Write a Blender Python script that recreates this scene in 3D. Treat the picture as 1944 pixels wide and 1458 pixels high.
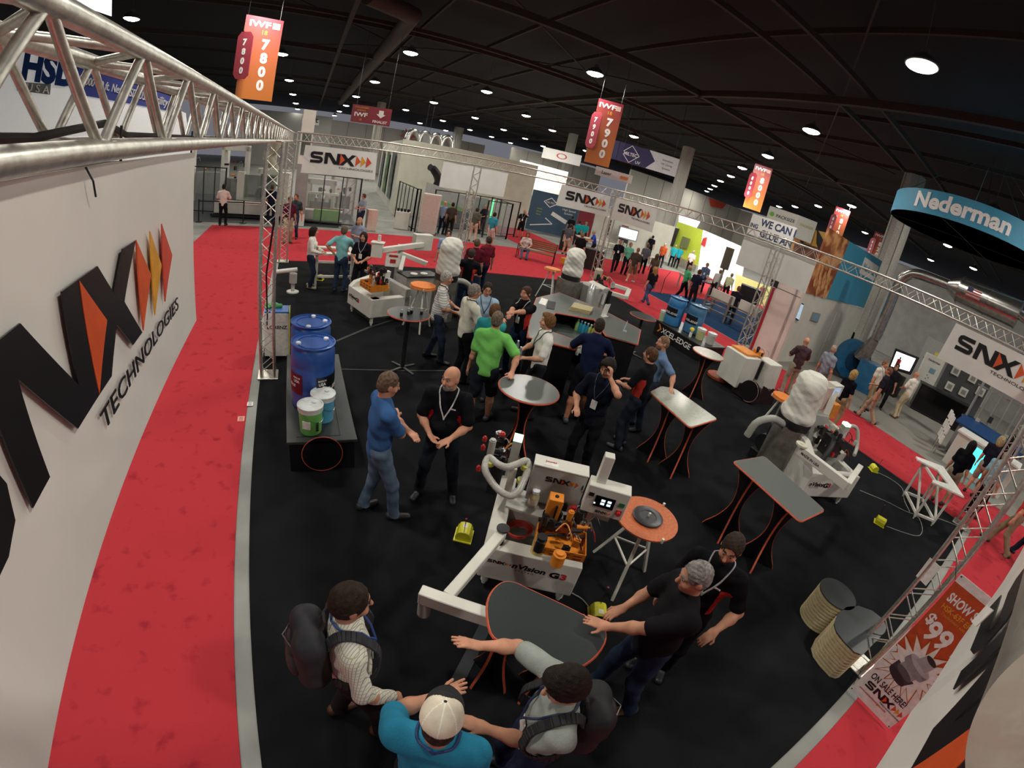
import bpy, bmesh, math, random
import numpy as np
from mathutils import Vector, Matrix, Quaternion
from mathutils.geometry import tessellate_polygon
random.seed(7)
SC = bpy.context.scene
COL = SC.collection
PI = math.pi
R = math.radians
for o in list(bpy.data.objects):
    bpy.data.objects.remove(o)

# ---------------------------------------------------------------- camera: a wide action camera clamped inside the corner of the booth truss
cd = bpy.data.cameras.new('camera')
cam = bpy.data.objects.new('camera', cd)
COL.objects.link(cam)
SC.camera = cam
cd.type = 'PANO'
pc = cd if hasattr(cd, 'panorama_type') else cd.cycles
pc.panorama_type = 'FISHEYE_LENS_POLYNOMIAL'
pc.fisheye_fov = R(178)
for k, v in zip(('k0', 'k1', 'k2', 'k3', 'k4'), (0.0, -0.0617357, -0.000343675, 3.55545e-05, -3.95257e-07)):
    setattr(pc, 'fisheye_polynomial_' + k, v)
cd.sensor_width = 36
cd.clip_start = .002
cd.clip_end = 300
cd.shift_x = -0.010498
cd.shift_y = -0.010447
cam.matrix_world = Matrix(((0.877541, 0.01483, -0.479273, 0.585034), (-0.430843, 0.463103, -0.774538, 0.370484), (0.210467, 0.88618, 0.412781, 3.667758), (0, 0, 0, 1)))

# ---------------------------------------------------------------- world, view
W = bpy.data.worlds.new('ambient_fill')
SC.world = W
W.use_nodes = True
W.node_tree.nodes['Background'].inputs[0].default_value = (.86, .88, 1, 1)
W.node_tree.nodes['Background'].inputs[1].default_value = 0.15  # weak ambient fill, added to lift the brightness of the whole hall
SC.view_settings.view_transform = 'Standard'
SC.view_settings.look = 'None'
SC.view_settings.gamma = 1
SC.view_settings.use_curve_mapping = False
SC.view_settings.exposure = 0.22
SC.cycles.max_bounces = 6
SC.cycles.diffuse_bounces = 3
SC.cycles.glossy_bounces = 3
SC.cycles.transmission_bounces = 6
SC.cycles.transparent_max_bounces = 8
SC.cycles.sample_clamp_indirect = 4
SC.cycles.use_denoising = True
LAMP_W = 330     # every high bay lamp of the hall
LAMP_COL = (1, .95, .86)
LAMP_Z = 9.0

# ---------------------------------------------------------------- materials
MATS = {}
def lin(c):
    if isinstance(c, str):
        c = [int(c[i:i + 2], 16) / 255 for i in (0, 2, 4)]
        return tuple((x / 12.92 if x <= .04045 else ((x + .055) / 1.055) ** 2.4) for x in c)
    return tuple(c)
def mat(name, col, rough=.55, metal=0., emit=0., vary=.06, scale=18., bump=0., bscale=60., col2=None, alpha=1., spec=.5, trans=0., coat=0., c2pos=(.35, .65), detail=4):
    """principled material with a procedural colour variation and optional bump"""
    key = name
    if key in MATS: return MATS[key]
    m = bpy.data.materials.new(name); m.use_nodes = True
    nt = m.node_tree; b = nt.nodes['Principled BSDF']
    c = lin(col)
    tc = nt.nodes.new('ShaderNodeTexCoord')
    nz = nt.nodes.new('ShaderNodeTexNoise'); nz.inputs['Scale'].default_value = scale; nz.inputs['Detail'].default_value = detail
    nt.links.new(tc.outputs['Object'], nz.inputs['Vector'])
    rp = nt.nodes.new('ShaderNodeValToRGB')
    c2 = lin(col2) if col2 is not None else tuple(min(1, x * (1 - vary * 2)) for x in c)
    c1 = c if col2 is not None else tuple(min(1, x * (1 + vary)) for x in c)
    rp.color_ramp.elements[0].position = c2pos[0]; rp.color_ramp.elements[1].position = c2pos[1]
    rp.color_ramp.elements[0].color = (*c2, 1); rp.color_ramp.elements[1].color = (*c1, 1)
    nt.links.new(nz.outputs['Fac'], rp.inputs[0]); nt.links.new(rp.outputs[0], b.inputs['Base Color'])
    b.inputs['Roughness'].default_value = rough; b.inputs['Metallic'].default_value = metal
    b.inputs['Specular IOR Level'].default_value = spec
    b.inputs['Alpha'].default_value = alpha
    b.inputs['Transmission Weight'].default_value = trans
    b.inputs['Coat Weight'].default_value = coat
    if emit:
        nt.links.new(rp.outputs[0], b.inputs['Emission Color']); b.inputs['Emission Strength'].default_value = emit
    if bump:
        n2 = nt.nodes.new('ShaderNodeTexNoise'); n2.inputs['Scale'].default_value = bscale; n2.inputs['Detail'].default_value = 3
        nt.links.new(tc.outputs['Object'], n2.inputs['Vector'])
        bp = nt.nodes.new('ShaderNodeBump'); bp.inputs['Strength'].default_value = bump; bp.inputs['Distance'].default_value = .02
        nt.links.new(n2.outputs['Fac'], bp.inputs['Height']); nt.links.new(bp.outputs[0], b.inputs['Normal'])
    MATS[key] = m
    return m
def grid_mat(name, base, line, sx, sz, wx=.12, rough=.8, two=None):
    """checked or striped cloth: thin lines over a base colour, in object coordinates"""
    if name in MATS: return MATS[name]
    m = bpy.data.materials.new(name); m.use_nodes = True
    nt = m.node_tree; b = nt.nodes['Principled BSDF']; b.inputs['Roughness'].default_value = rough
    tc = nt.nodes.new('ShaderNodeTexCoord'); sep = nt.nodes.new('ShaderNodeSeparateXYZ')
    nt.links.new(tc.outputs['Object'], sep.inputs[0])
    def wave(expr, s, w):
        a = nt.nodes.new('ShaderNodeMath'); a.operation = 'MULTIPLY'; a.inputs[1].default_value = s; nt.links.new(expr, a.inputs[0])
        f = nt.nodes.new('ShaderNodeMath'); f.operation = 'FRACT'; nt.links.new(a.outputs[0], f.inputs[0])
        l = nt.nodes.new('ShaderNodeMath'); l.operation = 'LESS_THAN'; l.inputs[1].default_value = w; nt.links.new(f.outputs[0], l.inputs[0])
        return l.outputs[0]
    outs = []
    if sx:
        ad = nt.nodes.new('ShaderNodeMath'); ad.operation = 'ADD'; nt.links.new(sep.outputs[0], ad.inputs[0]); nt.links.new(sep.outputs[1], ad.inputs[1])
        outs.append((wave(ad.outputs[0], sx, wx), line))
    if sz: outs.append((wave(sep.outputs[2], sz, wx), two or line))
    cur = None
    for f, c in outs:
        mx = nt.nodes.new('ShaderNodeMix'); mx.data_type = 'RGBA'
        nt.links.new(f, mx.inputs[0])
        if cur is None: mx.inputs[6].default_value = (*lin(base), 1)
        else: nt.links.new(cur, mx.inputs[6])
        mx.inputs[7].default_value = (*lin(c), 1); cur = mx.outputs[2]
    nt.links.new(cur, b.inputs['Base Color'])
    MATS[name] = m
    return m
def ramp_mat(name, c0, c1, z0, z1, rough=.5):
    """printed vertical colour fade, in object coordinates"""
    if name in MATS: return MATS[name]
    m = bpy.data.materials.new(name); m.use_nodes = True
    nt = m.node_tree; b = nt.nodes['Principled BSDF']; b.inputs['Roughness'].default_value = rough
    tc = nt.nodes.new('ShaderNodeTexCoord'); sep = nt.nodes.new('ShaderNodeSeparateXYZ'); nt.links.new(tc.outputs['Object'], sep.inputs[0])
    mr = nt.nodes.new('ShaderNodeMapRange'); mr.inputs[1].default_value = z0; mr.inputs[2].default_value = z1; nt.links.new(sep.outputs[2], mr.inputs[0])
    rp = nt.nodes.new('ShaderNodeValToRGB'); rp.color_ramp.elements[0].color = (*lin(c0), 1); rp.color_ramp.elements[1].color = (*lin(c1), 1)
    nt.links.new(mr.outputs[0], rp.inputs[0]); nt.links.new(rp.outputs[0], b.inputs['Base Color'])
    MATS[name] = m
    return m
# ---------------------------------------------------------------- mesh builder
class MB:
    def __init__(s, M=None): s.v = []; s.f = []; s.mi = []; s.M = M or Matrix(); s.cur = 0
    def add(s, vs, fs, mi=None):
        n = len(s.v); s.v += [s.M @ Vector(p) for p in vs]
        s.f += [tuple(i + n for i in f) for f in fs]; s.mi += [s.cur if mi is None else mi] * len(fs); return s
    def box(s, c, d, rz=0, M=None, mi=None, taper=1.):
        x, y, z = d[0] / 2, d[1] / 2, d[2] / 2
        vs = [Vector((a * x * (taper if e > 0 else 1), b * y * (taper if e > 0 else 1), e * z)) for e in (-1, 1) for a, b in ((-1, -1), (1, -1), (1, 1), (-1, 1))]
        Q = M or Matrix.Rotation(rz, 4, 'Z')
        vs = [Q @ p + Vector(c) for p in vs]
        return s.add(vs, [(3, 2, 1, 0), (4, 5, 6, 7), (0, 1, 5, 4), (1, 2, 6, 5), (2, 3, 7, 6), (3, 0, 4, 7)], mi)
    def beam(s, a, b, w, h=None, up=(0, 0, 1), mi=None):
        """rectangular bar from a to b"""
        a, b = Vector(a), Vector(b); h = h or w; d = (b - a); L = d.length
        if L < 1e-6: return s
        d.normalize(); u = Vector(up)
        if abs(d.dot(u)) > .99: u = Vector((1, 0, 0))
        x = d.cross(u).normalized(); z = x.cross(d)
        vs = [p + x * (i * w / 2) + z * (j * h / 2) for p in (a, b) for i, j in ((-1, -1), (1, -1), (1, 1), (-1, 1))]
        return s.add(vs, [(0, 1, 2, 3), (7, 6, 5, 4), (4, 5, 1, 0), (5, 6, 2, 1), (6, 7, 3, 2), (7, 4, 0, 3)], mi)
    def cyl(s, a, b, r, r2=None, n=16, mi=None, cap=True):
        a, b = Vector(a), Vector(b); r2 = r if r2 is None else r2
        d = (b - a)
        if d.length < 1e-6: return s
        d.normalize(); u = Vector((0, 0, 1)) if abs(d.z) < .99 else Vector((1, 0, 0))
        x = d.cross(u).normalized(); y = x.cross(d)
        vs = []
        for p, rr in ((a, r), (b, r2)):
            for i in range(n):
                t = 2 * PI * i / n; vs.append(p + x * (math.cos(t) * rr) + y * (math.sin(t) * rr))
        fs = [(i, i + n, (i + 1) % n + n, (i + 1) % n) for i in range(n)]
        if cap: fs += [tuple(range(n)), tuple(range(2 * n - 1, n - 1, -1))]
        return s.add(vs, fs, mi)
    def lathe(s, prof, c=(0, 0, 0), n=28, mi=None):
        """profile of (r, z) from bottom to top around a vertical axis"""
        vs = []; fs = []; m = len(prof)
        for i in range(n):
            t = 2 * PI * i / n
            for r, z in prof: vs.append((c[0] + r * math.cos(t), c[1] + r * math.sin(t), c[2] + z))
        for i in range(n):
            j = (i + 1) % n
            for k in range(m - 1): fs.append((i * m + k, j * m + k, j * m + k + 1, i * m + k + 1))
        if prof[0][0] > 1e-5: fs.append(tuple(i * m for i in range(n - 1, -1, -1)))
        if prof[-1][0] > 1e-5: fs.append(tuple(i * m + m - 1 for i in range(n)))
        return s.add(vs, fs, mi)
    def ball(s, c, r, n=12, mi=None):
        r = (r, r, r) if not hasattr(r, '__len__') else r
        vs = [(c[0], c[1], c[2] - r[2])]; fs = []; h = n // 2
        for k in range(1, h):
            ph = -PI / 2 + PI * k / h
            for i in range(n):
                t = 2 * PI * i / n; vs.append((c[0] + r[0] * math.cos(t) * math.cos(ph), c[1] + r[1] * math.sin(t) * math.cos(ph), c[2] + r[2] * math.sin(ph)))
        vs.append((c[0], c[1], c[2] + r[2])); T = len(vs) - 1
        for i in range(n):
            j = (i + 1) % n
            fs.append((0, 1 + j, 1 + i)); fs.append((T, 1 + (h - 2) * n + i, 1 + (h - 2) * n + j))
            for k in range(h - 2): fs.append((1 + k * n + i, 1 + k * n + j, 1 + (k + 1) * n + j, 1 + (k + 1) * n + i))
        return s.add(vs, fs, mi)
    def prism(s, poly, z0, z1, M=None, mi=None, side=None):
        """2-d polygon (x, y) extruded between z0 and z1, then moved by M"""
        M = M or Matrix(); n = len(poly)
        ar = sum(poly[i][0] * poly[(i + 1) % n][1] - poly[(i + 1) % n][0] * poly[i][1] for i in range(n))
        if ar < 0: poly = poly[::-1]
        tri = tessellate_polygon([[Vector((p[0], p[1], 0)) for p in poly]])
        vs = [M @ Vector((p[0], p[1], z0)) for p in poly] + [M @ Vector((p[0], p[1], z1)) for p in poly]
        fs = []
        for a, b, c in tri:
            A, B, C = poly[a], poly[b], poly[c]
            if (B[0] - A[0]) * (C[1] - A[1]) - (B[1] - A[1]) * (C[0] - A[0]) < 0: b, c = c, b
            fs.append((a + n, b + n, c + n)); fs.append((c, b, a))
        s.add(vs, fs, mi)
        base = len(s.v) - len(vs)
        k = s.cur if side is None else side
        if mi is not None and side is None: k = mi
        for i in range(n):
            j = (i + 1) % n
            s.f.append((base + i, base + j, base + j + n, base + i + n)); s.mi.append(k)
        return s
    def tube(s, pts, r, n=10, mi=None, closed=False):
        """round tube along a polyline; r a number or one per point"""
        pts = [Vector(p) for p in pts]; m = len(pts); vs = []; fs = []
        rr = r if hasattr(r, '__len__') else [r] * m
        prev = None
        for i, p in enumerate(pts):
            d = (pts[min(i + 1, m - 1)] - pts[max(i - 1, 0)])
            if closed: d = pts[(i + 1) % m] - pts[i - 1]
            d.normalize()
            if prev is None:
                u = Vector((0, 0, 1)) if abs(d.z) < .95 else Vector((1, 0, 0)); x = d.cross(u).normalized()
            else: x = (prev - d * prev.dot(d)).normalized()
            prev = x; y = d.cross(x)
            for k in range(n):
                t = 2 * PI * k / n; vs.append(p + x * (math.cos(t) * rr[i]) + y * (math.sin(t) * rr[i]))
        for i in range(m if closed else m - 1):
            j = (i + 1) % m
            for k in range(n): fs.append((i * n + k, i * n + (k + 1) % n, j * n + (k + 1) % n, j * n + k))
        if not closed: fs += [tuple(range(n - 1, -1, -1)), tuple(range((m - 1) * n, m * n))]
        return s.add(vs, fs, mi)
    def quad(s, a, b, c, d, mi=None): return s.add([a, b, c, d], [(0, 1, 2, 3)], mi)
    def build(s, name, mats, parent=None, smooth=False, bevel=0, local=False, seg=1):
        if not s.f: return None
        if parent is not None and not local:
            iv = parent.matrix_world.inverted() if not parent.parent else (parent.parent.matrix_world @ parent.matrix_basis).inverted()
            vs = [iv @ p for p in s.v]
        else: vs = s.v
        me = bpy.data.meshes.new(name); me.from_pydata([tuple(p) for p in vs], [], s.f)
        ms = mats if isinstance(mats, (list, tuple)) else [mats]
        for m in ms: me.materials.append(m)
        if len(ms) > 1: me.polygons.foreach_set('material_index', s.mi)
        if smooth: me.polygons.foreach_set('use_smooth', [True] * len(me.polygons))
        me.update()
        o = bpy.data.objects.new(name, me); COL.objects.link(o)
        if parent is not None: o.parent = parent
        if bevel:
            b = o.modifiers.new('bevel', 'BEVEL'); b.width = bevel; b.segments = seg; b.limit_method = 'ANGLE'; b.angle_limit = R(40)
        if smooth:
            for p in me.polygons: p.use_smooth = True
            try: me.set_sharp_from_angle(angle=R(42))
            except Exception: pass
        return o
def tag(o, label, cat, group=None, kind=None):
    if label: o['label'] = label
    if cat: o['category'] = cat
    if group: o['group'] = group
    if kind: o['kind'] = kind
    return o
def thing(name, label, cat, loc=(0, 0, 0), rz=0., group=None):
    o = bpy.data.objects.new(name, None); COL.objects.link(o); o.empty_display_size = .1
    o.location = loc; o.rotation_euler = (0, 0, rz)
    o.matrix_world = Matrix.Translation(loc) @ Matrix.Rotation(rz, 4, 'Z')
    return tag(o, label, cat, group)
def struct(name, mb, m, **k):
    o = mb.build(name, m, **k); o['kind'] = 'structure'; return o
def dup(root, label=None, loc=None, rz=None):
    r = root.copy(); COL.objects.link(r)
    if loc is not None: r.location = loc
    if rz is not None: r.rotation_euler = (0, 0, rz)
    r.matrix_world = Matrix.Translation(r.location) @ r.rotation_euler.to_matrix().to_4x4()
    if label: r['label'] = label
    for ch in list(root.children):
        c = ch.copy(); COL.objects.link(c); c.parent = r
        for g in list(ch.children):
            d = g.copy(); COL.objects.link(d); d.parent = c
    return r
# ---------------------------------------------------------------- lettering
TXT = {}
def text_mb(s, size, M, ext=.002, bold=0., align='CENTER', space=1., sx=1., shear=0.):
    """filled glyph outlines of the built-in font as solid letters, placed by M (x right, y up, z out of the sign)"""
    key = (s, bold, space, shear)
    if key not in TXT:
        cu = bpy.data.curves.new('t', 'FONT'); cu.body = s; cu.size = 1; cu.extrude = .01; cu.offset = bold; cu.space_character = space; cu.shear = shear
        cu.resolution_u = 3
        o = bpy.data.objects.new('t', cu); COL.objects.link(o)
        me = bpy.data.meshes.new_from_object(o.evaluated_get(bpy.context.evaluated_depsgraph_get()))
        TXT[key] = ([v.co.copy() for v in me.vertices], [tuple(p.vertices) for p in me.polygons])
        bpy.data.objects.remove(o); bpy.data.curves.remove(cu); bpy.data.meshes.remove(me)
    vs, fs = TXT[key]
    if not vs: return MB()
    x0 = min(v.x for v in vs); x1 = max(v.x for v in vs)
    off = {'CENTER': (x0 + x1) / 2, 'LEFT': x0, 'RIGHT': x1}[align]
    mb = MB(M)
    mb.add([((v.x - off) * size * sx, v.y * size, (v.z / .01) * ext) for v in vs], fs)
    return mb
def frame(o, right, up):
    """matrix with x along right, y along up, z out of the plane, at o"""
    x = Vector(right).normalized(); y = Vector(up); y = (y - x * y.dot(x)).normalized(); z = x.cross(y)
    return Matrix(((x.x, y.x, z.x, o[0]), (x.y, y.y, z.y, o[1]), (x.z, y.z, z.z, o[2]), (0, 0, 0, 1)))
def ribbon(path, w):
    L = []; Rr = []; n = len(path)
    for i, p in enumerate(path):
        p = Vector(p); a = Vector(path[max(i - 1, 0)]); b = Vector(path[min(i + 1, n - 1)])
        d1 = (p - a).normalized() if i else (b - p).normalized(); d2 = (b - p).normalized() if i < n - 1 else d1
        nn = Vector((-(d1 + d2).y, (d1 + d2).x)).normalized(); k = w / 2 / max(.5, nn.dot(Vector((-d1.y, d1.x))))
        L.append(tuple(p + nn * k)); Rr.append(tuple(p - nn * k))
    return L + Rr[::-1]
S_PATH = [(-.20, .875), (-1.0, .875), (-1.12, .82), (-1.16, .70), (-1.12, .58), (-1.0, .52), (-.42, .48), (-.30, .42), (-.26, .3), (-.30, .18), (-.42, .125), (-1.26, .125)]
NX_POLY = [(0, 0), (.3, 0), (.31, .72), (.87, 0), (1.72, 0), (2.05, .37), (2.41, 0), (2.75, 0), (2.32, .5), (2.8, 1), (2.41, 1), (2.09, .65), (1.77, 1), (1.08, 1), (1.06, .27), (.48, 1), (0, 1)]
def logo(M, h, parent, techno=True, names='logo_lettering', three=True, simple=False):
    """black S, N and X with the orange wedge and three arrow heads; M sets the left foot of the N"""
    bl = mat('print_black', '15131a', .35); orr = mat('print_orange', 'd8582a', .4); yl = mat('print_amber', 'e0a030', .4); rd = mat('print_red_orange', 'd84a38', .4)
    S = Matrix.Scale(h, 4)
    b = MB(M @ S); t = .004 / h if h > .1 else .0015 / h
    b.prism(ribbon(S_PATH, .25), 0, t); b.prism(NX_POLY, 0, t)
    b.build(names, bl, parent)
    if three:
        a = MB(M @ S)
        a.prism([(1.38, .99), (1.82, .5), (1.38, .01)], 0, t * 1.4, mi=0)
        a.prism([(2.82, 1), (3.27, .5), (2.8, 0)], 0, t, mi=0); a.prism([(3.31, 1), (3.73, .5), (3.29, 0)], 0, t, mi=1); a.prism([(3.8, 1), (4.26, .5), (3.78, 0)], 0, t, mi=2)
        a.build('logo_arrows', [orr, yl, rd], parent)
    if techno:
        T = text_mb('TECHNOLOGIES', h * .265, M @ Matrix.Translation((h * 1.33, -h * .34, 0)), ext=.0015, align='LEFT', sx=1.62)
        T.build('lettering', bl, parent)

# ---------------------------------------------------------------- lamps of the hall: a diagonal lattice of high bays
m_lens = mat('lamp_glass', (1, .97, .88), .4, emit=26, vary=0)
m_hous = mat('lamp_housing', '6b6a66', .5, .6)
LAMPS = [11.70, 4.83,18.30, 11.42,24.63, 17.84,30.29, 24.01,35.71, 29.37,40.63, 34.65,46.50, 40.42,51.46, 45.35,55.95, 49.92,
 11.65, 18.21,4.88, 24.65,-8.56, 24.93,-1.75, 31.12,-1.73, 43.36,-1.75, 55.13,-1.71, 66.76,-1.67, 77.39,4.81, 36.92,4.63, 48.99,4.56, 60.58,4.44, 71.50,4.34, 82.14,
 10.99, 42.61,10.77, 54.07,16.19, 69.73,16.56, 58.78,16.92, 47.76,21.81, 75.06,11.43, 30.64,22.16, 64.12,17.55, 36.88,27.18, 68.22,22.62, 53.17,32.11, 71.80,22.92, 41.68,27.82, 57.71,28.61, 47.18,33.23, 62.52,37.03, 64.81,
 23.70, 29.87,33.75, 51.72,38.62, 56.10,51.83, 33.75,47.19, 28.72,41.62, 22.91,36.07, 17.03,52.22, 22.06,41.05, 10.31,56.95, 15.44,49.95, 9.47]
LAMPS = [(LAMPS[i], LAMPS[i + 1]) for i in range(0, len(LAMPS), 2)]
NVIS = len(LAMPS)
LAMPS += [(5.1, 11.3), (-1.3, 4.9), (5.3, -1.6), (18.3, -1.6), (-7.9, 11.3), (11.8, -8), (-1.3, 17.7), (-7.9, -1.6), (24.8, 4.9)]
def make_lamp():
    t = thing('ceiling_lamp', 'round high bay lamp hanging in the dark roof space', 'lamp', (0, 0, LAMP_Z), 0, 'high bay lamps under the hall roof')
    a = MB(); a.lathe([(.40, 0), (.41, .03), (.28, .2), (.12, .3), (.10, .42), (.03, .44)], n=20); a.build('housing', m_hous, t, smooth=True, local=True)
    a = MB(); a.lathe([(0, -.10), (.20, -.085), (.34, -.03), (.39, .02), (.2, .03)], n=20); a.build('lens', m_lens, t, smooth=True, local=True)  # lens made oversized to imitate the glare around the lamp
    a = MB(); a.cyl((0, 0, .4), (0, 0, 2.3), .008, n=5); a.build('hanger', m_hous, t, local=True)
    return t
lamp0 = make_lamp()
ld = bpy.data.lights.new('high_bay', 'AREA'); ld.shape = 'DISK'; ld.size = .5; ld.energy = LAMP_W; ld.color = LAMP_COL
for i, (x, y) in enumerate(LAMPS):
    d = math.hypot(x, y)
    if i and i >= NVIS and d > 60: continue
    o = lamp0 if i == 0 else dup(lamp0)
    o.location = (x, y, LAMP_Z); o.matrix_world = Matrix.Translation((x, y, LAMP_Z))
    if i == 1: o['label'] = 'second high bay lamp from the brightest one, down the slanting row toward the pillar'
    if i == 9: o['label'] = 'high bay lamp hanging alone just left above the 7900 aisle sign'
    if i == 11: o['label'] = 'high bay lamp at the far upper left, just right of the near truss'
    if i == 10: o['label'] = 'high bay lamp right of the 7800 aisle sign, nearest of that part of the roof'
    if i in (1, 9, 10, 11) and 'group' in o: del o['group']
    if i >= NVIS: o.name = 'ceiling_lamp'
    if d < 75:
        l = bpy.data.objects.new('high_bay_light', ld); COL.objects.link(l); l.location = (x, y, LAMP_Z - .09)
lamp0['label'] = 'largest and brightest high bay lamp, upper right of the hall roof'; del lamp0['group']
# ---------------------------------------------------------------- floors
m_conc = mat('concrete_floor', '8f908a', .55, vary=.12, scale=1.2, bump=.05, bscale=40)
m_red = mat('red_carpet', 'bb3840', .95, vary=.1, scale=5, bump=.35, bscale=260, col2='9f2935', c2pos=(.30, .42), spec=.1, detail=8)
m_black = mat('black_carpet', '1c1d20', .95, vary=.15, scale=2, bump=.5, bscale=320, spec=.12, col2='141518')
m_blue = mat('blue_carpet', '1d3a5c', .95, bump=.3, bscale=260, spec=.1)
m_grey = mat('grey_carpet', '8e8b83', .95, vary=.08, scale=60, bump=.2, bscale=200, spec=.1)
m_vinyl = mat('dark_floor', '3a3d40', .4, vary=.1)
def slab(name, x0, x1, y0, y1, z0, z1, m):
    a = MB(); a.box(((x0 + x1) / 2, (y0 + y1) / 2, (z0 + z1) / 2), (x1 - x0, y1 - y0, z1 - z0)); return struct(name, a, m)
slab('floor', -30, 100, -14, 110, -.3, -.014, m_conc)
slab('floor_carpet_black', 0, 12.185, 0, 15.33, -.013, 0, m_black)
slab('floor_carpet_red_left', -3.3, -.148, -10, 21.45, -.013, -.001, m_red)
slab('floor_carpet_red_far', -.1475, 15.1, 15.38, 21.45, -.013, -.001, m_red)
slab('floor_carpet_red_right', 12.235, 15.1, -10, 15.3795, -.013, -.001, m_red)
slab('floor_carpet_red_near', -.1475, 12.2345, -10, -.148, -.013, -.001, m_red)
slab('floor_carpet_red_cross', 15.1005, 45, 15.5, 22.4, -.013, -.001, m_red)
slab('floor_carpet_red_aisle', 12.2, 15.9, 22.41, 62, -.013, -.001, m_red)
slab('floor_carpet_blue', 15.2, 24, 9.5, 15.45, -.013, 0, m_blue)
slab('floor_carpet_grey', 15.12, 34, -9, 8.7, -.013, 0, m_grey)
slab('floor_booth_left', -14, 3.4, 22.2, 34, -.013, 0, m_vinyl)
# paper floor signs in front of the strip
for (x, y, s, c, l) in (((-0.11, 6.518, 0)[0], (-0.11, 6.518, 0)[1], .09, 'e8e6e0', 'white paper booth number sticker on the grey strip beside the red carpet'), ((-0.214, 6.12, 0)[0], (-0.214, 6.12, 0)[1], .1, 'e59a8a', 'pinkish paper sticker lying on the red carpet edge')):
    a = MB(); a.box((x, y, .001), (s, s * 1.25, .002)); o = a.build('floor_sticker', mat('paper_' + c, c, .6)); tag(o, l, 'sticker')
    T = MB()
    for k in range(4): T.box((x, y - .035 + k * .023, .0026), (s * .55, .007, .001))
    T.build('print', mat('print_black', '15131a', .35), o)
# cable covers taped on the black carpet
m_tape = mat('cable_cover', '3a3b3a', .6)
def strip(name, pts, w, m, label, cat, z=.004):
    a = MB()
    for p, q in zip(pts, pts[1:]): a.beam((p[0], p[1], z), (q[0], q[1], z), w, .006)
    return tag(a.build(name, m), label, cat)
strip('cable_cover', [(1.416, 8.842, 0), (2.191, 9.601, -0), (2.816, 10.088, 0)], .06, m_tape, 'flat grey cable cover from the blue drums to the round table', 'cable cover')
strip('cable_cover', [(1.335, 7.618, 0), (2.469, 7.529, 0), (3.373, 7.507, 0)], .03, m_tape, 'thin dark seam tape running across the carpet left of the white polo', 'cable cover')
strip('cable_cover', [(2.061, 2.377, 0), (1.547, 1.852, 0), (1.28, 1.504, 0)], .11, mat('cable_cover_dark', '242a30', .5), 'broad dark cable cover running under the near table to the man in the cap', 'cable cover')
# ---------------------------------------------------------------- roof
m_roof = mat('roof_black', '08090b', .9, vary=.2, scale=.6)
m_steel = mat('roof_steel', '32291f', .8, vary=.2)
slab('ceiling', -40, 110, -20, 112, 11.6, 11.8, m_roof)
def beam(name, a, b, w, h):
    x = MB(); x.beam(a, b, w, h); struct(name, x, m_steel)
for i, x in enumerate((1.65, 17.4, 33.2, 49)): beam('ceiling_beam_%d' % (i + 1), (x, -20, 10.1), (x, 84, 10.1), .22, .3)
for i, y in enumerate((1.8, 17.5, 33.2, 48.9, 64.6)): beam('ceiling_beam_%d' % (i + 11), (-20, y, 10.1), (66, y, 10.1), .22, .3)
k = 21
for y in (8.7, 10.5, 25.2, 26.2, 40.5, 56, -4): beam('ceiling_beam_%d' % k, (-20, y, 10.4), (66, y, 10.4), .12, .2); k += 1
for x in (5.5, 9.5, 13.5, 21.3, 25.3, 29.3, 37, 41): beam('ceiling_beam_%d' % k, (x, -20, 10.9), (x, 84, 10.9), .1, .2); k += 1
for (x0, y0, x1, y1) in ((-6, 40, 30, 12), (0, 12, 40, 45), (8, 4, 50, 30), (-4, 22, 20, 46)): beam('ceiling_beam_%d' % k, (x0, y0, 10.7), (x1, y1, 10.7), .06, .06); k += 1
a = MB(); a.tube([(2, 20.8, 10.2), (4.2, 22.2, 10.2), (4.3, 26, 10.2), (4.3, 70, 10.2)], .42, 14); o = struct('ceiling_duct', a, mat('duct_dark', '3a2822', .7), smooth=True)
# ---------------------------------------------------------------- hall walls
m_wall = mat('hall_wall', 'c2beb4', .8, vary=.08, scale=.15)
m_wallg = mat('hall_wall_grey', '9b9a95', .8, vary=.05, scale=.2)
m_seam = mat('wall_seam', '5d5a55', .8)
def wall(name, x0, y0, x1, y1, h, m, seams=0, z0=-.014, t=.3):
    a = MB(); a.beam((x0, y0, (h + z0) / 2), (x1, y1, (h + z0) / 2), t, h - z0); o = struct(name, a, m)
    if seams:
        s = MB(); d = Vector((x1 - x0, y1 - y0, 0)); n = Vector((d.y, -d.x, 0)).normalized()
        for i in range(1, seams):
            p = Vector((x0, y0, 0)) + d * i / seams + n * (t / 2 + .01); s.beam((p.x, p.y, 0), (p.x, p.y, h - .05), .06, .04)
        s.build('wall_seam', m_seam, o)
    return o
wall('wall_far_grey', -9, 78, 3.9, 78, 8.4, m_wallg)
wall('wall_far', 3.9, 86, 33, 85.5, 8.45, m_wall, 9)
wall('wall_far_middle', 33, 73, 52, 73, 8.5, m_wall, 6)
wall('wall_far_right', 43, 53.3, 70, 53.3, 8.6, m_wall, 8)
wall('wall_right', 70, 53.3, 74, 10, 8.5, m_wall, 12)
wall('wall_left', -24, -10, -24, 78, 8.4, m_wallg)
m_col = mat('pillar_paint', '98958c', .7, vary=.1)
for i, (x, y, w) in enumerate(((30.2, 30.2, 1.0), (28.6, 47, 1.0), (26.5, 9.5, 1.15), (8.8, 60, 1.1), (24.3, 76, 1.6))):
    a = MB(); a.lathe([(w / 2, 0), (w / 2, 10)], (x, y, 0), 10)
    for k in range(4): a.box((x + w * .5 * math.cos(k * PI / 2 + .8), y + w * .5 * math.sin(k * PI / 2 + .8), 5), (.12, .12, 10), rz=.8)
    struct('trim_%d' % (i + 1), a, m_col)

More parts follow.
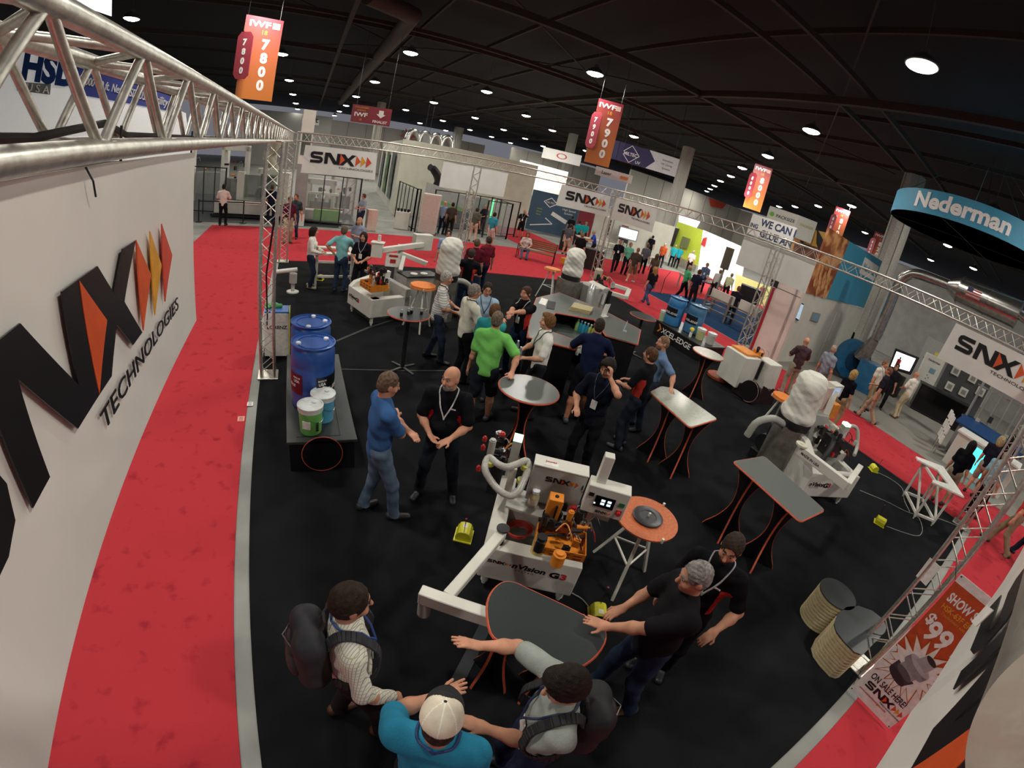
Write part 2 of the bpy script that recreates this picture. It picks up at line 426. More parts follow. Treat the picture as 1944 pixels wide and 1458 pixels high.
# ---------------------------------------------------------------- aluminium truss of the booth
m_alu = mat('truss_aluminium', 'd6d4ca', .36, .85, vary=.10, scale=30, bump=.05, bscale=90)
def truss(name, label, A, B, w=.25, cr=.025, dr=.0085, pitch=.5, up=(0, 0, 1), phase=0., plates=True, n=8, group=None, cn=None):
    A = Vector(A); B = Vector(B); d = (B - A); L = d.length; d.normalize()
    u = Vector(up); x = d.cross(u).normalized(); z = x.cross(d)
    t = thing(name, label, 'truss', tuple(A), 0, group)
    ch = [A + x * (i * w / 2) + z * (j * w / 2) for i, j in ((-1, -1), (1, -1), (1, 1), (-1, 1))]
    for c in ch:
        a = MB(); a.cyl(c, c + d * L, cr, n=cn or (24 if dr > .011 else 12)); a.build('chord', m_alu, t, smooth=True)
    a = MB(); N = int(L / pitch)
    for f in range(4):
        c0, c1 = ch[f], ch[(f + 1) % 4]
        for i in range(N + 1):
            y0 = i * pitch + phase + (pitch / 2 if f % 2 else 0)
            if y0 < 0 or y0 + pitch / 2 > L: continue
            a.cyl(c0 + d * y0, c1 + d * (y0 + pitch / 2), dr, n=n, cap=False)
            if y0 + pitch <= L: a.cyl(c1 + d * (y0 + pitch / 2), c0 + d * (y0 + pitch), dr, n=n, cap=False)
    a.build('lacing', m_alu, t, smooth=True)
    for e in (0, L):
        a = MB()
        for f in range(4): a.cyl(ch[f] + d * e, ch[(f + 1) % 4] + d * e, dr * 1.3, n=n)
        a.build('end_frame', m_alu, t, smooth=True)
    return t
BX, BY = 12.185, 15.33
# left run beside the camera, at the measured height of its tubes
truss('box_truss', 'shiny aluminium box truss running from the top left corner to the far left tower', (-.01, .52, 3.75), (-.01, BY - .24, 3.86), .25, .0255, .0125, .51, phase=.21, n=14, cn=48)
truss('box_truss', 'horizontal truss across the far side of the booth, from left tower to far corner tower', (.24, BY - .115, 3.89), (BX - .24, BY - .115, 3.93), .26, .022, .008, .4)
truss('box_truss', 'long truss along the right side of the booth, sloping down across the picture', (BX - .115, BY - .24, 3.93), (BX - .115, .3, 3.88), .26, .022, .008, .42)
truss('box_truss', 'blurred truss edge at the lower right, right beside the lens', (.66, .199, 3.756), (BX - .24, .02, 3.85), .25, .0255, .011, .5, cn=96)
def tower(label, x, y, H, w=.25, phase=0, cr=.022):
    t = truss('truss_tower', label, (x, y, .02), (x, y, H), w, cr, .0075, .4, up=(0, 1, 0), phase=phase)
    a = MB(); a.box((x, y, .012), (w + .12, w + .12, .024)); a.build('base_plate', m_alu, t, bevel=.004)
    return t
tower('truss tower standing on the left carpet edge behind the blue drums', .13, 7.43, 3.68, .22)
tower('truss tower at the far left corner of the black carpet', .12, BY - .12, 3.98, .25)
tower('truss tower on the far side, rising behind the first white bag', 6.1, BY - .12, 3.78)
tower('truss tower at the far corner between the two small hanging banners', BX - .12, BY - .12, 4.05, .27)
tower('truss tower on the right side of the booth, in front of the white wall', BX - .12, 7.45, 3.76, .27)
tower('truss tower leaning across the lower right, with the red show sign', 5.72, .13, 3.66, .25)
tower('truss tower at the right carpet corner beyond the red sign tower', BX - .13, .13, 3.74, .25)
a = MB(); a.tube([(0.06, 8.336, 0.3), (0.116, 7.806, 0.9), (0.184, 6.413, 2), (0.327, 5.111, 2.9)], .012, 6); tag(a.build('power_cable', mat('rubber_black', '101012', .6)), 'black power cable tied up inside the left tower', 'cable')
# braid of black cable lying on the lower outer tube of the left truss
a = MB(); a.tube([(-.10, .75, 3.665), (-.08, 1.0, 3.68), (-.1, 1.25, 3.665), (-.1, 1.6, 3.66), (-.06, 1.95, 3.70), (-.1, 2.25, 3.665), (-.1, 3.5, 3.66), (-.1, 9, 3.70)], .012, 8)
tag(a.build('cable', mat('rubber_black', '101012', .6), smooth=True), 'black cable lying along the bottom tubes of the left truss', 'cable')
for y in (1.45, ):
    a = MB(); a.tube([(.1, y, 3.60), (.115, y + .004, 3.57), (.113, y + .02, 3.535)], .0025, 5); tag(a.build('cable_tie', mat('rubber_black', '101012', .6)), 'small black cable tie hanging below the left truss tube', 'cable tie')
# ---------------------------------------------------------------- printed banners under the truss
m_ban = mat('banner_vinyl', 'e6e3dc', .32, vary=.02, scale=3, spec=.5)
def banner(label, o, right, W, H, lh, lx, lz, rows=8, sag=.012, flare=0., seed=0, bottom=None, back=False):
    """o = top left corner; right = direction; logo height lh, its N foot at (lx, -lz) from the top left corner"""
    t = thing('hanging_banner', label, 'banner', o)
    x = Vector(right).normalized(); n = x.cross(Vector((0, 0, 1)))
    a = MB(); NX, NZ = 24, 8; P = []
    th = Vector(n) * .0015
    for s in (1, -1):
        for j in range(NZ + 1):
            for i in range(NX + 1):
                u = i / NX; v = j / NZ
                k = sag * math.sin(u * 19 + seed) * (1 - v) * .6
                p = Vector(o) + x * ((u - .5) * W * (1 + flare * v) + W / 2) - Vector((0, 0, 1)) * (v * H) + n * k
                P.append(p + th * s)
    q = (NX + 1) * (NZ + 1); F = []
    for j in range(NZ):
        for i in range(NX):
            b = j * (NX + 1) + i; F.append((b, b + NX + 1, b + NX + 2, b + 1)); F.append((q + b, q + b + 1, q + b + NX + 2, q + b + NX + 1))
    rim = [j * (NX + 1) for j in range(NZ + 1)] + [NZ * (NX + 1) + i for i in range(1, NX + 1)] + [(NZ - j) * (NX + 1) + NX for j in range(1, NZ + 1)] + [NX - i for i in range(1, NX + 1)]
    for i0, i1 in zip(rim, rim[1:]): F.append((i0, q + i0, q + i1, i1))
    a.add(P, F); a.build('sheet', m_ban, t, smooth=True)
    c = Vector(o) + x * lx - Vector((0, 0, lz)) + n * .014
    M = frame(c, x, (0, 0, 1))
    if lh: logo(M, lh, t)
    g = MB()
    for u in (.03, .35, .65, .97): g.cyl(Vector(o) + x * (W * u), Vector(o) + x * (W * u) + Vector((0, 0, .09)), .004, n=5)
    g.build('tie', mat('rubber_black', '101012', .6), t)
    return t
banner('very large white banner at the left edge with a huge logo', (.09, .04, 3.60), (0, 1, 0), 2.535, .775, .271, .946, .49, sag=.002)
# the near right banner is blown out of line at its foot
t = thing('hanging_banner', 'white banner at the lower right corner, seen almost edge on beside the blurred tube', 'banner', (.9, .1, 3.6))
a = MB(); top = [(1.0, .10), (1.4, .10), (1.8, .098), (2.2, .096), (2.6, .094), (3.0, .092), (3.4, .09), (3.55, .09)]; bot = [(1.1, .135), (1.529, .118), (1.768, .122), (1.92, .108), (2.229, .094), (2.384, .08), (2.688, .042), (3.45, -.06)]
vs = []
for s in (0, .003):
    for (x, y) in top: vs.append((x, y - s, 3.6))
    for (x, y) in bot: vs.append((x, y - s, 2.83))
nn = len(top); F = []
for i in range(nn - 1): F += [(i, i + 1, nn + i + 1, nn + i), (2 * nn + i, 3 * nn + i, 3 * nn + i + 1, 2 * nn + i + 1), (nn + i, nn + i + 1, 3 * nn + i + 1, 3 * nn + i)]
F += [(0, nn, 3 * nn, 2 * nn), (nn - 1, 3 * nn - 1, 4 * nn - 1, 2 * nn - 1)]
a.add(vs, F); a.build('sheet', m_ban, t)
logo(frame((1.72, .126, 3.04), (-1, 0, 0), (0, 0, 1)), .27, t)
banner('white banner hanging under the far truss near the far left tower', (.52, BY - .26, 3.66), (1, 0, 0), 2.2, .84, .34, .62, .50, flare=.05)
banner('white banner under the far truss, just left of the far corner tower', (9.42, BY - .26, 3.75), (1, 0, 0), 2.3, .82, .34, .70, .52, flare=.05)
banner('white banner on the right side truss, just right of the far corner tower', (BX - .26, 14.95, 3.77), (0, -1, 0), 2.45, .88, .34, .72, .52, flare=.03)
banner('white banner at the right edge of the picture, under the right side truss', (BX - .26, 2.35, 3.70), (0, -1, 0), 2.3, .84, .34, .62, .50, flare=.06)

# ---------------------------------------------------------------- bodies: blended distance fields turned into one smooth skin
class Field:
    def __init__(s, lo, hi, h):
        s.h = h; s.lo = np.array(lo, float); s.n = np.maximum(np.ceil((np.array(hi) - s.lo) / h).astype(int) + 1, 4)
        s.F = np.full(s.n, 1., np.float32)
    def win(s, lo, hi):
        a = np.clip(np.floor((np.array(lo) - s.lo) / s.h).astype(int), 0, s.n - 1); b = np.clip(np.ceil((np.array(hi) - s.lo) / s.h).astype(int) + 1, 1, s.n)
        if (b - a < 1).any(): return None, None
        ax = [s.lo[i] + np.arange(a[i], b[i]) * s.h for i in range(3)]
        return tuple(slice(a[i], b[i]) for i in range(3)), np.stack(np.meshgrid(*ax, indexing='ij'), -1).astype(np.float32)
    def smin(s, sl, d, k):
        A = s.F[sl]
        if k > 0:
            hh = np.maximum(k - np.abs(A - d), 0) / k; s.F[sl] = np.minimum(A, d) - hh * hh * k * .25
        else: s.F[sl] = np.minimum(A, d)
    def cone(s, a, b, ra, rb, k=.02, flat=None, ff=1.):
        a = np.array(a, np.float32); b = np.array(b, np.float32); m = max(ra, rb) + k + 2 * s.h + .01
        sl, P = s.win(np.minimum(a, b) - m, np.maximum(a, b) + m)
        if sl is None: return
        ab = b - a; L2 = max(float(ab @ ab), 1e-9); v = P - a; t = np.clip((v @ ab) / L2, 0, 1); v = v - t[..., None] * ab
        sc = 1.
        if flat is not None:
            nn = np.array(flat, np.float32); nn /= np.linalg.norm(nn); v = v + nn * ((v @ nn) * (1 / ff - 1))[..., None]; sc = ff ** .5
        s.smin(sl, (np.linalg.norm(v, axis=-1) - (ra + (rb - ra) * t)) * sc, k)
    def ell(s, c, r, k=.02, M=None, sub=False):
        c = np.array(c, np.float32); r = np.array(r, np.float32); m = r.max() + k + 2 * s.h + .01
        sl, P = s.win(c - m, c + m)
        if sl is None: return
        v = P - c
        if M is not None: v = v @ np.array(M, np.float32)
        q = v / r; l = np.linalg.norm(q, axis=-1); d = (l - 1) * l / np.maximum(np.linalg.norm(v / (r * r), axis=-1), 1e-4)
        if sub: s.F[sl] = np.maximum(s.F[sl], -d)
        else: s.smin(sl, d, k)
    def cut(s, p, n):
        """remove what lies on the side n points to"""
        ax = [s.lo[i] + np.arange(s.n[i]) * s.h for i in range(3)]
        d = (ax[0][:, None, None] - p[0]) * n[0] + (ax[1][None, :, None] - p[1]) * n[1] + (ax[2][None, None, :] - p[2]) * n[2]
        s.F = np.maximum(s.F, d.astype(np.float32))
    def folds(s, amp, seed, k=1.):
        ax = [s.lo[i] + np.arange(s.n[i]) * s.h for i in range(3)]
        X, Y, Z = ax[0][:, None, None], ax[1][None, :, None], ax[2][None, None, :]
        w = np.sin(23 * k * X + 9 * Z * k + seed) * np.sin(31 * k * Z - 13 * Y * k + seed * 2.1) + .6 * np.sin(41 * k * Z + 22 * X * k - seed) * np.sin(19 * k * Y + seed)
        s.F = s.F + (amp * w).astype(np.float32)
    def mesh(s):
        F = s.F; F[0] = F[-1] = 1; F[:, 0] = F[:, -1] = 1; F[:, :, 0] = F[:, :, -1] = 1
        S = F < 0; n = np.array(F.shape) - 1
        c = np.zeros(n, np.int8)
        offs = [(0, 0, 0), (1, 0, 0), (0, 1, 0), (1, 1, 0), (0, 0, 1), (1, 0, 1), (0, 1, 1), (1, 1, 1)]
        for o in offs: c += S[o[0]:o[0] + n[0], o[1]:o[1] + n[1], o[2]:o[2] + n[2]]
        I = np.argwhere((c > 0) & (c < 8))
        if not len(I): return np.zeros((0, 3)), np.zeros((0, 4), int)
        V = np.stack([F[I[:, 0] + o[0], I[:, 1] + o[1], I[:, 2] + o[2]] for o in offs], 1)
        O = np.array(offs, float); acc = np.zeros((len(I), 3)); cnt = np.zeros(len(I))
        for a, b in ((0, 1), (2, 3), (4, 5), (6, 7), (0, 2), (1, 3), (4, 6), (5, 7), (0, 4), (1, 5), (2, 6), (3, 7)):
            m = (V[:, a] < 0) != (V[:, b] < 0); t = V[m, a] / (V[m, a] - V[m, b])
            acc[m] += O[a] + (O[b] - O[a]) * t[:, None]; cnt[m] += 1
        P = s.lo + (I + acc / cnt[:, None]) * s.h
        idx = np.full(n, -1, np.int64); idx[I[:, 0], I[:, 1], I[:, 2]] = np.arange(len(I))
        Q = []
        for ax in range(3):
            sl0 = [slice(1, -1)] * 3; sl1 = [slice(1, -1)] * 3; sl0[ax] = slice(0, -1); sl1[ax] = slice(1, None)
            A = S[tuple(sl0)]; B = S[tuple(sl1)]; E = np.argwhere(A != B); 
            if not len(E): continue
            off = np.array([1, 1, 1]); off[ax] = 0; E = E + off
            u, v = [(1, 2), (2, 0), (0, 1)][ax]
            def at(du, dv):
                J = E.copy(); J[:, u] -= du; J[:, v] -= dv; return idx[J[:, 0], J[:, 1], J[:, 2]]
            q = np.stack([at(1, 1), at(0, 1), at(0, 0), at(1, 0)], 1)
            ins = S[E[:, 0], E[:, 1], E[:, 2]]
            q[~ins] = q[~ins][:, ::-1]; Q.append(q)
        Q = np.concatenate(Q); Q = Q[(Q >= 0).all(1)]
        return P, Q
def np_obj(name, parts, mats, parent, cls=None):
    """parts: list of (verts, quads, material index); one mesh object in the parent's frame"""
    vs = np.concatenate([p[0] for p in parts]); n = 0; fs = []; mi = []
    for P, Q, k in parts:
        fs.append(Q + n); mi.append(np.full(len(Q), k)); n += len(P)
    fs = np.concatenate(fs); mi = np.concatenate(mi)
    if cls is not None: mi = cls(vs[fs].mean(1), mi)
    me = bpy.data.meshes.new(name)
    me.vertices.add(len(vs)); me.vertices.foreach_set('co', vs.astype(np.float32).ravel())
    me.loops.add(fs.size); me.loops.foreach_set('vertex_index', fs.astype(np.int32).ravel())
    me.polygons.add(len(fs)); me.polygons.foreach_set('loop_start', np.arange(0, fs.size, 4, dtype=np.int32)); me.polygons.foreach_set('loop_total', np.full(len(fs), 4, np.int32))
    for m in mats: me.materials.append(m)
    me.polygons.foreach_set('material_index', mi.astype(np.int32)); me.polygons.foreach_set('use_smooth', np.ones(len(fs), bool))
    me.update(calc_edges=True); me.validate()
    o = bpy.data.objects.new(name, me); COL.objects.link(o); o.parent = parent
    return o
def ik(a, b, l1, l2, pole):
    a, b = Vector(a), Vector(b); d = b - a; L = d.length
    if L > (l1 + l2) * .995: b = a + d * ((l1 + l2) * .995 / L); d = b - a; L = d.length
    if L < abs(l1 - l2) + .02: L = abs(l1 - l2) + .02; d = d.normalized() * L; b = a + d
    e = d.normalized(); x = (l1 * l1 - l2 * l2 + L * L) / (2 * L); h = math.sqrt(max(l1 * l1 - x * x, 0))
    p = Vector(pole); p = p - e * p.dot(e)
    if p.length < 1e-4: p = Vector((0, 0, 1)).cross(e)
    return a + e * x + p.normalized() * h, b
SKIN = {'a': 'c98f72', 'b': 'b97a5c', 'c': '7d5238', 'd': 'd49e84'}
def cloth(c, kind='plain'):
    if kind == 'plaid': return grid_mat('plaid_' + c, c, '9297ac', 44, 44, .2, two='bdb894')
    if kind == 'stripe': return grid_mat('stripe_' + c, c, '8a8f98', 0, 24, .3)
    if kind == 'maroonplaid': return grid_mat('mplaid_' + c, c, '2c1a20', 30, 30, .3)
    if kind == 'camo': return mat('camo_' + c, '6b6a50', .9, col2='3a3a28', scale=9)
    if kind == 'jean': return mat('jean_' + c, c, .9, vary=.22, scale=4, bump=.15, bscale=150, spec=.15)
    return mat('cloth_' + c, c, .9, vary=.07, scale=9, bump=.2, bscale=120, spec=.12)
def curve(pts, n=5, closed=False):
    pts = [Vector(p) for p in pts]; m = len(pts); out = []
    for i in range(m if closed else m - 1):
        p1, p2 = pts[i], pts[(i + 1) % m]; p0 = pts[i - 1] if (i or closed) else p1 * 2 - p2; p3 = pts[(i + 2) % m] if (closed or i + 2 < m) else p2 * 2 - p1
        for k in range(n):
            t = k / n; out.append(.5 * ((2 * p1) + (p2 - p0) * t + (2 * p0 - 5 * p1 + 4 * p2 - p3) * t * t + (3 * p1 - p0 - 3 * p2 + p3) * t ** 3))
    if not closed: out.append(pts[-1])
    return out
D_ARM = dict(side=((.27, .04, .84), (-.3, -1, 0)), hang=((.29, .0, .80), (.4, -1, 0)), front=((.15, .29, 1.06), (1, -.8, -.4)), clasp=((.10, .25, 1.02), (1, -.7, -.5)), cross=((-.12, .19, 1.19), (1, .2, -.7)), pocket=((.21, .03, .95), (1, -1, .2)),
             hip=((.24, -.02, 1.03), (1, -.9, .2)), back=((.05, -.20, .98), (1, -.7, .1)), phone=((.10, .13, 1.56), (1, .25, -.8)), table=((.24, .42, 1.08), (.8, -.8, -.2)), chest=((.08, .27, 1.2), (1, -.5, -.8)), knee=((.16, .40, .62), (1, -.3, .2)), reach=((.2, .62, 1.38), (.8, -.1, -1)), tap=((.12, .42, 1.2), (1, -.3, -.8)))
def person(label, pos, face, H=1.76, shirt='3a5a9a', skind='plain', sleeve='short', pants='2b3648', pkind='jean', shoe='222226', hair='2e2018', hs='short', skin='a', arms=('side', 'side'), q=1, lean=0., look=0., nod=0., build=1., legs='stand', panels=None, collar=True,
           lanyard=None, badge=False, hands=('relax', 'relax'), beard=None, shorts=False, sole=None, belt=True, female=False, rel=None, group=None, cap=None, glasses=False, seat=None, step=0., logo_chest=False, hrot=0.):
    """face: world point looked at with the body; everything else in the frame of the person (x right, y ahead, z up)"""
    px, py = pos[0], pos[1]
    if rel is not None:
        d = Vector((px - .585, py - .37)).normalized(); r = Vector((d.y, -d.x)); a = R(rel); f = -d * math.cos(a) + r * math.sin(a)
    else: f = (Vector((face[0], face[1])) - Vector((px, py))).normalized()
    yaw = math.atan2(-f.x, f.y)
    t = thing('person', label, 'person', (px, py, 0), yaw, group)
    k = H / 1.78; iv = t.matrix_world.inverted()
    sw = (.185 if not female else .165) * k
    hz = (seat + .02) if seat else .925 * k
    Pv = Vector((0, 0, hz)); la = R(lean)
    up = Vector((0, math.sin(la), math.cos(la))); fw = Vector((0, math.cos(la), -math.sin(la)))
    ch = Pv + up * .30 * k; sh = Pv + up * .50 * k; nk = Pv + up * .55 * k
    hc = nk + (up * .6 + Vector((0, 0, .4))).normalized() * .155 * k + fw * .03
    # legs
    an = []; kn = []; hip = []
    for i, s in ((0, -1), (1, 1)):
        hip.append(Pv + Vector((s * .09 * k, 0, -.02)))
        if seat: tgt = Vector((s * .13, .46 + .06 * i, .09))
        elif legs == 'walk': tgt = Vector((s * .07, s * .28 + .02, .09 + (.06 if s < 0 else 0)))
        elif legs == 'wide': tgt = Vector((s * .2, s * .05 + .03, .085))
        elif legs == 'stag': tgt = Vector((s * .12, s * .14 + .03, .085))
        elif legs == 'lean': tgt = Vector((s * .13, -.05 - .1 * (i), .085))
        else: tgt = Vector((s * .12, s * .03 + .02, .085))
        tgt = Vector((tgt.x * k, tgt.y * k, tgt.z))
        kk, bb = ik(hip[i], tgt, .435 * k, .405 * k, (s * .15, 1, .1)); kn.append(kk); an.append(bb)
    # arms
    el = []; wr = []; shl = []
    for i, s in ((0, -1), (1, 1)):
        shl.append(sh + Vector((s * sw, 0, 0)) - up * .03)
        a = arms[i]
        if isinstance(a, tuple):
            w = iv @ Vector(a[0]) if a[1] == 'w' else Vector((a[0][0] * 1, a[0][1], a[0][2]))
            pole = Vector((s * .8, -.6, -.7)) if len(a) < 3 else Vector(a[2])
        else:
            w, pole = D_ARM[a]; w = Vector((w[0] * s, w[1] + (.055 if a == 'cross' and s < 0 else 0), w[2] - (.03 if a == 'cross' and s < 0 else 0))) * k; pole = Vector((pole[0] * s, pole[1], pole[2]))
            if lean and a not in ('table',): w = w + Vector((0, math.sin(la) * .4, 0))
            if seat and a not in ('knee',): w.z += seat - .93 * k
        e, w = ik(shl[i], w, .29 * k, .265 * k, pole); el.append(e); wr.append(w)
    vb, vc = ((.0062, .011), (.0095, .015), (.024, .026))[q]
    # head frame
    hy, hp = R(look), R(nod)
    Mh = np.array((Matrix.Rotation(-hy, 3, 'Z') @ Matrix.Rotation(-hp - la * .3, 3, 'X') @ Matrix.Rotation(R(hrot), 3, 'Y')))
    hcn = np.array(hc)
    def hp_(x, y, z): return hcn + Mh @ (np.array([x, y, z]) * k)
    sk = mat('skin_' + skin, SKIN[skin], .55, vary=.07, scale=14, spec=.35)
    lip = mat('lips_' + skin, {'a': 'a05a50', 'b': '8f4c42', 'c': '5a3028', 'd': 'b06a60'}[skin], .5)
    eyew = mat('eye_white', 'b9aca2', .4); eyed = mat('eye_dark', '20140f', .2); brow = mat('brow_' + hair, hair, .9)  # eye whites toned down to stand in for shade in the sockets
    nb = (np.array(nk) + np.array([0, -.01, -.05])); parts = []
    # head
    ex = np.array([.13, .15, .19]) * k + .02
    fl = Field(np.minimum(hcn - ex, nb - .08), np.maximum(hcn + ex, nb + .08), vb)
    fl.ell(hp_(0, -.008, .025), np.array([.077, .098, .095]) * k, .01, Mh)
    fl.ell(hp_(0, .022, -.045), np.array([.058, .072, .075]) * k, .04, Mh)
    fl.ell(hp_(0, .062, -.092), np.array([.026, .024, .022]) * k, .03, Mh)
    fl.cone(hp_(0, -.015, -.06), nb, .056 * k, .062 * k, .03)
    if q < 2:
        for s in (-1, 1):
            fl.ell(hp_(s * .030, .098, .012), np.array([.017, .018, .012]) * k, .0, Mh, sub=True)
            fl.cone(hp_(s * .012, .092, .032), hp_(s * .048, .078, .030), .009 * k, .007 * k, .014)
            fl.ell(hp_(s * .079, -.006, -.008), np.array([.009, .022, .031]) * k, .008, Mh)
            fl.ell(hp_(s * .042, .062, -.03), np.array([.024, .022, .02]) * k, .03, Mh)
        fl.cone(hp_(0, .090, .018), hp_(0, .113, -.026), .008 * k, .015 * k, .012)
        fl.cone(hp_(-.018, .091, -.056), hp_(.018, .091, -.056), .0095 * k, .0095 * k, .01)
    else:
        fl.cone(hp_(0, .09, .01), hp_(0, .112, -.025), .008, .014, .012)
    P, Q = fl.mesh(); parts.append((P, Q, 0))
    def headloc(C): return ((C - hcn) @ Mh) / k
    # hands and forearms
    for i, s in ((0, -1), (1, 1)):
        e, w = np.array(el[i]), np.array(wr[i]); dr = (w - e) / np.linalg.norm(w - e); shp = np.array(shl[i])
        hn = hands[i] if q < 2 else 'relax'
        hd = dr.copy()
        if arms[i] in ('table', 'front', 'clasp', 'chest', 'tap') or hn in ('flat', 'spread'): hd = dr + np.array([0, 0, .25 if hn != 'flat' else .6]); hd /= np.linalg.norm(hd)
        if hn == 'flat': hd[2] = -.05; hd /= np.linalg.norm(hd)
        if arms[i] == 'phone': hd = np.array([-s * .1, .0, 1.])
        pn = np.array([-s * 1., 0, 0]) if arms[i] in ('side', 'hang', 'pocket', 'phone', 'hip') else np.array([-s * .25, .1, -1.])
        if hn == 'palmup': pn = np.array([-s * .3, -.2, 1.])
        pn = pn - hd * (pn @ hd); pn /= np.linalg.norm(pn); sd = np.cross(hd, pn) * (1 if s < 0 else -1)   # sd: towards the thumb
        T0 = w + hd * .085 * k; lo = np.minimum(np.minimum(shp, e), np.minimum(w, T0 + hd * .1)) - .13; hi = np.maximum(np.maximum(shp, e), np.maximum(w, T0 + hd * .1)) + .13
        fl = Field(lo, hi, vb)
        fl.cone(shp, e, .052 * k * build, .043 * k, .03); fl.cone(e, e + (w - e) * .35, .043 * k, .043 * k, .02); fl.cone(e + (w - e) * .35, w, .043 * k, .027 * k, .03, pn, .85)
        fl.cone(w, w + hd * .02, .026 * k, .028 * k, .02, pn, .75)
        if q < 2:
            fl.cone(w + hd * .022 * k, w + hd * .074 * k, .036 * k, .040 * k, .02, pn, .42)
            curl = {'relax': .55, 'flat': .06, 'spread': .18, 'grip': 1.15, 'palmup': .35, 'point': 1.2}[hn]; spread = {'spread': .34, 'flat': .2}.get(hn, .06)
            for j, (o_, L) in enumerate(((.028, .072), (.0095, .080), (-.0095, .075), (-.027, .060))):
                b0 = w + hd * .082 * k + sd * o_ * k; c_ = curl if not (hn == 'point' and j == 0) else .05
                d0 = hd + sd * o_ * 12 * spread; d0 /= np.linalg.norm(d0)
                p0 = b0
                for seg, (fr, rr, ra_) in enumerate(((.42, .0098, .35), (.32, .0090, .8), (.26, .0082, 1.2))):
                    an_ = c_ * ra_; dd = d0 * math.cos(an_) + pn * math.sin(an_); p1 = p0 + dd * L * fr * k
                    fl.cone(p0, p1, rr * k, (rr - .0006) * k, .003 if seg else .008); p0 = p1
            t0 = w + hd * .028 * k + sd * .026 * k + pn * .006; t1 = t0 + (sd * .75 + hd * .6 + pn * .25) * .040 * k; t2 = t1 + (hd * .85 + sd * (.45 if hn in ('spread', 'flat') else .05) + pn * .3) * .032 * k
            fl.cone(t0, t1, .0145 * k, .0115 * k, .012); fl.cone(t1, t2, .0105 * k, .009 * k, .004)
        else:
            fl.cone(w, w + hd * .1, .03, .034, .02, pn, .6); fl.cone(w + hd * .1, w + hd * .15 + pn * .03, .03, .022, .02)
        P, Q = fl.mesh(); parts.append((P, Q, 0))
    # bare legs and the trunk that joins them
    fl = Field((-.34, -.35, .04), (.34, .75, nk.z + .03), .02 if q < 2 else .03)
    fl.cone(Pv + up * .02, ch, .115 * k, .12 * k, .05, (0, 1, 0), .75); fl.cone(ch, sh - up * .04, .12 * k, .11 * k, .05, (0, 1, 0), .72); fl.cone(shl[0], shl[1], .05, .05, .05); fl.cone(sh, nk, .06, .055, .03)
    for i in (0, 1): fl.cone(hip[i], kn[i], .078 * k, .055 * k, .04); fl.cone(kn[i], an[i], .053 * k, .036 * k, .03)
    P, Q = fl.mesh(); parts.append((P, Q, 0))
    if shorts:
        for i in (0, 1):
            fl = Field(np.minimum(np.array(kn[i]), np.array(an[i])) - .12, np.maximum(np.array(kn[i]), np.array(an[i])) + .12, max(vb, .009))
            fl.cone(kn[i] + Vector((0, 0, .05)), kn[i], .062 * k, .056 * k, .02); m_ = Vector(kn[i]).lerp(Vector(an[i]), .35); fl.cone(kn[i], m_, .054 * k, .060 * k, .02); fl.cone(m_ + Vector((0, -.01, 0)), an[i], .058 * k, .036 * k, .02)
            P, Q = fl.mesh(); parts.append((P, Q, 0))
    def bcls(C, mi):
        L = headloc(C); x, y, z = L[:, 0], L[:, 1], L[:, 2]; near = (np.abs(x) < .09) & (np.abs(z) < .14)
        if q < 2: mi[near & (y > .072) & (np.abs(z + .056) < .0085) & (np.abs(x) < .025)] = 1
        if hs != 'none' or True: mi[near & (y > .05) & (np.abs(z - .036 - .05 * (.03 - np.abs(np.abs(x) - .03))) < .006) & (np.abs(np.abs(x) - .031) < .019)] = 4
        if q == 2: mi[near & (y > .06) & (np.abs(z - .01) < .012) & (np.abs(np.abs(x) - .03) < .014)] = 3
        return mi
    if q < 2:
        for s in (-1, 1):
            for (c, rr, m_) in ((hp_(s * .030, .0835, .011), .0112, 2), (hp_(s * .030, .0895, .0105), .0072, 3)):
                b = MB(); b.ball(c, rr * k, 10); tri = [f if len(f) == 4 else (f[0], f[1], f[2], f[2]) for f in b.f]
                vv = np.array([tuple(p) for p in b.v]); good = [f for f in b.f if len(f) == 4]
                parts.append((vv, np.array(good), m_))
    np_obj('body', parts, [sk, lip, eyew, eyed, brow], t, bcls)
    # shirt
    fl = Field((-.42, -.42, hz - .2), (.42, .62, nk.z + .06), vc)
    # sleeves may leave the box: enlarge it
    allp = [np.array(p) for p in shl + el + (wr if sleeve == 'long' else [])]; lo = np.minimum(np.min(allp, 0) - .12, [-.3, -.26, hz - .17]); hi = np.maximum(np.max(allp, 0) + .12, [.3, .34, nk.z + .07])
    fl = Field(lo, hi, vc); bw = build
    hemz = hz - (.09 if not seat else .0)
    fl.cone(Pv - up * .03, Pv + up * .12 * k, .148 * k * bw, .142 * k * bw, .05, fw, .80 if bw < 1.12 else .92)
    fl.cone(Pv + up * .12 * k, ch, .140 * k * bw, .150 * k, .05, fw, .78)
    fl.cone(ch, sh - up * .05 * k, .150 * k, .135 * k, .05, fw, .72)
    for s in (-1, 1): fl.cone(ch + Vector((s * .05, 0, 0)) * k, sh + Vector((s * .10 * k, 0, -.05)), .11 * k, .085 * k, .06, fw, .85)
    fl.cone(shl[0] - up * .012, shl[1] - up * .012, .062 * k, .062 * k, .05); fl.cone(sh, nk - up * .02, .085 * k, .066 * k, .04)
    if female:
        for s in (-1, 1): fl.ell(np.array(ch + Vector((s * .07, .085, .04))), (.06, .055, .06), .05)
    elif bw > 1.1: fl.ell(np.array(Pv + up * .13 * k + fw * .06), (.14 * bw, .12 * bw, .14), .06)
    fl.cut((0, 0, hemz), (0, 0, -1))
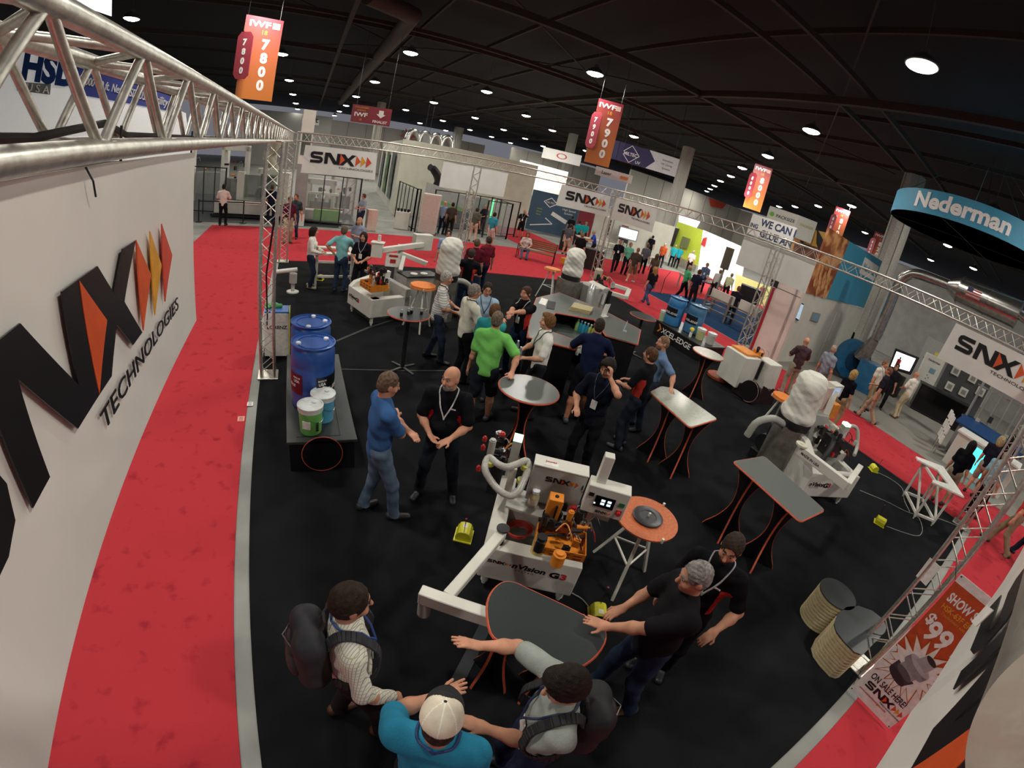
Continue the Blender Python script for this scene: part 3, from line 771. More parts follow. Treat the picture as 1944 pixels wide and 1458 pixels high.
    for i, s in ((0, -1), (1, 1)):
        e, w = Vector(el[i]), Vector(wr[i])
        if sleeve == 'long': fl.cone(shl[i], e, .066 * k, .054 * k, .04); fl.cone(e, w - (w - e) * .04, .055 * k, .042 * k, .02)
        else: fl.cone(shl[i], Vector(shl[i]).lerp(e, .80), .068 * k * min(bw, 1.1), .066 * k * min(bw, 1.1), .04)
    fl.folds(.0045 if q < 2 else .003, hash(label) % 7, 1.)
    if collar and q < 2:
        fl.cone(nk - up * .035, nk + up * .0, .074 * k, .068 * k, .012)
    SF = fl.F.copy(); slo, sh_ = fl.lo, fl.h
    def outw(p, gap=.006):
        p = Vector(p)
        for _ in range(16):
            i = tuple(int(round((p[a_] - slo[a_]) / sh_)) for a_ in range(3))
            if any(i[a_] < 0 or i[a_] >= SF.shape[a_] for a_ in range(3)) or SF[i] > gap: break
            d_ = Vector((p.x * .6, p.y + .02, .25 * (p.z > nk.z - .09))); p = p + d_.normalized() * .007
        return p
    P, Q = fl.mesh()
    sm = cloth(shirt, skind); pm = mat('cloth_' + (panels or 'c8382c'), panels or 'c8382c', .85, spec=.12)
    bm = mat('button_placket', '1a1a1e', .6)
    def scls(C, mi):
        if panels:
            x, y, z = C[:, 0], C[:, 1], C[:, 2]
            zz = (z - hz) / k
            side = (np.abs(x) > .118 * bw) & (np.abs(x) < .21) & (zz > -.02) & (zz < .36) & (np.abs(y) < .11)
            mi[side] = 1
        return mi
    np_obj('shirt', [(P, Q, 0)], [sm, pm], t, scls)
    # trousers
    allp = [np.array(p) for p in hip + kn + an]; lo = np.min(allp, 0) - .17; hi = np.max(allp, 0) + .17; hi[2] = max(hi[2], hz + .08)
    fl = Field(lo, hi, vc)
    fl.cone(Pv + up * .03, Pv - up * .06, .133 * k * min(bw, 1.15), .14 * k, .04, fw, .80)
    for i in (0, 1):
        if shorts:
            fl.cone(hip[i], Vector(hip[i]).lerp(kn[i], .92), .100 * k, .090 * k, .05)
        else:
            fl.cone(hip[i], kn[i], .097 * k, .070 * k, .05); fl.cone(kn[i], Vector(an[i]) + Vector((0, -.01, -.02)), .068 * k, .060 * k, .03)
            fl.cone(Vector(an[i]) + Vector((0, -.005, .02)), Vector(an[i]) + Vector((0, 0, -.03)), .060 * k, .065 * k, .01)
    fl.cut((0, 0, .045), (0, 0, -1)); fl.folds(.004, hash(label) % 5, .9)
    P, Q = fl.mesh(); np_obj('trousers' if not shorts else 'shorts', [(P, Q, 0)], [cloth(pants, pkind)], t)
    if belt and q == 0:
        a = MB(); a.tube([(math.cos(u) * .150 * k * min(bw, 1.15), math.sin(u) * .125 * k * min(bw, 1.1), hz - .075) for u in [2 * PI * j / 24 for j in range(24)]], .010, 6, closed=True)
    # shoes
    for i, s in ((0, -1), (1, 1)):
        A = Vector(an[i]); dir_ = Vector((s * .22, 1, 0)).normalized()
        if legs == 'walk' and s < 0: dir_ = Vector((0, 1, -.35)).normalized()
        f0 = A + Vector((0, 0, -.048)) - dir_ * .055; f1 = A + Vector((0, 0, -.052)) + dir_ * .15 * k
        h_ = .008 if q == 0 else (.012 if q == 1 else .024)
        fl = Field(np.minimum(np.array(f0), np.array(f1)) - .09, np.maximum(np.array(f0), np.array(f1)) + .1, h_)
        fl.cone(f0, f1, .040, .040, .01, (0, 0, 1), .82); fl.cone(f0 + Vector((0, 0, .02)), f0.lerp(f1, .45) + Vector((0, 0, .015)), .036, .035, .02); fl.cone(f0 + Vector((0, 0, .02)), A, .036, .036, .02)
        fl.cut((0, 0, max(f0.z, .037) - .035), (0, 0, -1)); P, Q = fl.mesh()
        zc = f0.z - .026
        so = mat('sole_' + (sole or shoe), sole or shoe, .6)
        def shcls(C, mi, z0=min(f0.z, f1.z) - .012): mi[C[:, 2] < z0 - .004] = 1; return mi
        np_obj('shoe', [(P, Q, 0)], [mat('shoe_' + shoe, shoe, .5), so], t, shcls)
    # hair
    if hs != 'none':
        hm = mat('hair_' + hair, hair, .75, vary=.25, scale=40, bump=.5, bscale=160, spec=.3)
        g_ = {'buzz': .004, 'short': .009, 'full': .016, 'long': .022, 'side': .011, 'bob': .024}[hs]
        fl = Field(hcn - np.array([.16, .2, .34]) * k, hcn + np.array([.16, .18, .18]) * k, vb if q < 2 else .02)
        if q == 2: g_ = max(g_, .014)
        fl.ell(hp_(0, -.010, .028), np.array([.077 + g_, .098 + g_, .095 + g_]) * k, .0, Mh)
        fl.ell(hp_(0, -.03, -.02), np.array([.070 + g_, .078 + g_, .075 + g_]) * k, .02, Mh)
        if hs in ('long',): fl.cone(hp_(0, -.06, 0), hp_(0, -.085, -.20), .085, .065, .04); fl.cone(hp_(.06, -.03, 0), hp_(.075, -.03, -.18), .04, .03, .03); fl.cone(hp_(-.06, -.03, 0), hp_(-.075, -.03, -.18), .04, .03, .03)
        if hs in ('bob',): fl.cone(hp_(0, -.05, 0), hp_(0, -.06, -.09), .09, .085, .04); fl.cone(hp_(.06, -.02, .02), hp_(.07, -.0, -.09), .035, .03, .03); fl.cone(hp_(-.06, -.02, .02), hp_(-.07, -.0, -.09), .035, .03, .03)
        if hs == 'full': fl.ell(hp_(.01, .05, .10), np.array([.06, .05, .035]) * k, .03, Mh)
        fl.ell(hp_(0, .112, -.025), np.array([.080 if hs != 'long' else .068, .080, .112]) * k, 0, Mh, sub=True)
        if hs in ('short', 'buzz', 'side', 'full'): fl.ell(hp_(0, .05, -.115), np.array([.12, .12, .085]) * k, 0, Mh, sub=True)
        if hs == 'side': fl.ell(hp_(0, .045, .10), np.array([.062, .09, .07]) * k, 0, Mh, sub=True)
        if q < 2: fl.folds(.0022, 2, 5)
        P, Q = fl.mesh()
        if len(Q): np_obj('hair', [(P, Q, 0)], [hm], t)
    if beard:
        fl = Field(hcn - np.array([.12, .06, .17]) * k, hcn + np.array([.12, .16, .02]) * k, vb)
        fl.ell(hp_(0, .026, -.058), np.array([.060, .075, .072]) * k, .0, Mh); fl.ell(hp_(0, .066, -.098), np.array([.03, .028, .026]) * k, .02, Mh)
        fl.ell(hp_(0, .10, -.057), np.array([.024, .03, .010]) * k, 0, Mh, sub=True)
        c = hp_(0, .06, -.028); n_ = Mh @ np.array([0, .35, 1.]); fl.cut(c, n_ / np.linalg.norm(n_)); c2 = hp_(0, .01, 0); n2 = Mh @ np.array([0, -1., 0]); fl.cut(c2, n2)
        P, Q = fl.mesh()
        if len(Q): np_obj('beard', [(P, Q, 0)], [mat('hair_' + beard, beard, .85, vary=.2, scale=60)], t)
    if cap:
        fl = Field(hcn - np.array([.16, .16, .06]), hcn + np.array([.16, .26, .2]), vb)
        fl.ell(hp_(0, -.008, .03), np.array([.094, .112, .108]) * k, 0, Mh); c = hp_(0, 0, .022); n_ = Mh @ np.array([0, 0, -1.]); fl.cut(c, n_)
        P, Q = fl.mesh()
        def ccls(C, mi):
            L = headloc(C); mi[(L[:, 1] > .018 + .35 * np.abs(L[:, 0]))] = 1; mi[(np.abs(L[:, 0]) < .0035) & (mi == 0)] = 2; mi[(np.abs(np.abs(L[:, 0]) + L[:, 1] * .9) < .0045) & (L[:, 1] < .0) & (mi == 0)] = 2
            return mi
        co = np_obj('cap', [(P, Q, 0)], [mat('cap_' + cap[0], cap[0], .8), mat('cap_' + cap[1], cap[1], .8), mat('cap_seam', 'f4efe2', .8)], t, ccls)
        a = MB(); bp = []
        for j in range(13):
            u = PI * j / 12; bp.append((.088 * math.cos(u), .06 + .105 * math.sin(u)))
        Mx = Matrix(((Mh[0][0], Mh[0][1], Mh[0][2], hcn[0]), (Mh[1][0], Mh[1][1], Mh[1][2], hcn[1]), (Mh[2][0], Mh[2][1], Mh[2][2], hcn[2]), (0, 0, 0, 1)))
        a.M = Mx; N_ = len(bp); vs = []
        for z_ in (.030, .026):
            for (x_, y_) in bp: vs.append((x_, y_, z_ + .02 - abs(x_) * .25))
        a.add(vs, [tuple(range(N_)), tuple(range(2 * N_ - 1, N_ - 1, -1))] + [(i, i + N_, (i + 1) % N_ + N_, (i + 1) % N_) for i in range(N_)])
        a.build('brim', mat('cap_' + cap[1], cap[1], .8), co, local=True)
        a = MB(Mx); a.ball((0, -.006, .138), (.009, .009, .004), 8); a.build('button', mat('cap_' + cap[1], cap[1], .8), co, local=True)
    if lanyard:
        a = MB(); n0 = nk - up * .01; f1 = ch + fw * (.135 * (1.1 if bw > 1.1 else 1)) - up * .02
        ring = [n0 + Vector((s * .07, y, -.0)) for s, y in ((-.2, -.078), (-.9, -.035), (-1.05, .02))]
        lp = [n0 + Vector((0, -.08, .01)), n0 + Vector((-.072, -.04, .0)), n0 + Vector((-.085, .03, -.03)), n0 + Vector((-.06, .125, -.12)), Vector((-.012, f1.y + .022, f1.z + .04)), Vector((0, f1.y + .026, f1.z))]
        rp = [Vector((-p.x, p.y, p.z)) for p in lp]
        lp = [outw(p) for p in curve(lp, 4)]; rp = [outw(p) for p in curve(rp, 4)]; a.tube(lp, .0075, 6); a.tube(rp, .0075, 6); la_ = a.build('lanyard', mat('lanyard_' + lanyard, lanyard, .6), t, local=True)
        if badge:
            b = MB(); c = Vector((0, max(outw((0, f1.y, f1.z - .06), .012).y, f1.y), f1.z - .075)); b.box(c, (.085, .004, .125)); b.build('badge', mat('badge_white', 'ecebe6', .4), t, local=True, bevel=.002)
    if glasses:
        a = MB()
        for s in (-1, 1): a.tube([hp_(s * .031 + .02 * math.cos(u), .107, .01 + .015 * math.sin(u)) for u in [2 * PI * j / 12 for j in range(12)]], .0018, 5, closed=True); a.tube([hp_(s * .051, .105, .014), hp_(s * .08, .04, .012), hp_(s * .081, -.01, .0)], .0016, 5)
        a.tube([hp_(-.012, .109, .012), hp_(.012, .109, .012)], .0016, 5); a.build('glasses', mat('rubber_black', '101012', .6), t, local=True)
    if logo_chest and q < 2:
        a = MB(); c = outw(ch + Vector((-.075, .10, .075)), .002); a.box(c, (.05, .004, .014)); a.build('chest_logo', mat('print_white', 'f0eeea', .5), t, local=True)
    t['_wr'] = 0; del t['_wr']
    return t, dict(wr=[t.matrix_world @ Vector(w) for w in wr], el=el, nk=nk, ch=ch, sh=sh, M=t.matrix_world.copy(), k=k, hz=hz, outw=outw)
def backpack(label, info, c1, c2, dy=0., w=.32, h=.46, d=.2, straps=True):
    M = info['M']; ch, sh, nk = info['ch'], info['sh'], info['nk']
    c = Vector((0, -.115 - d / 2 + dy, ch.z + .0)); loc = M @ c
    t = thing('backpack', label, 'backpack', tuple(loc), M.to_euler().z)
    fl = Field((-w / 2 - .05, -d / 2 - .08, -h / 2 - .05), (w / 2 + .05, d / 2 + .05, h / 2 + .06), .011)
    for x in (-1, 1):
        for z in (-1, 1): fl.cone((x * (w / 2 - .07), -.01, z * (h / 2 - .07)), (x * (w / 2 - .07), .02, z * (h / 2 - .07)), .07, .07, .02)
    fl.ell((0, 0, 0), (w / 2, d / 2, h / 2), .06); fl.cone((-w / 2 + .09, 0, -h / 2 + .1), (-w / 2 + .09, 0, h / 2 - .1), .085, .08, .05); fl.cone((w / 2 - .09, 0, -h / 2 + .1), (w / 2 - .09, 0, h / 2 - .1), .085, .08, .05)
    P, Q = fl.mesh(); np_obj('bag', [(P, Q, 0)], [mat('nylon_' + c1, c1, .7, vary=.12, scale=20)], t)
    fl = Field((-w / 2, -d / 2 - .13, -h / 2 - .02), (w / 2, .02, h / 2), .011)
    fl.ell((0, -d / 2 + .005, -h * .16), (w * .36, .055, h * .24), 0); fl.ell((0, -d / 2 + .01, h * .2), (w * .33, .04, h * .14), .01)
    P, Q = fl.mesh(); np_obj('front_pocket', [(P, Q, 0)], [mat('nylon_' + c2, c2, .7, vary=.12, scale=20)], t)
    a = MB(); a.tube([(-w * .3, -d / 2 + .02, h * .3), (0, -d / 2 - .035, h * .34), (w * .3, -d / 2 + .02, h * .3)], .004, 5); a.build('zip', mat('zip_metal', '9a9a98', .3, 1), t, local=True)
    a = MB(); a.tube([(-.04, d / 2 - .02, h / 2 - .01), (-.03, d / 2, h / 2 + .05), (.03, d / 2, h / 2 + .05), (.04, d / 2 - .02, h / 2 - .01)], .009, 6); a.build('handle', mat('nylon_' + c2, c2, .7), t, local=True)
    if straps:
        iv = t.matrix_world.inverted() @ M; k = info['k']
        for s in (-1, 1):
            a = MB(); pts = [(s * .10, -.13, nk.z - .10), (s * .115, -.06, nk.z + .015), (s * .12, .03, nk.z - .005), (s * .125, .135, nk.z - .12), (s * .14, .155, ch.z + .02), (s * .165, .12, ch.z - .12), (s * .17, .0, ch.z - .2), (s * .13, -.12, ch.z - .2)]
            pts = [Vector((p[0] * k, p[1] * k, p[2])) for p in pts]
            pts = curve(pts, 4)
            pts = [info['outw'](p, .010) for p in pts]
            for p, q_ in zip(pts, pts[1:]): a.beam(iv @ p, iv @ q_, .058, .016, up=(iv.to_3x3() @ Vector((s * .3, (p.y + q_.y) * 3, 1.2 if abs(p.y) < .1 and p.z > nk.z - .1 else .1))))
            a.build('strap', mat('nylon_' + c1, c1, .7), t, local=True, bevel=.004)
    return t

# ---------------------------------------------------------------- people of the booth
def PP(label, *a, **k): return person(label, *a, **k)
person('man in a blue polo and faded jeans standing with crossed arms beside the drum platform', (1.40, 4.04), (2.6, 4.15), 1.80, '3a5f92', pants='5d6f84', shoe='2b2b2e', sole='cfcfcc', hair='6a5444', hs='buzz', arms=('cross', 'cross'), nod=14, lean=2, legs='stag', q=0, skin='a')
person('bald man with a grey goatee in a black polo with red stripes, hands together', (2.18, 4.27), None, 1.78, '131419', pants='1c2029', shoe='23252a', sole='c8c8c6', hs='none', hair='5a4a40', rel=-8, look=28, nod=2, arms=('clasp', 'clasp'), hands=('relax', 'palmup'), build=1.14, panels='b3232b', lanyard='c8c8c8', beard='9a948c', logo_chest=True, q=0, legs='wide', lean=6)
person('man in a bright green shirt seen from behind, one hand on the round table', (3.28, 5.74), (4.2, 7.0), 1.83, '7ac864', pants='20242b', pkind='plain', shoe='3a3a3c', hair='7a6a58', hs='buzz', arms=('side', ((3.42, 5.24, 1.12), 'w')), hands=('relax', 'flat'), shorts=True, q=0, legs='stag', lean=4, build=1.08)
person('grey-haired man in a cream polo and black trousers behind the man in green', (3.44, 7.12), (4.7, 7.2), 1.83, 'e0dcca', pants='15151a', pkind='plain', shoe='18181a', hair='8e857a', hs='short', arms=('side', 'front'), q=1, build=1.08, look=5, lanyard='30303a')
i5 = person('man in a teal polo half hidden between the cream and the green shirts', (3.56, 6.44), (4.6, 7.2), 1.72, '2f9094', pants='2a2c36', hair='6e4a30', hs='short', arms=('side', ((3.98, 6.86, 1.30), 'w')), q=1, look=-5)
person('man with glasses in a pale blue shirt behind the cream polo', (3.86, 7.50), None, 1.78, 'a3bfd6', pants='2c2c34', hair='2e241e', hs='short', rel=10, glasses=True, arms=('front', 'front'), q=1, nod=12, lanyard='20304a')
person('grey-haired man in a light striped polo and jeans holding a paper', (3.21, 7.98), None, 1.80, 'dcd9cd', 'stripe', pants='333c4e', shoe='141417', hair='b8b3aa', hs='short', rel=88, arms=('front', 'front'), hands=('relax', 'grip'), q=1, lanyard='2a2a30', badge=True, build=1.12, legs='stag')
i8 = person('exhibitor in a black and red shirt stretching his arms to visitors at the counter', (4.62, 7.36), (3.4, 6.8), 1.81, '121216', pants='1d2947', hair='4a3224', hs='short', arms=('reach', ((4.15, 7.02, 1.30), 'w')), panels='c23a30', q=1, lean=4, lanyard='b8b8ba', badge=True, logo_chest=True, nod=6)
i9 = person('young man in a white polo holding two water bottles', (4.22, 5.86), (3.2, 6.15), 1.81, 'eceae2', pants='24242b', pkind='plain', hair='7c5632', hs='full', arms=('front', 'front'), hands=('grip', 'grip'), q=0, skin='d', lanyard='3a3a42', nod=-3)
person('man in a navy polo and dark shorts leaning on the counter, seen from behind', (5.0, 5.62), (5.75, 6.7), 1.86, '171f3d', pants='14141a', pkind='plain', shoe='3c3c42', hair='3a2c22', hs='buzz', arms=('table', 'table'), shorts=True, q=0, legs='stag', lean=9, skin='b')
i11 = person('dark-haired man on the phone in a navy shirt with a white badge', (4.27, 4.36), None, 1.80, '141726', pants='15161c', shoe='1a1a1c', hair='1a1412', hs='full', rel=-18, arms=('phone', 'front'), hands=('grip', 'relax'), q=0, nod=22, look=8, lanyard='26324a', badge=True, skin='a')
person('exhibitor in a black and red shirt turned left beside the grey table', (5.40, 4.74), None, 1.79, '141418', pants='252b38', hair='5a3c26', hs='short', rel=-112, arms=('front', 'front'), panels='c23a30', q=1, shoe='3a3a3c')
person('balding man in a dusty blue polo resting a hand on the grey table', (6.12, 5.22), None, 1.80, '6a84a6', pants='30384a', hair='8a6a50', hs='buzz', rel=-62, arms=(((5.97, 4.64, 1.12), 'w'), 'hip'), hands=('flat', 'relax'), q=1, beard='7a5a44', skin='a')
i14 = person('man in a checked long-sleeved shirt wearing a dark rucksack, nearest on the left', (.74, 1.78), (2.5, 1.7), 1.79, 'e6e2cf', 'plaid', 'long', pants='2b2325', pkind='plain', shoe='5a3524', hair='31231b', hs='short', arms=('side', ((.93, 1.53, .93), 'w')), q=0, look=-6, nod=10, lanyard='2a4a8a', badge=True, build=1.06, legs='stag')
backpack('dark grey rucksack on the back of the man in the checked shirt', i14[1], '2d2d33', '3a3234', w=.33, h=.48, d=.2)
i15 = person('man in a turquoise shirt and cream mesh cap raising a hand, at the bottom edge', (1.0, 1.04), (1.55, 1.95), 1.80, '3390b4', pants='2c2c34', hair='3a2c22', hs='buzz', arms=(((1.12, 1.30, 1.33), 'w', (-1, .1, -1)), 'side'), hands=('spread', 'relax'), q=0, cap=('e4d8c2', '1d1c1f'), lanyard='283a6e', skin='a', build=1.1, nod=14)
i16 = person('dark-haired man in a grey polo with a rucksack, stretching out his right arm', (1.66, 1.02), (.55, 1.5), 1.79, '9aa09a', pants='252c44', pkind='plain', hair='241a14', hs='full', arms=(((1.30, 1.10, 1.22), 'w', (0, -.6, -.8)), ((1.40, 1.50, 1.40), 'w', (1, -.3, -.6))), hands=('relax', 'spread'), q=0, nod=22, look=-8, lanyard='24304e', badge=True, skin='a')
backpack('black rucksack worn by the man in the grey polo', i16[1], '1b1b20', '2a2228', w=.3, h=.46, d=.2)
person('stout grey-haired man in a black polo and jeans with a hand on the curved table', (2.80, 1.29), (2.0, 1.75), 1.85, '1e1c20', pants='2b3850', shoe='6a4636', hair='8b8680', hs='buzz', arms=(((2.38, 1.50, 1.10), 'w', (-.2, -.8, -.4)), 'front'), hands=('flat', 'relax'), q=0, build=1.14, nod=12, legs='stag', skin='a', sole='b8b8b4')
person('bearded exhibitor in a black and red shirt facing the stout man', (3.36, 1.43), (2.7, 1.15), 1.80, '131317', pants='17181d', pkind='plain', hair='33231a', hs='short', arms=(((3.20, 1.10, 1.08), 'w'), 'hang'), hands=('relax', 'relax'), q=0, panels='c23a30', beard='3a281e', nod=18, lanyard='a8a8ac', logo_chest=True)
# far part of the booth
person('dark-haired woman in a white blouse at the far left machine', (0.94, 12.45), None, 1.65, 'e8e4da', sleeve='long', pants='2a3346', shoe='b8a898', hair='2a1a16', hs='bob', rel=80, arms=('front', 'front'), q=1, female=True)
person('man in a pale turquoise polo pointing at the far left machine, seen from behind', (1.72, 12.15), None, 1.78, '86c4c6', pants='2c3c52', hair='6a5848', hs='side', rel=160, arms=('hip', 'tap'), hands=('relax', 'point'), q=1, shoe='202024')
person('woman with dark hair in a black polo behind the far left machine', (2.21, 11.89), None, 1.70, '1a1820', pants='17171c', hair='2a1c18', hs='long', rel=-15, arms=('clasp', 'clasp'), q=1, female=True, lanyard='a0a0a4', badge=True)
person('man in a black and red shirt seen from behind beside the tall white bag', (4.62, 10.44), None, 1.78, '15161c', pants='2c3a52', hair='3a2e26', hs='short', rel=172, arms=('front', 'front'), panels='c0392f', q=1)
person('man in a maroon polo looking left behind the black carpet edge', (6.04, 12.78), None, 1.78, '6e1f2c', pants='1e2a44', hair='3a3430', hs='short', rel=-140, arms=('front', 'hang'), q=1, skin='b')
person('man in a maroon shirt hidden behind the black and red shirt', (5.33, 11.95), None, 1.80, '5c1a26', pants='24304a', hair='6a5240', hs='short', rel=-170, q=1)

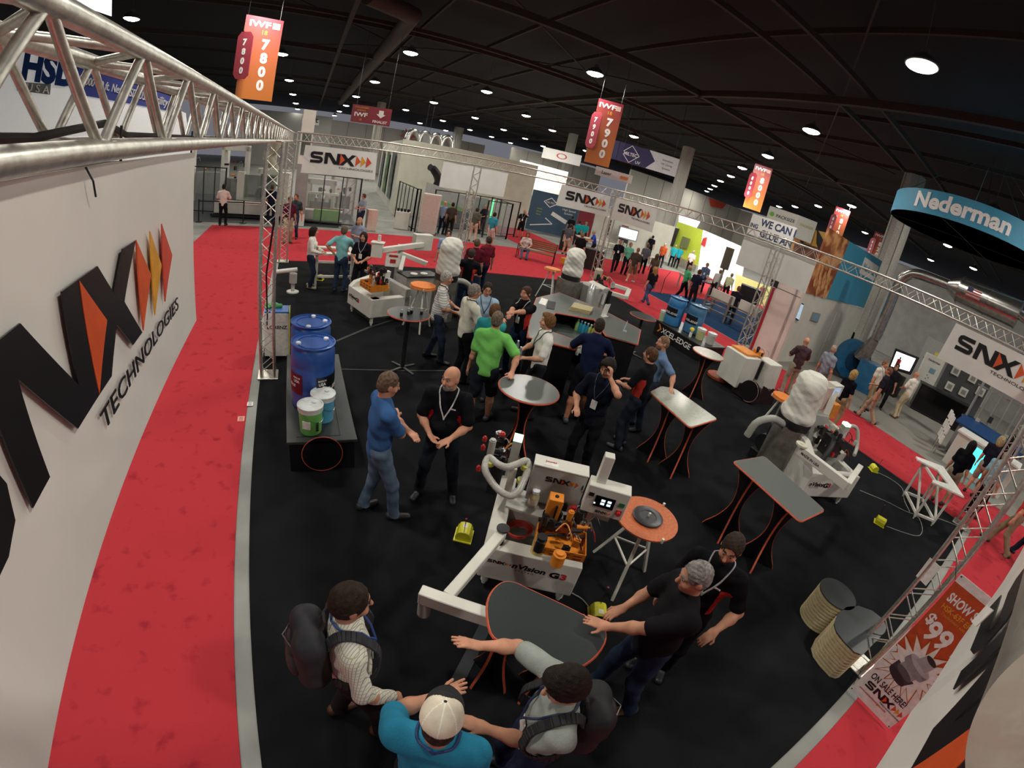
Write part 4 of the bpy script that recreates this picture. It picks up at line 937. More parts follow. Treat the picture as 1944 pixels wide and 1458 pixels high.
# ---------------------------------------------------------------- visitors in the aisles and other booths
def crowd(rows):
    for r in rows:
        lab, x, y, H, rel, sh, pa, ha, hs = r[:9]; o = dict(r[9]) if len(r) > 9 else {}
        o.setdefault('q', 2); person(lab, (x, y), None, H, sh, pants=pa, hair=ha, hs=hs, rel=rel, **o)
K = 'plain'
crowd([
 ('man in a white shirt and black trousers at the edge of the far red aisle', -2.82, 21.34, 1.8, 165, 'f0dcd0', '1c1a20', '1c1614', 'short', dict(pkind=K, arms=('front', 'front'), q=1)),
 ('person in navy standing behind the left truss tower', -0.80, 22.33, 1.8, 175, '1d2038', '1c2438', '5a4a3c', 'short'),
 ('man in a charcoal and maroon shirt beside the far left corner tower', 0.37, 19.04, 1.8, -20, '3c4448', '34405a', '5a4030', 'short', dict(q=1, arms=('hang', 'front'))),
 ('person in maroon and khaki trousers half behind the corner tower', 0.15, 18.13, 1.78, 10, '5a2036', 'a89a80', '5a4636', 'short', dict(pkind=K)),
 ('man in a grey shirt reading beside the small far tower', 3.42, 22.00, 1.76, -60, '8f9aa8', '28304a', '5a3a2c', 'short', dict(arms=('front', 'front'))),
 ('bald man in a grey shirt with a strap beside the white box of flyers', 2.36, 14.16, 1.76, -30, '8e94a8', '3a3a44', '6a5a50', 'none', dict(arms=('chest', 'side'), q=1)),
 ('man in a light blue shirt watching the fenced robot machine', 7.70, 23.02, 1.78, 150, '94a9c4', '1d2438', 'b8a090', 'none', dict(arms=('front', 'front'))),
 ('man in a dark brown shirt seen from behind at the robot fence', 8.04, 22.74, 1.78, 178, '453c34', '241d1a', '1f1a18', 'short', dict(pkind=K)),
 ('person whose face shows just above the tall white bag', 4.95, 13.40, 1.74, 0, '8ea0c8', '2a3040', '2a1e18', 'short'),
 ('man in an olive shirt and khaki trousers behind the second tower', 9.00, 21.74, 1.78, 165, '5a5c50', 'cdbba4', '3c2e26', 'short', dict(pkind=K)),
 ('man in a black polo with a reddish face right of the second tower', 10.63, 24.61, 1.78, -40, '26202a', '3a3638', 'a8907c', 'buzz', dict(arms=('front', 'front'))),
 ('man in a teal polo and light shorts carrying a white bag', 9.58, 20.85, 1.76, 150, '3c9bb0', 'd6cfc2', '241c18', 'short', dict(pkind=K, shorts=True)),
 ('heavy man in black on the phone at the red corner display', 13.44, 25.29, 1.8, -10, '201a20', '1c181c', 'a08070', 'none', dict(shorts=True, pkind=K, arms=('phone', 'front'), build=1.12, lanyard='c8c8c8', badge=True)),
 ('visitor in a grey shirt and khaki shorts in the far aisle', 14.40, 21.43, 1.8, 150, '55565a', 'b8a68c', '3a2e26', 'short', dict(shorts=True, pkind=K)),
 ('man in a black shirt with his back to the booth by the brown table', 12.89, 17.98, 1.8, 170, '1b1a1e', '2a2a6a', '8a7060', 'buzz', dict(pkind=K)),
 ('man in a black shirt standing behind the high tables', 18.64, 27.92, 1.8, 175, '1c1c22', '22222a', '2a211c', 'short'),
 ('leftmost of three people in matching turquoise shirts', 17.85, 25.72, 1.74, 175, '1fa6a8', '23252c', '33261e', 'short'),
 ('middle of three people in matching turquoise shirts', 18.71, 26.21, 1.72, 170, '22a8ac', '23252c', 'a08470', 'buzz'),
 ('rightmost of three people in matching turquoise shirts', 21.35, 28.86, 1.74, 175, '1fa0a4', '23252c', '2a201a', 'short'),
 ('person in a crimson shirt right of the turquoise shirts', 22.24, 29.04, 1.78, 178, '9a2436', '23252c', '4a3020', 'short'),
 ('man in a blue polo leaning on the brown table beside the corner tower', 16.19, 21.35, 1.72, -80, '2c4fb4', '23252c', 'b8a898', 'buzz', dict(arms=('table', 'table'), lean=16)),
 ('man in a black jacket with a pale badge walking toward the booth', 15.57, 18.38, 1.8, 0, '17171e', '1d1c22', '7a5c48', 'short', dict(lanyard='303040', badge=True, legs='walk')),
 ('man in a mint green shirt beside the man with the badge', 16.21, 18.32, 1.78, 20, '6fc2a4', '22232a', 'a08070', 'buzz'),
 ('man in a brown shirt and olive shorts walking away in the red aisle', 15.18, 16.52, 1.8, 165, '4a4238', '7d745c', '8a6c54', 'buzz', dict(shorts=True, pkind=K, legs='walk', shoe='c8c4bc', build=1.08, q=1)),
 ('man in a grey polo and black trousers behind the olive shorts', 18.13, 19.08, 1.82, 170, '5c5f66', '17161c', '5a5048', 'short', dict(pkind=K, legs='walk')),
 ('girl with blonde hair in a black top and jeans walking by the blue carpet', 13.21, 13.06, 1.6, -140, '1a171d', '47587c', 'a8784a', 'long', dict(female=True, legs='walk', q=1)),
 ('person in black near the right end of the booth opposite', 25.13, 26.29, 1.82, 175, '16151a', '18171c', '1a1614', 'short'),
 ('woman in a taupe shirt with brown hair seen from behind', 16.91, 16.94, 1.64, 175, '5f554a', '2c2a2e', '5a3c2a', 'long', dict(female=True)),
 ('man in a bright orange polo and cap at the opposite booth', 23.11, 22.80, 1.78, 160, 'd8683a', '25303f', 'c8b8a8', 'buzz', dict(build=1.1)),
 ('leftmost of two large people in turquoise behind dark drapes', 25.54, 24.12, 1.74, 178, '28a8b4', '151820', 'b0a090', 'short', dict(build=1.16)),
 ('second large person in turquoise beside the white braces', 25.89, 23.89, 1.74, 172, '1f9cae', '151820', '6a5a50', 'short', dict(build=1.16)),
 ('man in a purple and blue shirt behind the turquoise pair', 33.22, 30.02, 1.78, 175, '33285a', '20243a', '4a3628', 'short'),
 ('man in a white shirt with braces seen from behind', 25.61, 22.34, 1.8, 172, 'dcd8d2', '26222a', 'b0a090', 'short', dict(pkind=K)),
 ('man in a blue shirt carrying a round black bag on his back', 37.41, 31.98, 1.8, 165, '2e3f6c', '8a8c6c', '2a2420', 'short', dict(pkind=K)),
 ('person in a tan shirt in the crowd right of the black bag', 29.41, 24.34, 1.76, 160, 'a8937c', '3a3230', '6a5444', 'short'),
 ('person in a blue checked shirt left of the green pillar lamp', 34.85, 28.33, 1.76, 150, '4a7a94', '26304a', '6a5648', 'short'),
 ('person in mauve and grey beside the dark machine in the crowd', 33.68, 26.57, 1.76, 170, '6a5c74', '2e2e38', '5a4a40', 'short'),
 ('man with glasses in a denim shirt and light badge in the aisle', 20.90, 16.92, 1.78, -10, '5c6c8c', '2c3446', '6a4a38', 'short', dict(lanyard='303040', badge=True)),
 ('man in a green polo carrying a camouflage rucksack by the blue drums', 16.65, 14.42, 1.78, 120, '4fae78', '201d22', 'c0a080', 'buzz', dict(q=1, legs='walk', arms=('front', 'front'))),
 ('man in a navy polo and dark trousers beside the roller machine', 16.32, 13.50, 1.82, 150, '1d2236', '2a2826', '4a3628', 'short', dict(q=1)),
 ('visitor in a light striped shirt bending over the roller machine', 20.97, 16.07, 1.72, 150, 'd6cfbe', '2c2a2a', '8a6248', 'buzz', dict(skind='stripe', lean=18)),
 ('visitor in pale yellow bending over the machine in the opposite booth', 21.71, 15.75, 1.72, 165, 'cfd0a0', '2c2a2a', 'a08474', 'short', dict(lean=20)),
 ('man in a dark shirt seen from behind at the far end of the roller machine', 17.11, 11.77, 1.74, 175, '23222c', '26262e', '6a4c38', 'buzz'),
 ('balding man in a maroon checked shirt standing on the grey floor', 12.68, 5.90, 1.78, -150, '54303a', 'a59a86', 'b8907c', 'none', dict(skind='maroonplaid', pkind=K, q=1, arms=('front', 'front'), shoe='9a8a78', build=1.1)),
 ('man in a pale grey shirt right of the maroon checked shirt', 13.75, 5.51, 1.78, 150, '8b8f9a', '6a6a6c', 'b8a090', 'buzz', dict(pkind=K, q=1)),
 ('man in a black shirt and khaki trousers below the blue poster', 22.42, 8.46, 1.78, 165, '121217', '8a8472', '120f10', 'short', dict(pkind=K)),
 ('blonde woman in a black top behind the big white dust bag', 12.44, 4.20, 1.65, 150, '15141a', 'b0926c', 'c09a5c', 'bob', dict(pkind=K, female=True, q=1)),
 ('man in a white shirt and khaki trousers beside the big blue fan', 16.10, 4.58, 1.8, 60, 'e4dccb', '9c8c6c', '7a5a44', 'short', dict(pkind=K, q=1, lanyard='30509a')),
 ('man in a black shirt and khaki trousers striding along the red strip', 14.87, 4.00, 1.82, -100, '23232b', 'a8957e', '7a5040', 'buzz', dict(pkind=K, q=1, legs='walk', arms=('hang', 'front'))),
 ('person in black in front of the bright screen', 17.45, 4.50, 1.72, 0, '1a1a20', '1c1c22', '4a3428', 'short'),
 ('old man in a white shirt and cream trousers looking at the control board', 17.54, 3.77, 1.78, -120, 'efe6da', 'cbb99a', 'd8b8a4', 'none', dict(pkind=K, q=1, arms=('clasp', 'clasp'), shoe='6a4c38')),
 ('woman in a dark top behind the display counters of the blue-ring booth', 26.81, 3.25, 1.68, 40, '1f2027', '24242c', '6a4230', 'bob', dict(female=True)),
 ('person with long black hair and beige shorts in front of the glowing counter', 12.29, 0.86, 1.66, 175, '14141c', '9c8e78', '0c0a0c', 'long', dict(pkind=K, female=True, shorts=True, q=1)),
 ('blond visitor in a navy polo at the glowing counter', 14.54, 0.39, 1.76, 165, '1a1c28', '9a9080', 'b09a70', 'bob', dict(pkind=K, shorts=True, q=1)),
 ('dark-haired visitor right of the blond one at the glowing counter', 15.72, 0.17, 1.78, 170, '18161c', '24242c', '16120f', 'bob'),
 ('visitor in a light blue shirt and black trousers at the right edge', 13.00, 0.12, 1.74, 150, '88b0bc', '1c1b20', 'b08a70', 'buzz', dict(pkind=K, q=1)),
 ('person in khaki trousers cut off by the right edge of the picture', (11.979, -0.782, -0)[0], (11.979, -0.782, -0)[1], 1.78, -95, 'c8403a', '8e8068', '5a4a3c', 'short', dict(pkind=K, q=1, legs='walk')),
 ('person in dark jeans and red sleeve at the right edge of the red carpet', (12.37, -1.277, 0)[0], (12.37, -1.277, 0)[1] - .1, 1.76, -100, '8a2a2c', '232a3c', '5a4a3c', 'short', dict(q=1, legs='walk')),
])
# woman sitting on the bench
person('seated woman with auburn hair in a white top on the park bench', ((10.631, 18.78, -0)[0] , (10.631, 18.78, -0)[1] + .25), None, 1.66, 'd8c8c0', pants='5c7188', hair='7a4430', hs='bob', rel=5, seat=.44, arms=('front', 'front'), female=True, q=1)

# ---------------------------------------------------------------- shared surfaces
m_lam = mat('laminate_grey', '5c625f', .28, vary=.05, scale=200, spec=.6)
m_lamd = mat('laminate_dark', '34393a', .3, vary=.06, scale=200, spec=.55)
m_edge = mat('edge_orange', 'c65a3c', .45)
m_blk = mat('panel_black', '0c0c0e', .5, vary=.1, scale=5)
m_wht = mat('machine_white', 'd8d6cc', .38, vary=.03, scale=4)
m_gry = mat('machine_grey', 'b0afa8', .4, vary=.05, scale=6)
m_dk = mat('machine_dark', '1d1d20', .4, vary=.2, scale=30)
m_org = mat('machine_orange', 'e08a2e', .42)
m_redp = mat('part_red', 'b22a24', .4)
m_chr = mat('metal_bright', 'b8b8b6', .25, 1.)
m_galv = mat('galvanised_sheet', '9c9a92', .42, .75, vary=.15, scale=7)
m_yel = mat('pedal_yellow', 'd8d42e', .4)
m_rub = mat('rubber_black', '101012', .6)
m_print = mat('print_black', '15131a', .35)
m_pw = mat('print_white', 'f0eeea', .5)
m_hose = mat('hose_grey', 'a3a39a', .5, vary=.08, scale=60)
m_paper = mat('paper_white', 'e8e6e0', .6)
m_orgd = mat('disc_orange', 'c4673a', .55, vary=.1, scale=40)
m_orgl = mat('disc_orange_light', 'e8863c', .5)
def part(mb, name, m, t, **k): return mb.build(name, m, t, **k)
# ---------------------------------------------------------------- tables on hourglass stands
def hourglass(t, cx, cy, rz, h, wb=.27, wm=.075, wt=.24, n=2):
    pts = []
    for i in range(17):
        z = i / 16; q = abs(2 * z - 1.05) ** 1.9; pts.append((wm + ((wb if z < .525 else wt) - wm) * min(q, 1), z * h))
    poly = [(p[0], p[1]) for p in pts] + [(-p[0], p[1]) for p in reversed(pts)]
    for k in range(n):
        M = Matrix.Translation((cx, cy, 0)) @ Matrix.Rotation(rz + k * PI / 2, 4, 'Z') @ Matrix.Rotation(PI / 2, 4, 'X')
        a = MB(); a.prism(poly, -.011, .011, M); part(a, 'stand_panel', m_blk, t)
        e = MB()
        for s in (1, -1):
            for p, q in zip(pts, pts[1:]):
                e.beam(M @ Vector((s * (p[0] + .002), p[1], 0)), M @ Vector((s * (q[0] + .002), q[1], 0)), .024, .005, up=(M.to_3x3() @ Vector((s, 0, 0))))
        part(e, 'edge_band', m_edge, t)
def table(label, outline, z, stands, smooth=0, m=None, th=.028, cat='table', **kw):
    pts = [Vector((p[0], p[1], 0)) for p in outline]
    if smooth: pts = curve(pts, smooth, True)
    c = sum(pts, Vector()) / len(pts)
    t = thing('display_table', label, cat, (c.x, c.y, 0))
    a = MB(); a.prism([(p.x, p.y) for p in pts], z - th, z); part(a, 'tabletop', m or m_lam, t)
    e = MB(); e.tube([(p.x, p.y, z - th / 2 - .001) for p in pts], th * .52, 6, closed=True); part(e, 'edge_band', m_edge, t, smooth=True)
    for s in stands: hourglass(t, s[0], s[1], s[2], z - th, **kw)
    return t
def rrect(pts, r=.07, n=4):
    """rounded corners of a polygon"""
    out = []; m = len(pts)
    for i in range(m):
        p = Vector(pts[i][:2]); a = Vector(pts[i - 1][:2]); b = Vector(pts[(i + 1) % m][:2])
        A = p + (a - p).normalized() * r; B = p + (b - p).normalized() * r
        for k in range(n + 1):
            u = k / n; out.append(tuple(A * (1 - u) ** 2 + p * 2 * u * (1 - u) + B * u * u))
    return out
kid = [(1.706, 1.926, 1.05), (1.783, 2.042, 1.05), (1.896, 2.11, 1.05), (1.982, 2.091, 1.05), (2.053, 2.014, 1.05), (2.189, 1.854, 1.05), (2.32, 1.683, 1.05), (2.409, 1.54, 1.05), (2.388, 1.438, 1.05), (2.245, 1.344, 1.05), (2.078, 1.308, 1.05), (1.953, 1.32, 1.05), (1.907, 1.409, 1.05), (1.869, 1.528, 1.05), (1.799, 1.608, 1.05), (1.694, 1.66, 1.05), (1.655, 1.745, 1.05)]
table('curved dark table with a red-orange edge, nearest the camera', kid, 1.05, [(1.88, 1.88, .3), (2.2, 1.62, .3)], 3, m_lamd, wb=.2, wt=.18)
def circ(c, r, n=40): return [(c[0] + r * math.cos(2 * PI * i / n), c[1] + r * math.sin(2 * PI * i / n)) for i in range(n)]
table('round grey table with a shiny top in front of the white polo man', circ((3.53, 4.90), .40), 1.07, [(3.53, 4.9, .35)])
table('round pale table near the stack of white machine cabinets', circ((8.73, 6.17), .36), 1.07, [(8.73, 6.17, .5)], m=mat('laminate_pale', '9da193', .22, spec=.7))
rt = rrect([(5.983, 4.852, 1.05), (6.214, 4.747, 1.05), (6.257, 3.798, 1.05), (5.489, 3.687, 1.05), (5.572, 4.689, 1.05)], .06)
table('long grey table with one slanted end beside the man in dusty blue', rt, 1.05, [(5.86, 4.42, .6), (5.96, 3.95, .6)], m=mat('laminate_pale', '9da193', .22, spec=.7))
rt = rrect([(5.519, 2.852, 1.05), (6.226, 2.801, 1.05), (6.081, 1.638, 1.05), (5.441, 1.656, 1.05)], .06)
table('long dark grey table standing alone in front of the right-hand machine', rt, 1.05, [(5.68, 2.58, .55), (5.72, 1.98, .55)], m=m_lam, wb=.30)
# stems on crossed feet
def cocktail(label, c, r, z=1.07, m=None):
    t = thing('round_table', label, 'table', (c[0], c[1], 0))
    a = MB(); a.cyl((c[0], c[1], z - .025), (c[0], c[1], z), r, n=40); part(a, 'tabletop', m or m_lamd, t)
    e = MB(); e.tube([(x, y, z - .0135) for x, y in circ(c, r)], .0135, 6, closed=True); part(e, 'edge_band', m_edge, t, smooth=True)
    a = MB(); a.cyl((c[0], c[1], .03), (c[0], c[1], z - .025), .038, n=16); part(a, 'post', m_rub, t, smooth=True)
    for k in range(4):
        q = k * PI / 2 + .5; a = MB(); a.beam((c[0], c[1], .035), (c[0] + .3 * math.cos(q), c[1] + .3 * math.sin(q), .012), .045, .02); part(a, 'foot', mat('foot_grey', '5a5c58', .4, .6), t)
    return t
cocktail('round dark table on a black post with four jars, left of the striped polo man', (2.53, 7.62), .37)
cocktail('small round dark table beyond the counter, beside the blue drums', (8.57, 8.34), .34)
for i, (px, py) in enumerate(((2.36, 7.46), (2.5, 7.54), (2.57, 7.60), (2.74, 7.56))):
    t = thing('glass_jar', 'small dark glass jar on the round table, ' + ('leftmost of four', 'left of the middle pair', 'right of the middle pair', 'rightmost of four')[i], 'jar', (px, py, 1.07))
    a = MB(); a.lathe([(.024, 0), (.027, .01), (.027, .055), (.018, .06)], n=14); part(a, 'glass', mat('dark_glass', '14161a', .12), t, local=True, smooth=True)
    a = MB(); a.lathe([(.012, .06), (.012, .10), (.02, .105), (.02, .115), (0, .118)], n=12); part(a, 'lid', m_gry, t, local=True, smooth=True)
# ---------------------------------------------------------------- stools of stacked plywood rings
m_ply = mat('plywood', 'b3a27c', .7, vary=.15, scale=30)
def stool(label, outline, z):
    pts = [Vector((p[0], p[1], 0)) for p in outline]; c = sum(pts, Vector()) / len(pts)
    t = thing('stool', label, 'stool', (c.x, c.y, 0))
    n = 20
    for k in range(n):
        a = MB(); q = 1 - .03 * (k % 2); zz = z * k / n
        a.prism([(c.x + (p.x - c.x) * q, c.y + (p.y - c.y) * q) for p in pts], zz, zz + z / n - .004 + (.004 if k == n - 1 else .004)); part(a, 'plywood_ring', m_ply if k % 2 else mat('plywood_light', 'c8b890', .7, vary=.05), t)
    a = MB(); a.prism([(p.x, p.y) for p in pts], z, z + .012); part(a, 'seat', m_lamd, t)
c1 = (5.791, 0.84, 0.46); stool('round plywood stool with a dark seat, farther from the sale sign', circ(c1, .255), .45)
d = [(5.281, 0.614, 0.46), (5.465, 0.664, 0.46), (5.705, 0.656, 0.46), (5.903, 0.565, 0.46), (6.026, 0.413, 0.46), (6.054, 0.247, 0.46), (5.979, 0.155, 0.46), (5.862, 0.135, 0.46), (5.277, 0.159, 0.46), (5.216, 0.181, 0.46), (5.17, 0.241, 0.46), (5.173, 0.399, 0.46), (5.202, 0.527, 0.46)]
stool('D-shaped plywood stool with a dark seat beside the sale sign', d, .45)
# ---------------------------------------------------------------- drum platforms
m_drum = mat('drum_blue', '2c55a0', .35, vary=.05, scale=4); m_drumt = mat('drum_teal', '3a7ab0', .35, vary=.05, scale=4); m_cap = mat('cap_white', 'e2e6ea', .4)
def platform(label, x0, x1, y0, y1, h, ring=None):
    t = thing('display_platform', label, 'platform', ((x0 + x1) / 2, (y0 + y1) / 2, 0))
    a = MB(); a.box(((x0 + x1) / 2, (y0 + y1) / 2, h / 2 - .02), (x1 - x0 - .05, y1 - y0 - .05, h - .04)); part(a, 'body', m_blk, t)
    a = MB(); a.box(((x0 + x1) / 2, (y0 + y1) / 2, h - .02), (x1 - x0, y1 - y0, .04)); part(a, 'top', mat('platform_top', '3c403f', .35, vary=.08, scale=8), t, bevel=.004)
    a = MB()
    for (ax, ay, bx, by) in ((x1 - .2, y0 + .1, x1 - .2, y1 - .1), (x0 + .12, y0 + .1, x1 - .2, y0 + .1)): a.beam((ax, ay, h + .001), (bx, by, h + .001), .012, .003)
    part(a, 'groove', m_blk, t)
    if ring:
        (cx, cy, cz, nx, ny, r) = ring
        a = MB(); a.cyl((cx, cy, cz), (cx + nx * .02, cy + ny * .02, cz), r, n=40); part(a, 'disc', m_blk, t)
        e = MB(); e.tube([(cx + nx * .02 - ny * r * math.cos(u), cy + ny * .02 + nx * r * math.cos(u), cz + r * math.sin(u)) for u in [2 * PI * i / 40 for i in range(40)]], .006, 6, closed=True); part(e, 'edge_band', m_edge, t, smooth=True)
    return t
platform('long black platform under the left drums and buckets, with a ringed disc on its end', .46, 1.31, 4.87, 7.28, .45, (.88, 4.89, .255, 0, -1, .25))
def drum(label, x, y, z, m, r=.285, h=.88, band=None, caps=((.16, .1), (-.17, -.03))):
    t = thing('plastic_drum', label, 'drum', (x, y, z))
    a = MB(); a.lathe([(r - .03, 0), (r - .005, .02), (r, .07), (r, .28), (r - .006, .30), (r, .32), (r, .58), (r - .006, .60), (r, .62), (r - .002, h - .10), (r - .03, h - .05), (r - .02, h - .015), (r + .002, h - .01), (r + .004, h), (r - .012, h + .006), (r - .018, h - .02), (0, h - .018)], n=40); part(a, 'shell', m, t, local=True, smooth=True)
    a = MB(); a.tube([((r - .08) * math.cos(u), (r - .08) * math.sin(u), h - .012) for u in [2 * PI * i / 30 for i in range(30)]], .006, 6, closed=True); part(a, 'lid_ring', m, t, local=True, smooth=True)
    for cx, cy in caps:
        a = MB(); a.lathe([(.034, h - .018), (.034, h + .006), (.026, h + .012), (0, h + .009)], (cx, cy, 0), 16); part(a, 'bung', m_cap, t, local=True, smooth=True)
    if band:
        for (a0, a1, z0, z1, mm, txt, made) in band:
            a = MB(); N = 10; vs = []; rr = r + .003
            for i in range(N + 1):
                u = a0 + (a1 - a0) * i / N
                for zz in (z0, z1):
                    for q in (rr, rr + .002): vs.append((q * math.cos(u), q * math.sin(u), zz))
            fs = []
            for i in range(N): b = i * 4; fs += [(b + 1, b + 5, b + 7, b + 3), (b, b + 2, b + 6, b + 4), (b + 2, b + 3, b + 7, b + 6), (b, b + 4, b + 5, b + 1)]
            a.add(vs, fs); lo = part(a, 'label', mm, t, local=True)
            for (s, size, ua, zz, it) in txt:
                T = text_mb(s, size, Matrix(), ext=.001, bold=.012, shear=it)
                xs = [v.x for v in T.v]
                nv = []
                for v in T.v:
                    u = ua + v.x / rr; q = rr + .0026 + v.z; nv.append(Vector((q * math.cos(u), q * math.sin(u), zz + v.y)))
                T.v = nv; part(T, 'lettering', m_pw, t, local=True)
    return t
lab_r = mat('label_maroon', '5e1420', .4); lab_k = mat('label_black', '14141a', .4)
drum('front blue plastic drum on the left platform with maroon and black labels', .82, 5.77, .455, m_drum, band=[(-3.5, -2.1, .24, .52, lab_r, [('MADE IN', .03, -2.42, .455, 0), ('USA', .055, -2.42, .40, 0), ('EDGE', .05, -2.7, .33, .2)], 1), (-1.45, .2, .24, .50, lab_k, [('MADE IN', .03, -1.17, .44, 0), ('USA', .055, -1.17, .385, 0), ('XCEL-EDGE', .075, -.62, .29, .25)], 1)], caps=((.17, .09), (-.19, -.05)))
drum('rear blue plastic drum on the left platform', .81, 6.47, .455, m_drum, caps=((.04, .2), (.2, .02), (-.04, -.2)))
def bucket(label, x, y, z, col, r=.15, h=.37, lid='e6eae8', text=True):
    t = thing('plastic_pail', label, 'bucket', (x, y, z))
    a = MB(); a.lathe([(r * .86, 0), (r * .88, .01), (r * .96, h * .74), (r * 1.0, h * .80), (r * .96, h * .84), (r, h * .9), (r * .99, h - .02)], n=32); part(a, 'pail', mat('pail_' + col, col, .35, vary=.05, scale=5), t, local=True, smooth=True)
    a = MB(); a.lathe([(r * .97, h * .80), (r * 1.04, h * .82), (r * 1.04, h - .03), (r * 1.07, h - .02), (r * 1.07, h), (r * .98, h + .004), (r * .96, h - .008), (0, h - .008)], n=32); part(a, 'lid', mat('lid_' + lid, lid, .35), t, local=True, smooth=True)
    a = MB(); a.lathe([(.028, h - .008), (.028, h + .01), (0, h + .012)], (r * .35, r * .3, 0), 14); part(a, 'cap', m_cap, t, local=True, smooth=True)
    a = MB(); a.tube([(r * 1.05 * math.cos(u), r * 1.05 * math.sin(u), h * .80 - .12 * max(0, math.sin((u + 2.2) / 1.0))) for u in [-2.2 + 3.14 * i / 12 for i in range(13)]], .003, 5); part(a, 'handle', m_chr, t, local=True)
    if text:
        a = MB(); 
        for i in range(5): a.box((r * .93 * math.cos(-1.0 - .0), r * .93 * math.sin(-1.0), .07 + i * .026), (.03, .012, .014), rz=.55)
        part(a, 'print', m_print, t, local=True)
        a = MB(); a.box((r * .90 * math.cos(-2.0), r * .90 * math.sin(-2.0), .15), (.10, .02, .10), rz=-.43); part(a, 'label', m_paper, t, local=True)
    return t
bucket('green pail with a white lid at the front of the left platform', .76, 5.10, .455, '7fd06a')
bucket('blue pail with a white lid behind the green pail', .93, 5.36, .455, '5fb4dc', text=False)
# right hand platform
platform('black platform lettered in white under the pair of drums at the right side', 10.82, 12.0, 7.95, 10.0, .47)
T = text_mb('XCEL-EDGE', .235, frame((10.836, 9.0, .17), (0, -1, 0), (0, 0, 1)), ext=.002, bold=.015, shear=.15, sx=1.05)
o = T.build('platform_lettering', m_pw); bo = bpy.data.objects['display_platform.001']; o.parent = bo; o.matrix_parent_inverse = bo.matrix_world.inverted(); o.name = 'lettering'
a = MB(); M = frame((10.834, 9.83, .14), (0, -1, 0), (0, 0, 1))
a.prism([(0, 0), (.1, .12), (0, .25), (.06, .25), (.17, .12), (.06, 0)], 0, .003, M); part(a, 'chevron', m_org, bo)
band = [(2.2, 4.1, .30, .56, lab_k, [('XCEL-EDGE', .085, 3.4, .36, .2)], 1)]
drum('blue drum with a black label, left one on the lettered platform', 11.15, 9.62, .475, m_drumt, band=band)
drum('greyish blue drum, right one on the lettered platform', 11.45, 9.02, .475, mat('drum_slate', '43759a', .35), band=band)
bucket('pale green pail left of the drums on the lettered platform', 10.98, 9.88, .475, 'c8dcae', .13, .33, text=False)
bucket('pale yellow pail right of the drums on the lettered platform', 11.28, 8.50, .475, 'd4da9c', .14, .34, text=False)
bucket('white pail at the right end of the lettered platform', 11.42, 8.18, .475, 'cfcfcb', .14, .34, text=False)
t = thing('spray_bottle', 'spray bottle with a yellow cloth over its head between drum and pail', 'bottle', (10.98, 8.62, .475))
a = MB(); a.lathe([(.04, 0), (.042, .02), (.04, .14), (.018, .19), (.018, .22)], n=16); part(a, 'bottle', m_paper, t, local=True, smooth=True)
fl = Field((-.12, -.12, .16), (.12, .12, .34), .014); fl.ell((0, 0, .25), (.085, .07, .05), 0); fl.ell((-.04, -.05, .22), (.04, .03, .07), .03); fl.folds(.01, 1, 3); P, Q = fl.mesh(); np_obj('cloth', [(P, Q, 0)], [mat('cloth_yellow', 'e0cc3c', .8)], t)
# ---------------------------------------------------------------- dust bags and their tanks
m_bag = mat('bag_white', 'dcdacf', .85, vary=.04, scale=3, bump=.25, bscale=30)
def dust_unit(label, x, y, rz, zb, zt, r, tank=True, tw=.5, hose=None, lean=0.):
    t = thing('dust_collector', label, 'dust collector', (x, y, 0), rz)
    h = .016; fl = Field((-r - .08, -r - .08, zb - .06), (r + .08, r + .08, zt + .08), h)
    fl.cone((0, 0, zb + r * .5), (0, 0, zt - r * .55), r * .93, r * .93, .02); fl.ell((0, 0, zb + .14), (r * 1.0, r * 1.0, .14), .08); fl.cone((-r * .4, -r * .4, zt - .15), (r * .4, r * .3, zt - .13), r * .5, r * .5, .1)
    fl.cut((0, 0, zb), (0, 0, -1)); fl.folds(.012, x, .45); fl.folds(.006, y, 1.3); P, Q = fl.mesh(); np_obj('filter_bag', [(P, Q, 0)], [m_bag], t)
    a = MB(); a.lathe([(r * .97, zb - .09), (r * .99, zb), (r * .99, zb + .05)], n=30); part(a, 'clamp_ring', m_dk, t, local=True, smooth=True)
    if tank:
        a = MB(); n = 6; a.prism([(tw / 2 * math.cos(2 * PI * i / n + .3) * 1.1, tw / 2 * math.sin(2 * PI * i / n + .3) * 1.1) for i in range(n)], .18, zb - .08); part(a, 'tank', m_galv, t, local=True)
        for k in range(3):
            q = 2 * PI * k / 3 + .3; a = MB(); a.cyl((tw * .42 * math.cos(q), tw * .42 * math.sin(q), 0), (tw * .42 * math.cos(q), tw * .42 * math.sin(q), .2), .02, n=8); part(a, 'foot', m_dk, t, local=True)
    if hose:
        a = MB(); c = curve(hose, 6); n_ = len(c); a.tube(c, [.062 + .004 * (i % 2) for i in range(n_)], 12); part(a, 'hose', m_hose, t, smooth=True)
    return t
dust_unit('white dust bag on a tank behind the striped polo man', 3.86, 9.78, .2, 1.22, 2.02, .27, hose=[(4.0, 9.75, 1.12), (4.3, 9.8, 1.1), (4.55, 9.9, .9), (4.62, 10.0, .5), (4.5, 10.1, .15)])
dust_unit('white dust bag on a tall tank behind the counter', 7.35, 10.1, .1, 1.42, 2.12, .27, tw=.62)
dust_unit('crumpled white dust bag on a galvanised tank at the right-hand machine', 8.0, 3.35, -.3, 1.12, 1.95, .31, tw=.60, hose=[(7.72, 3.4, 1.05), (7.45, 3.5, 1.12), (7.2, 3.62, 1.0), (7.15, 3.66, .72)])
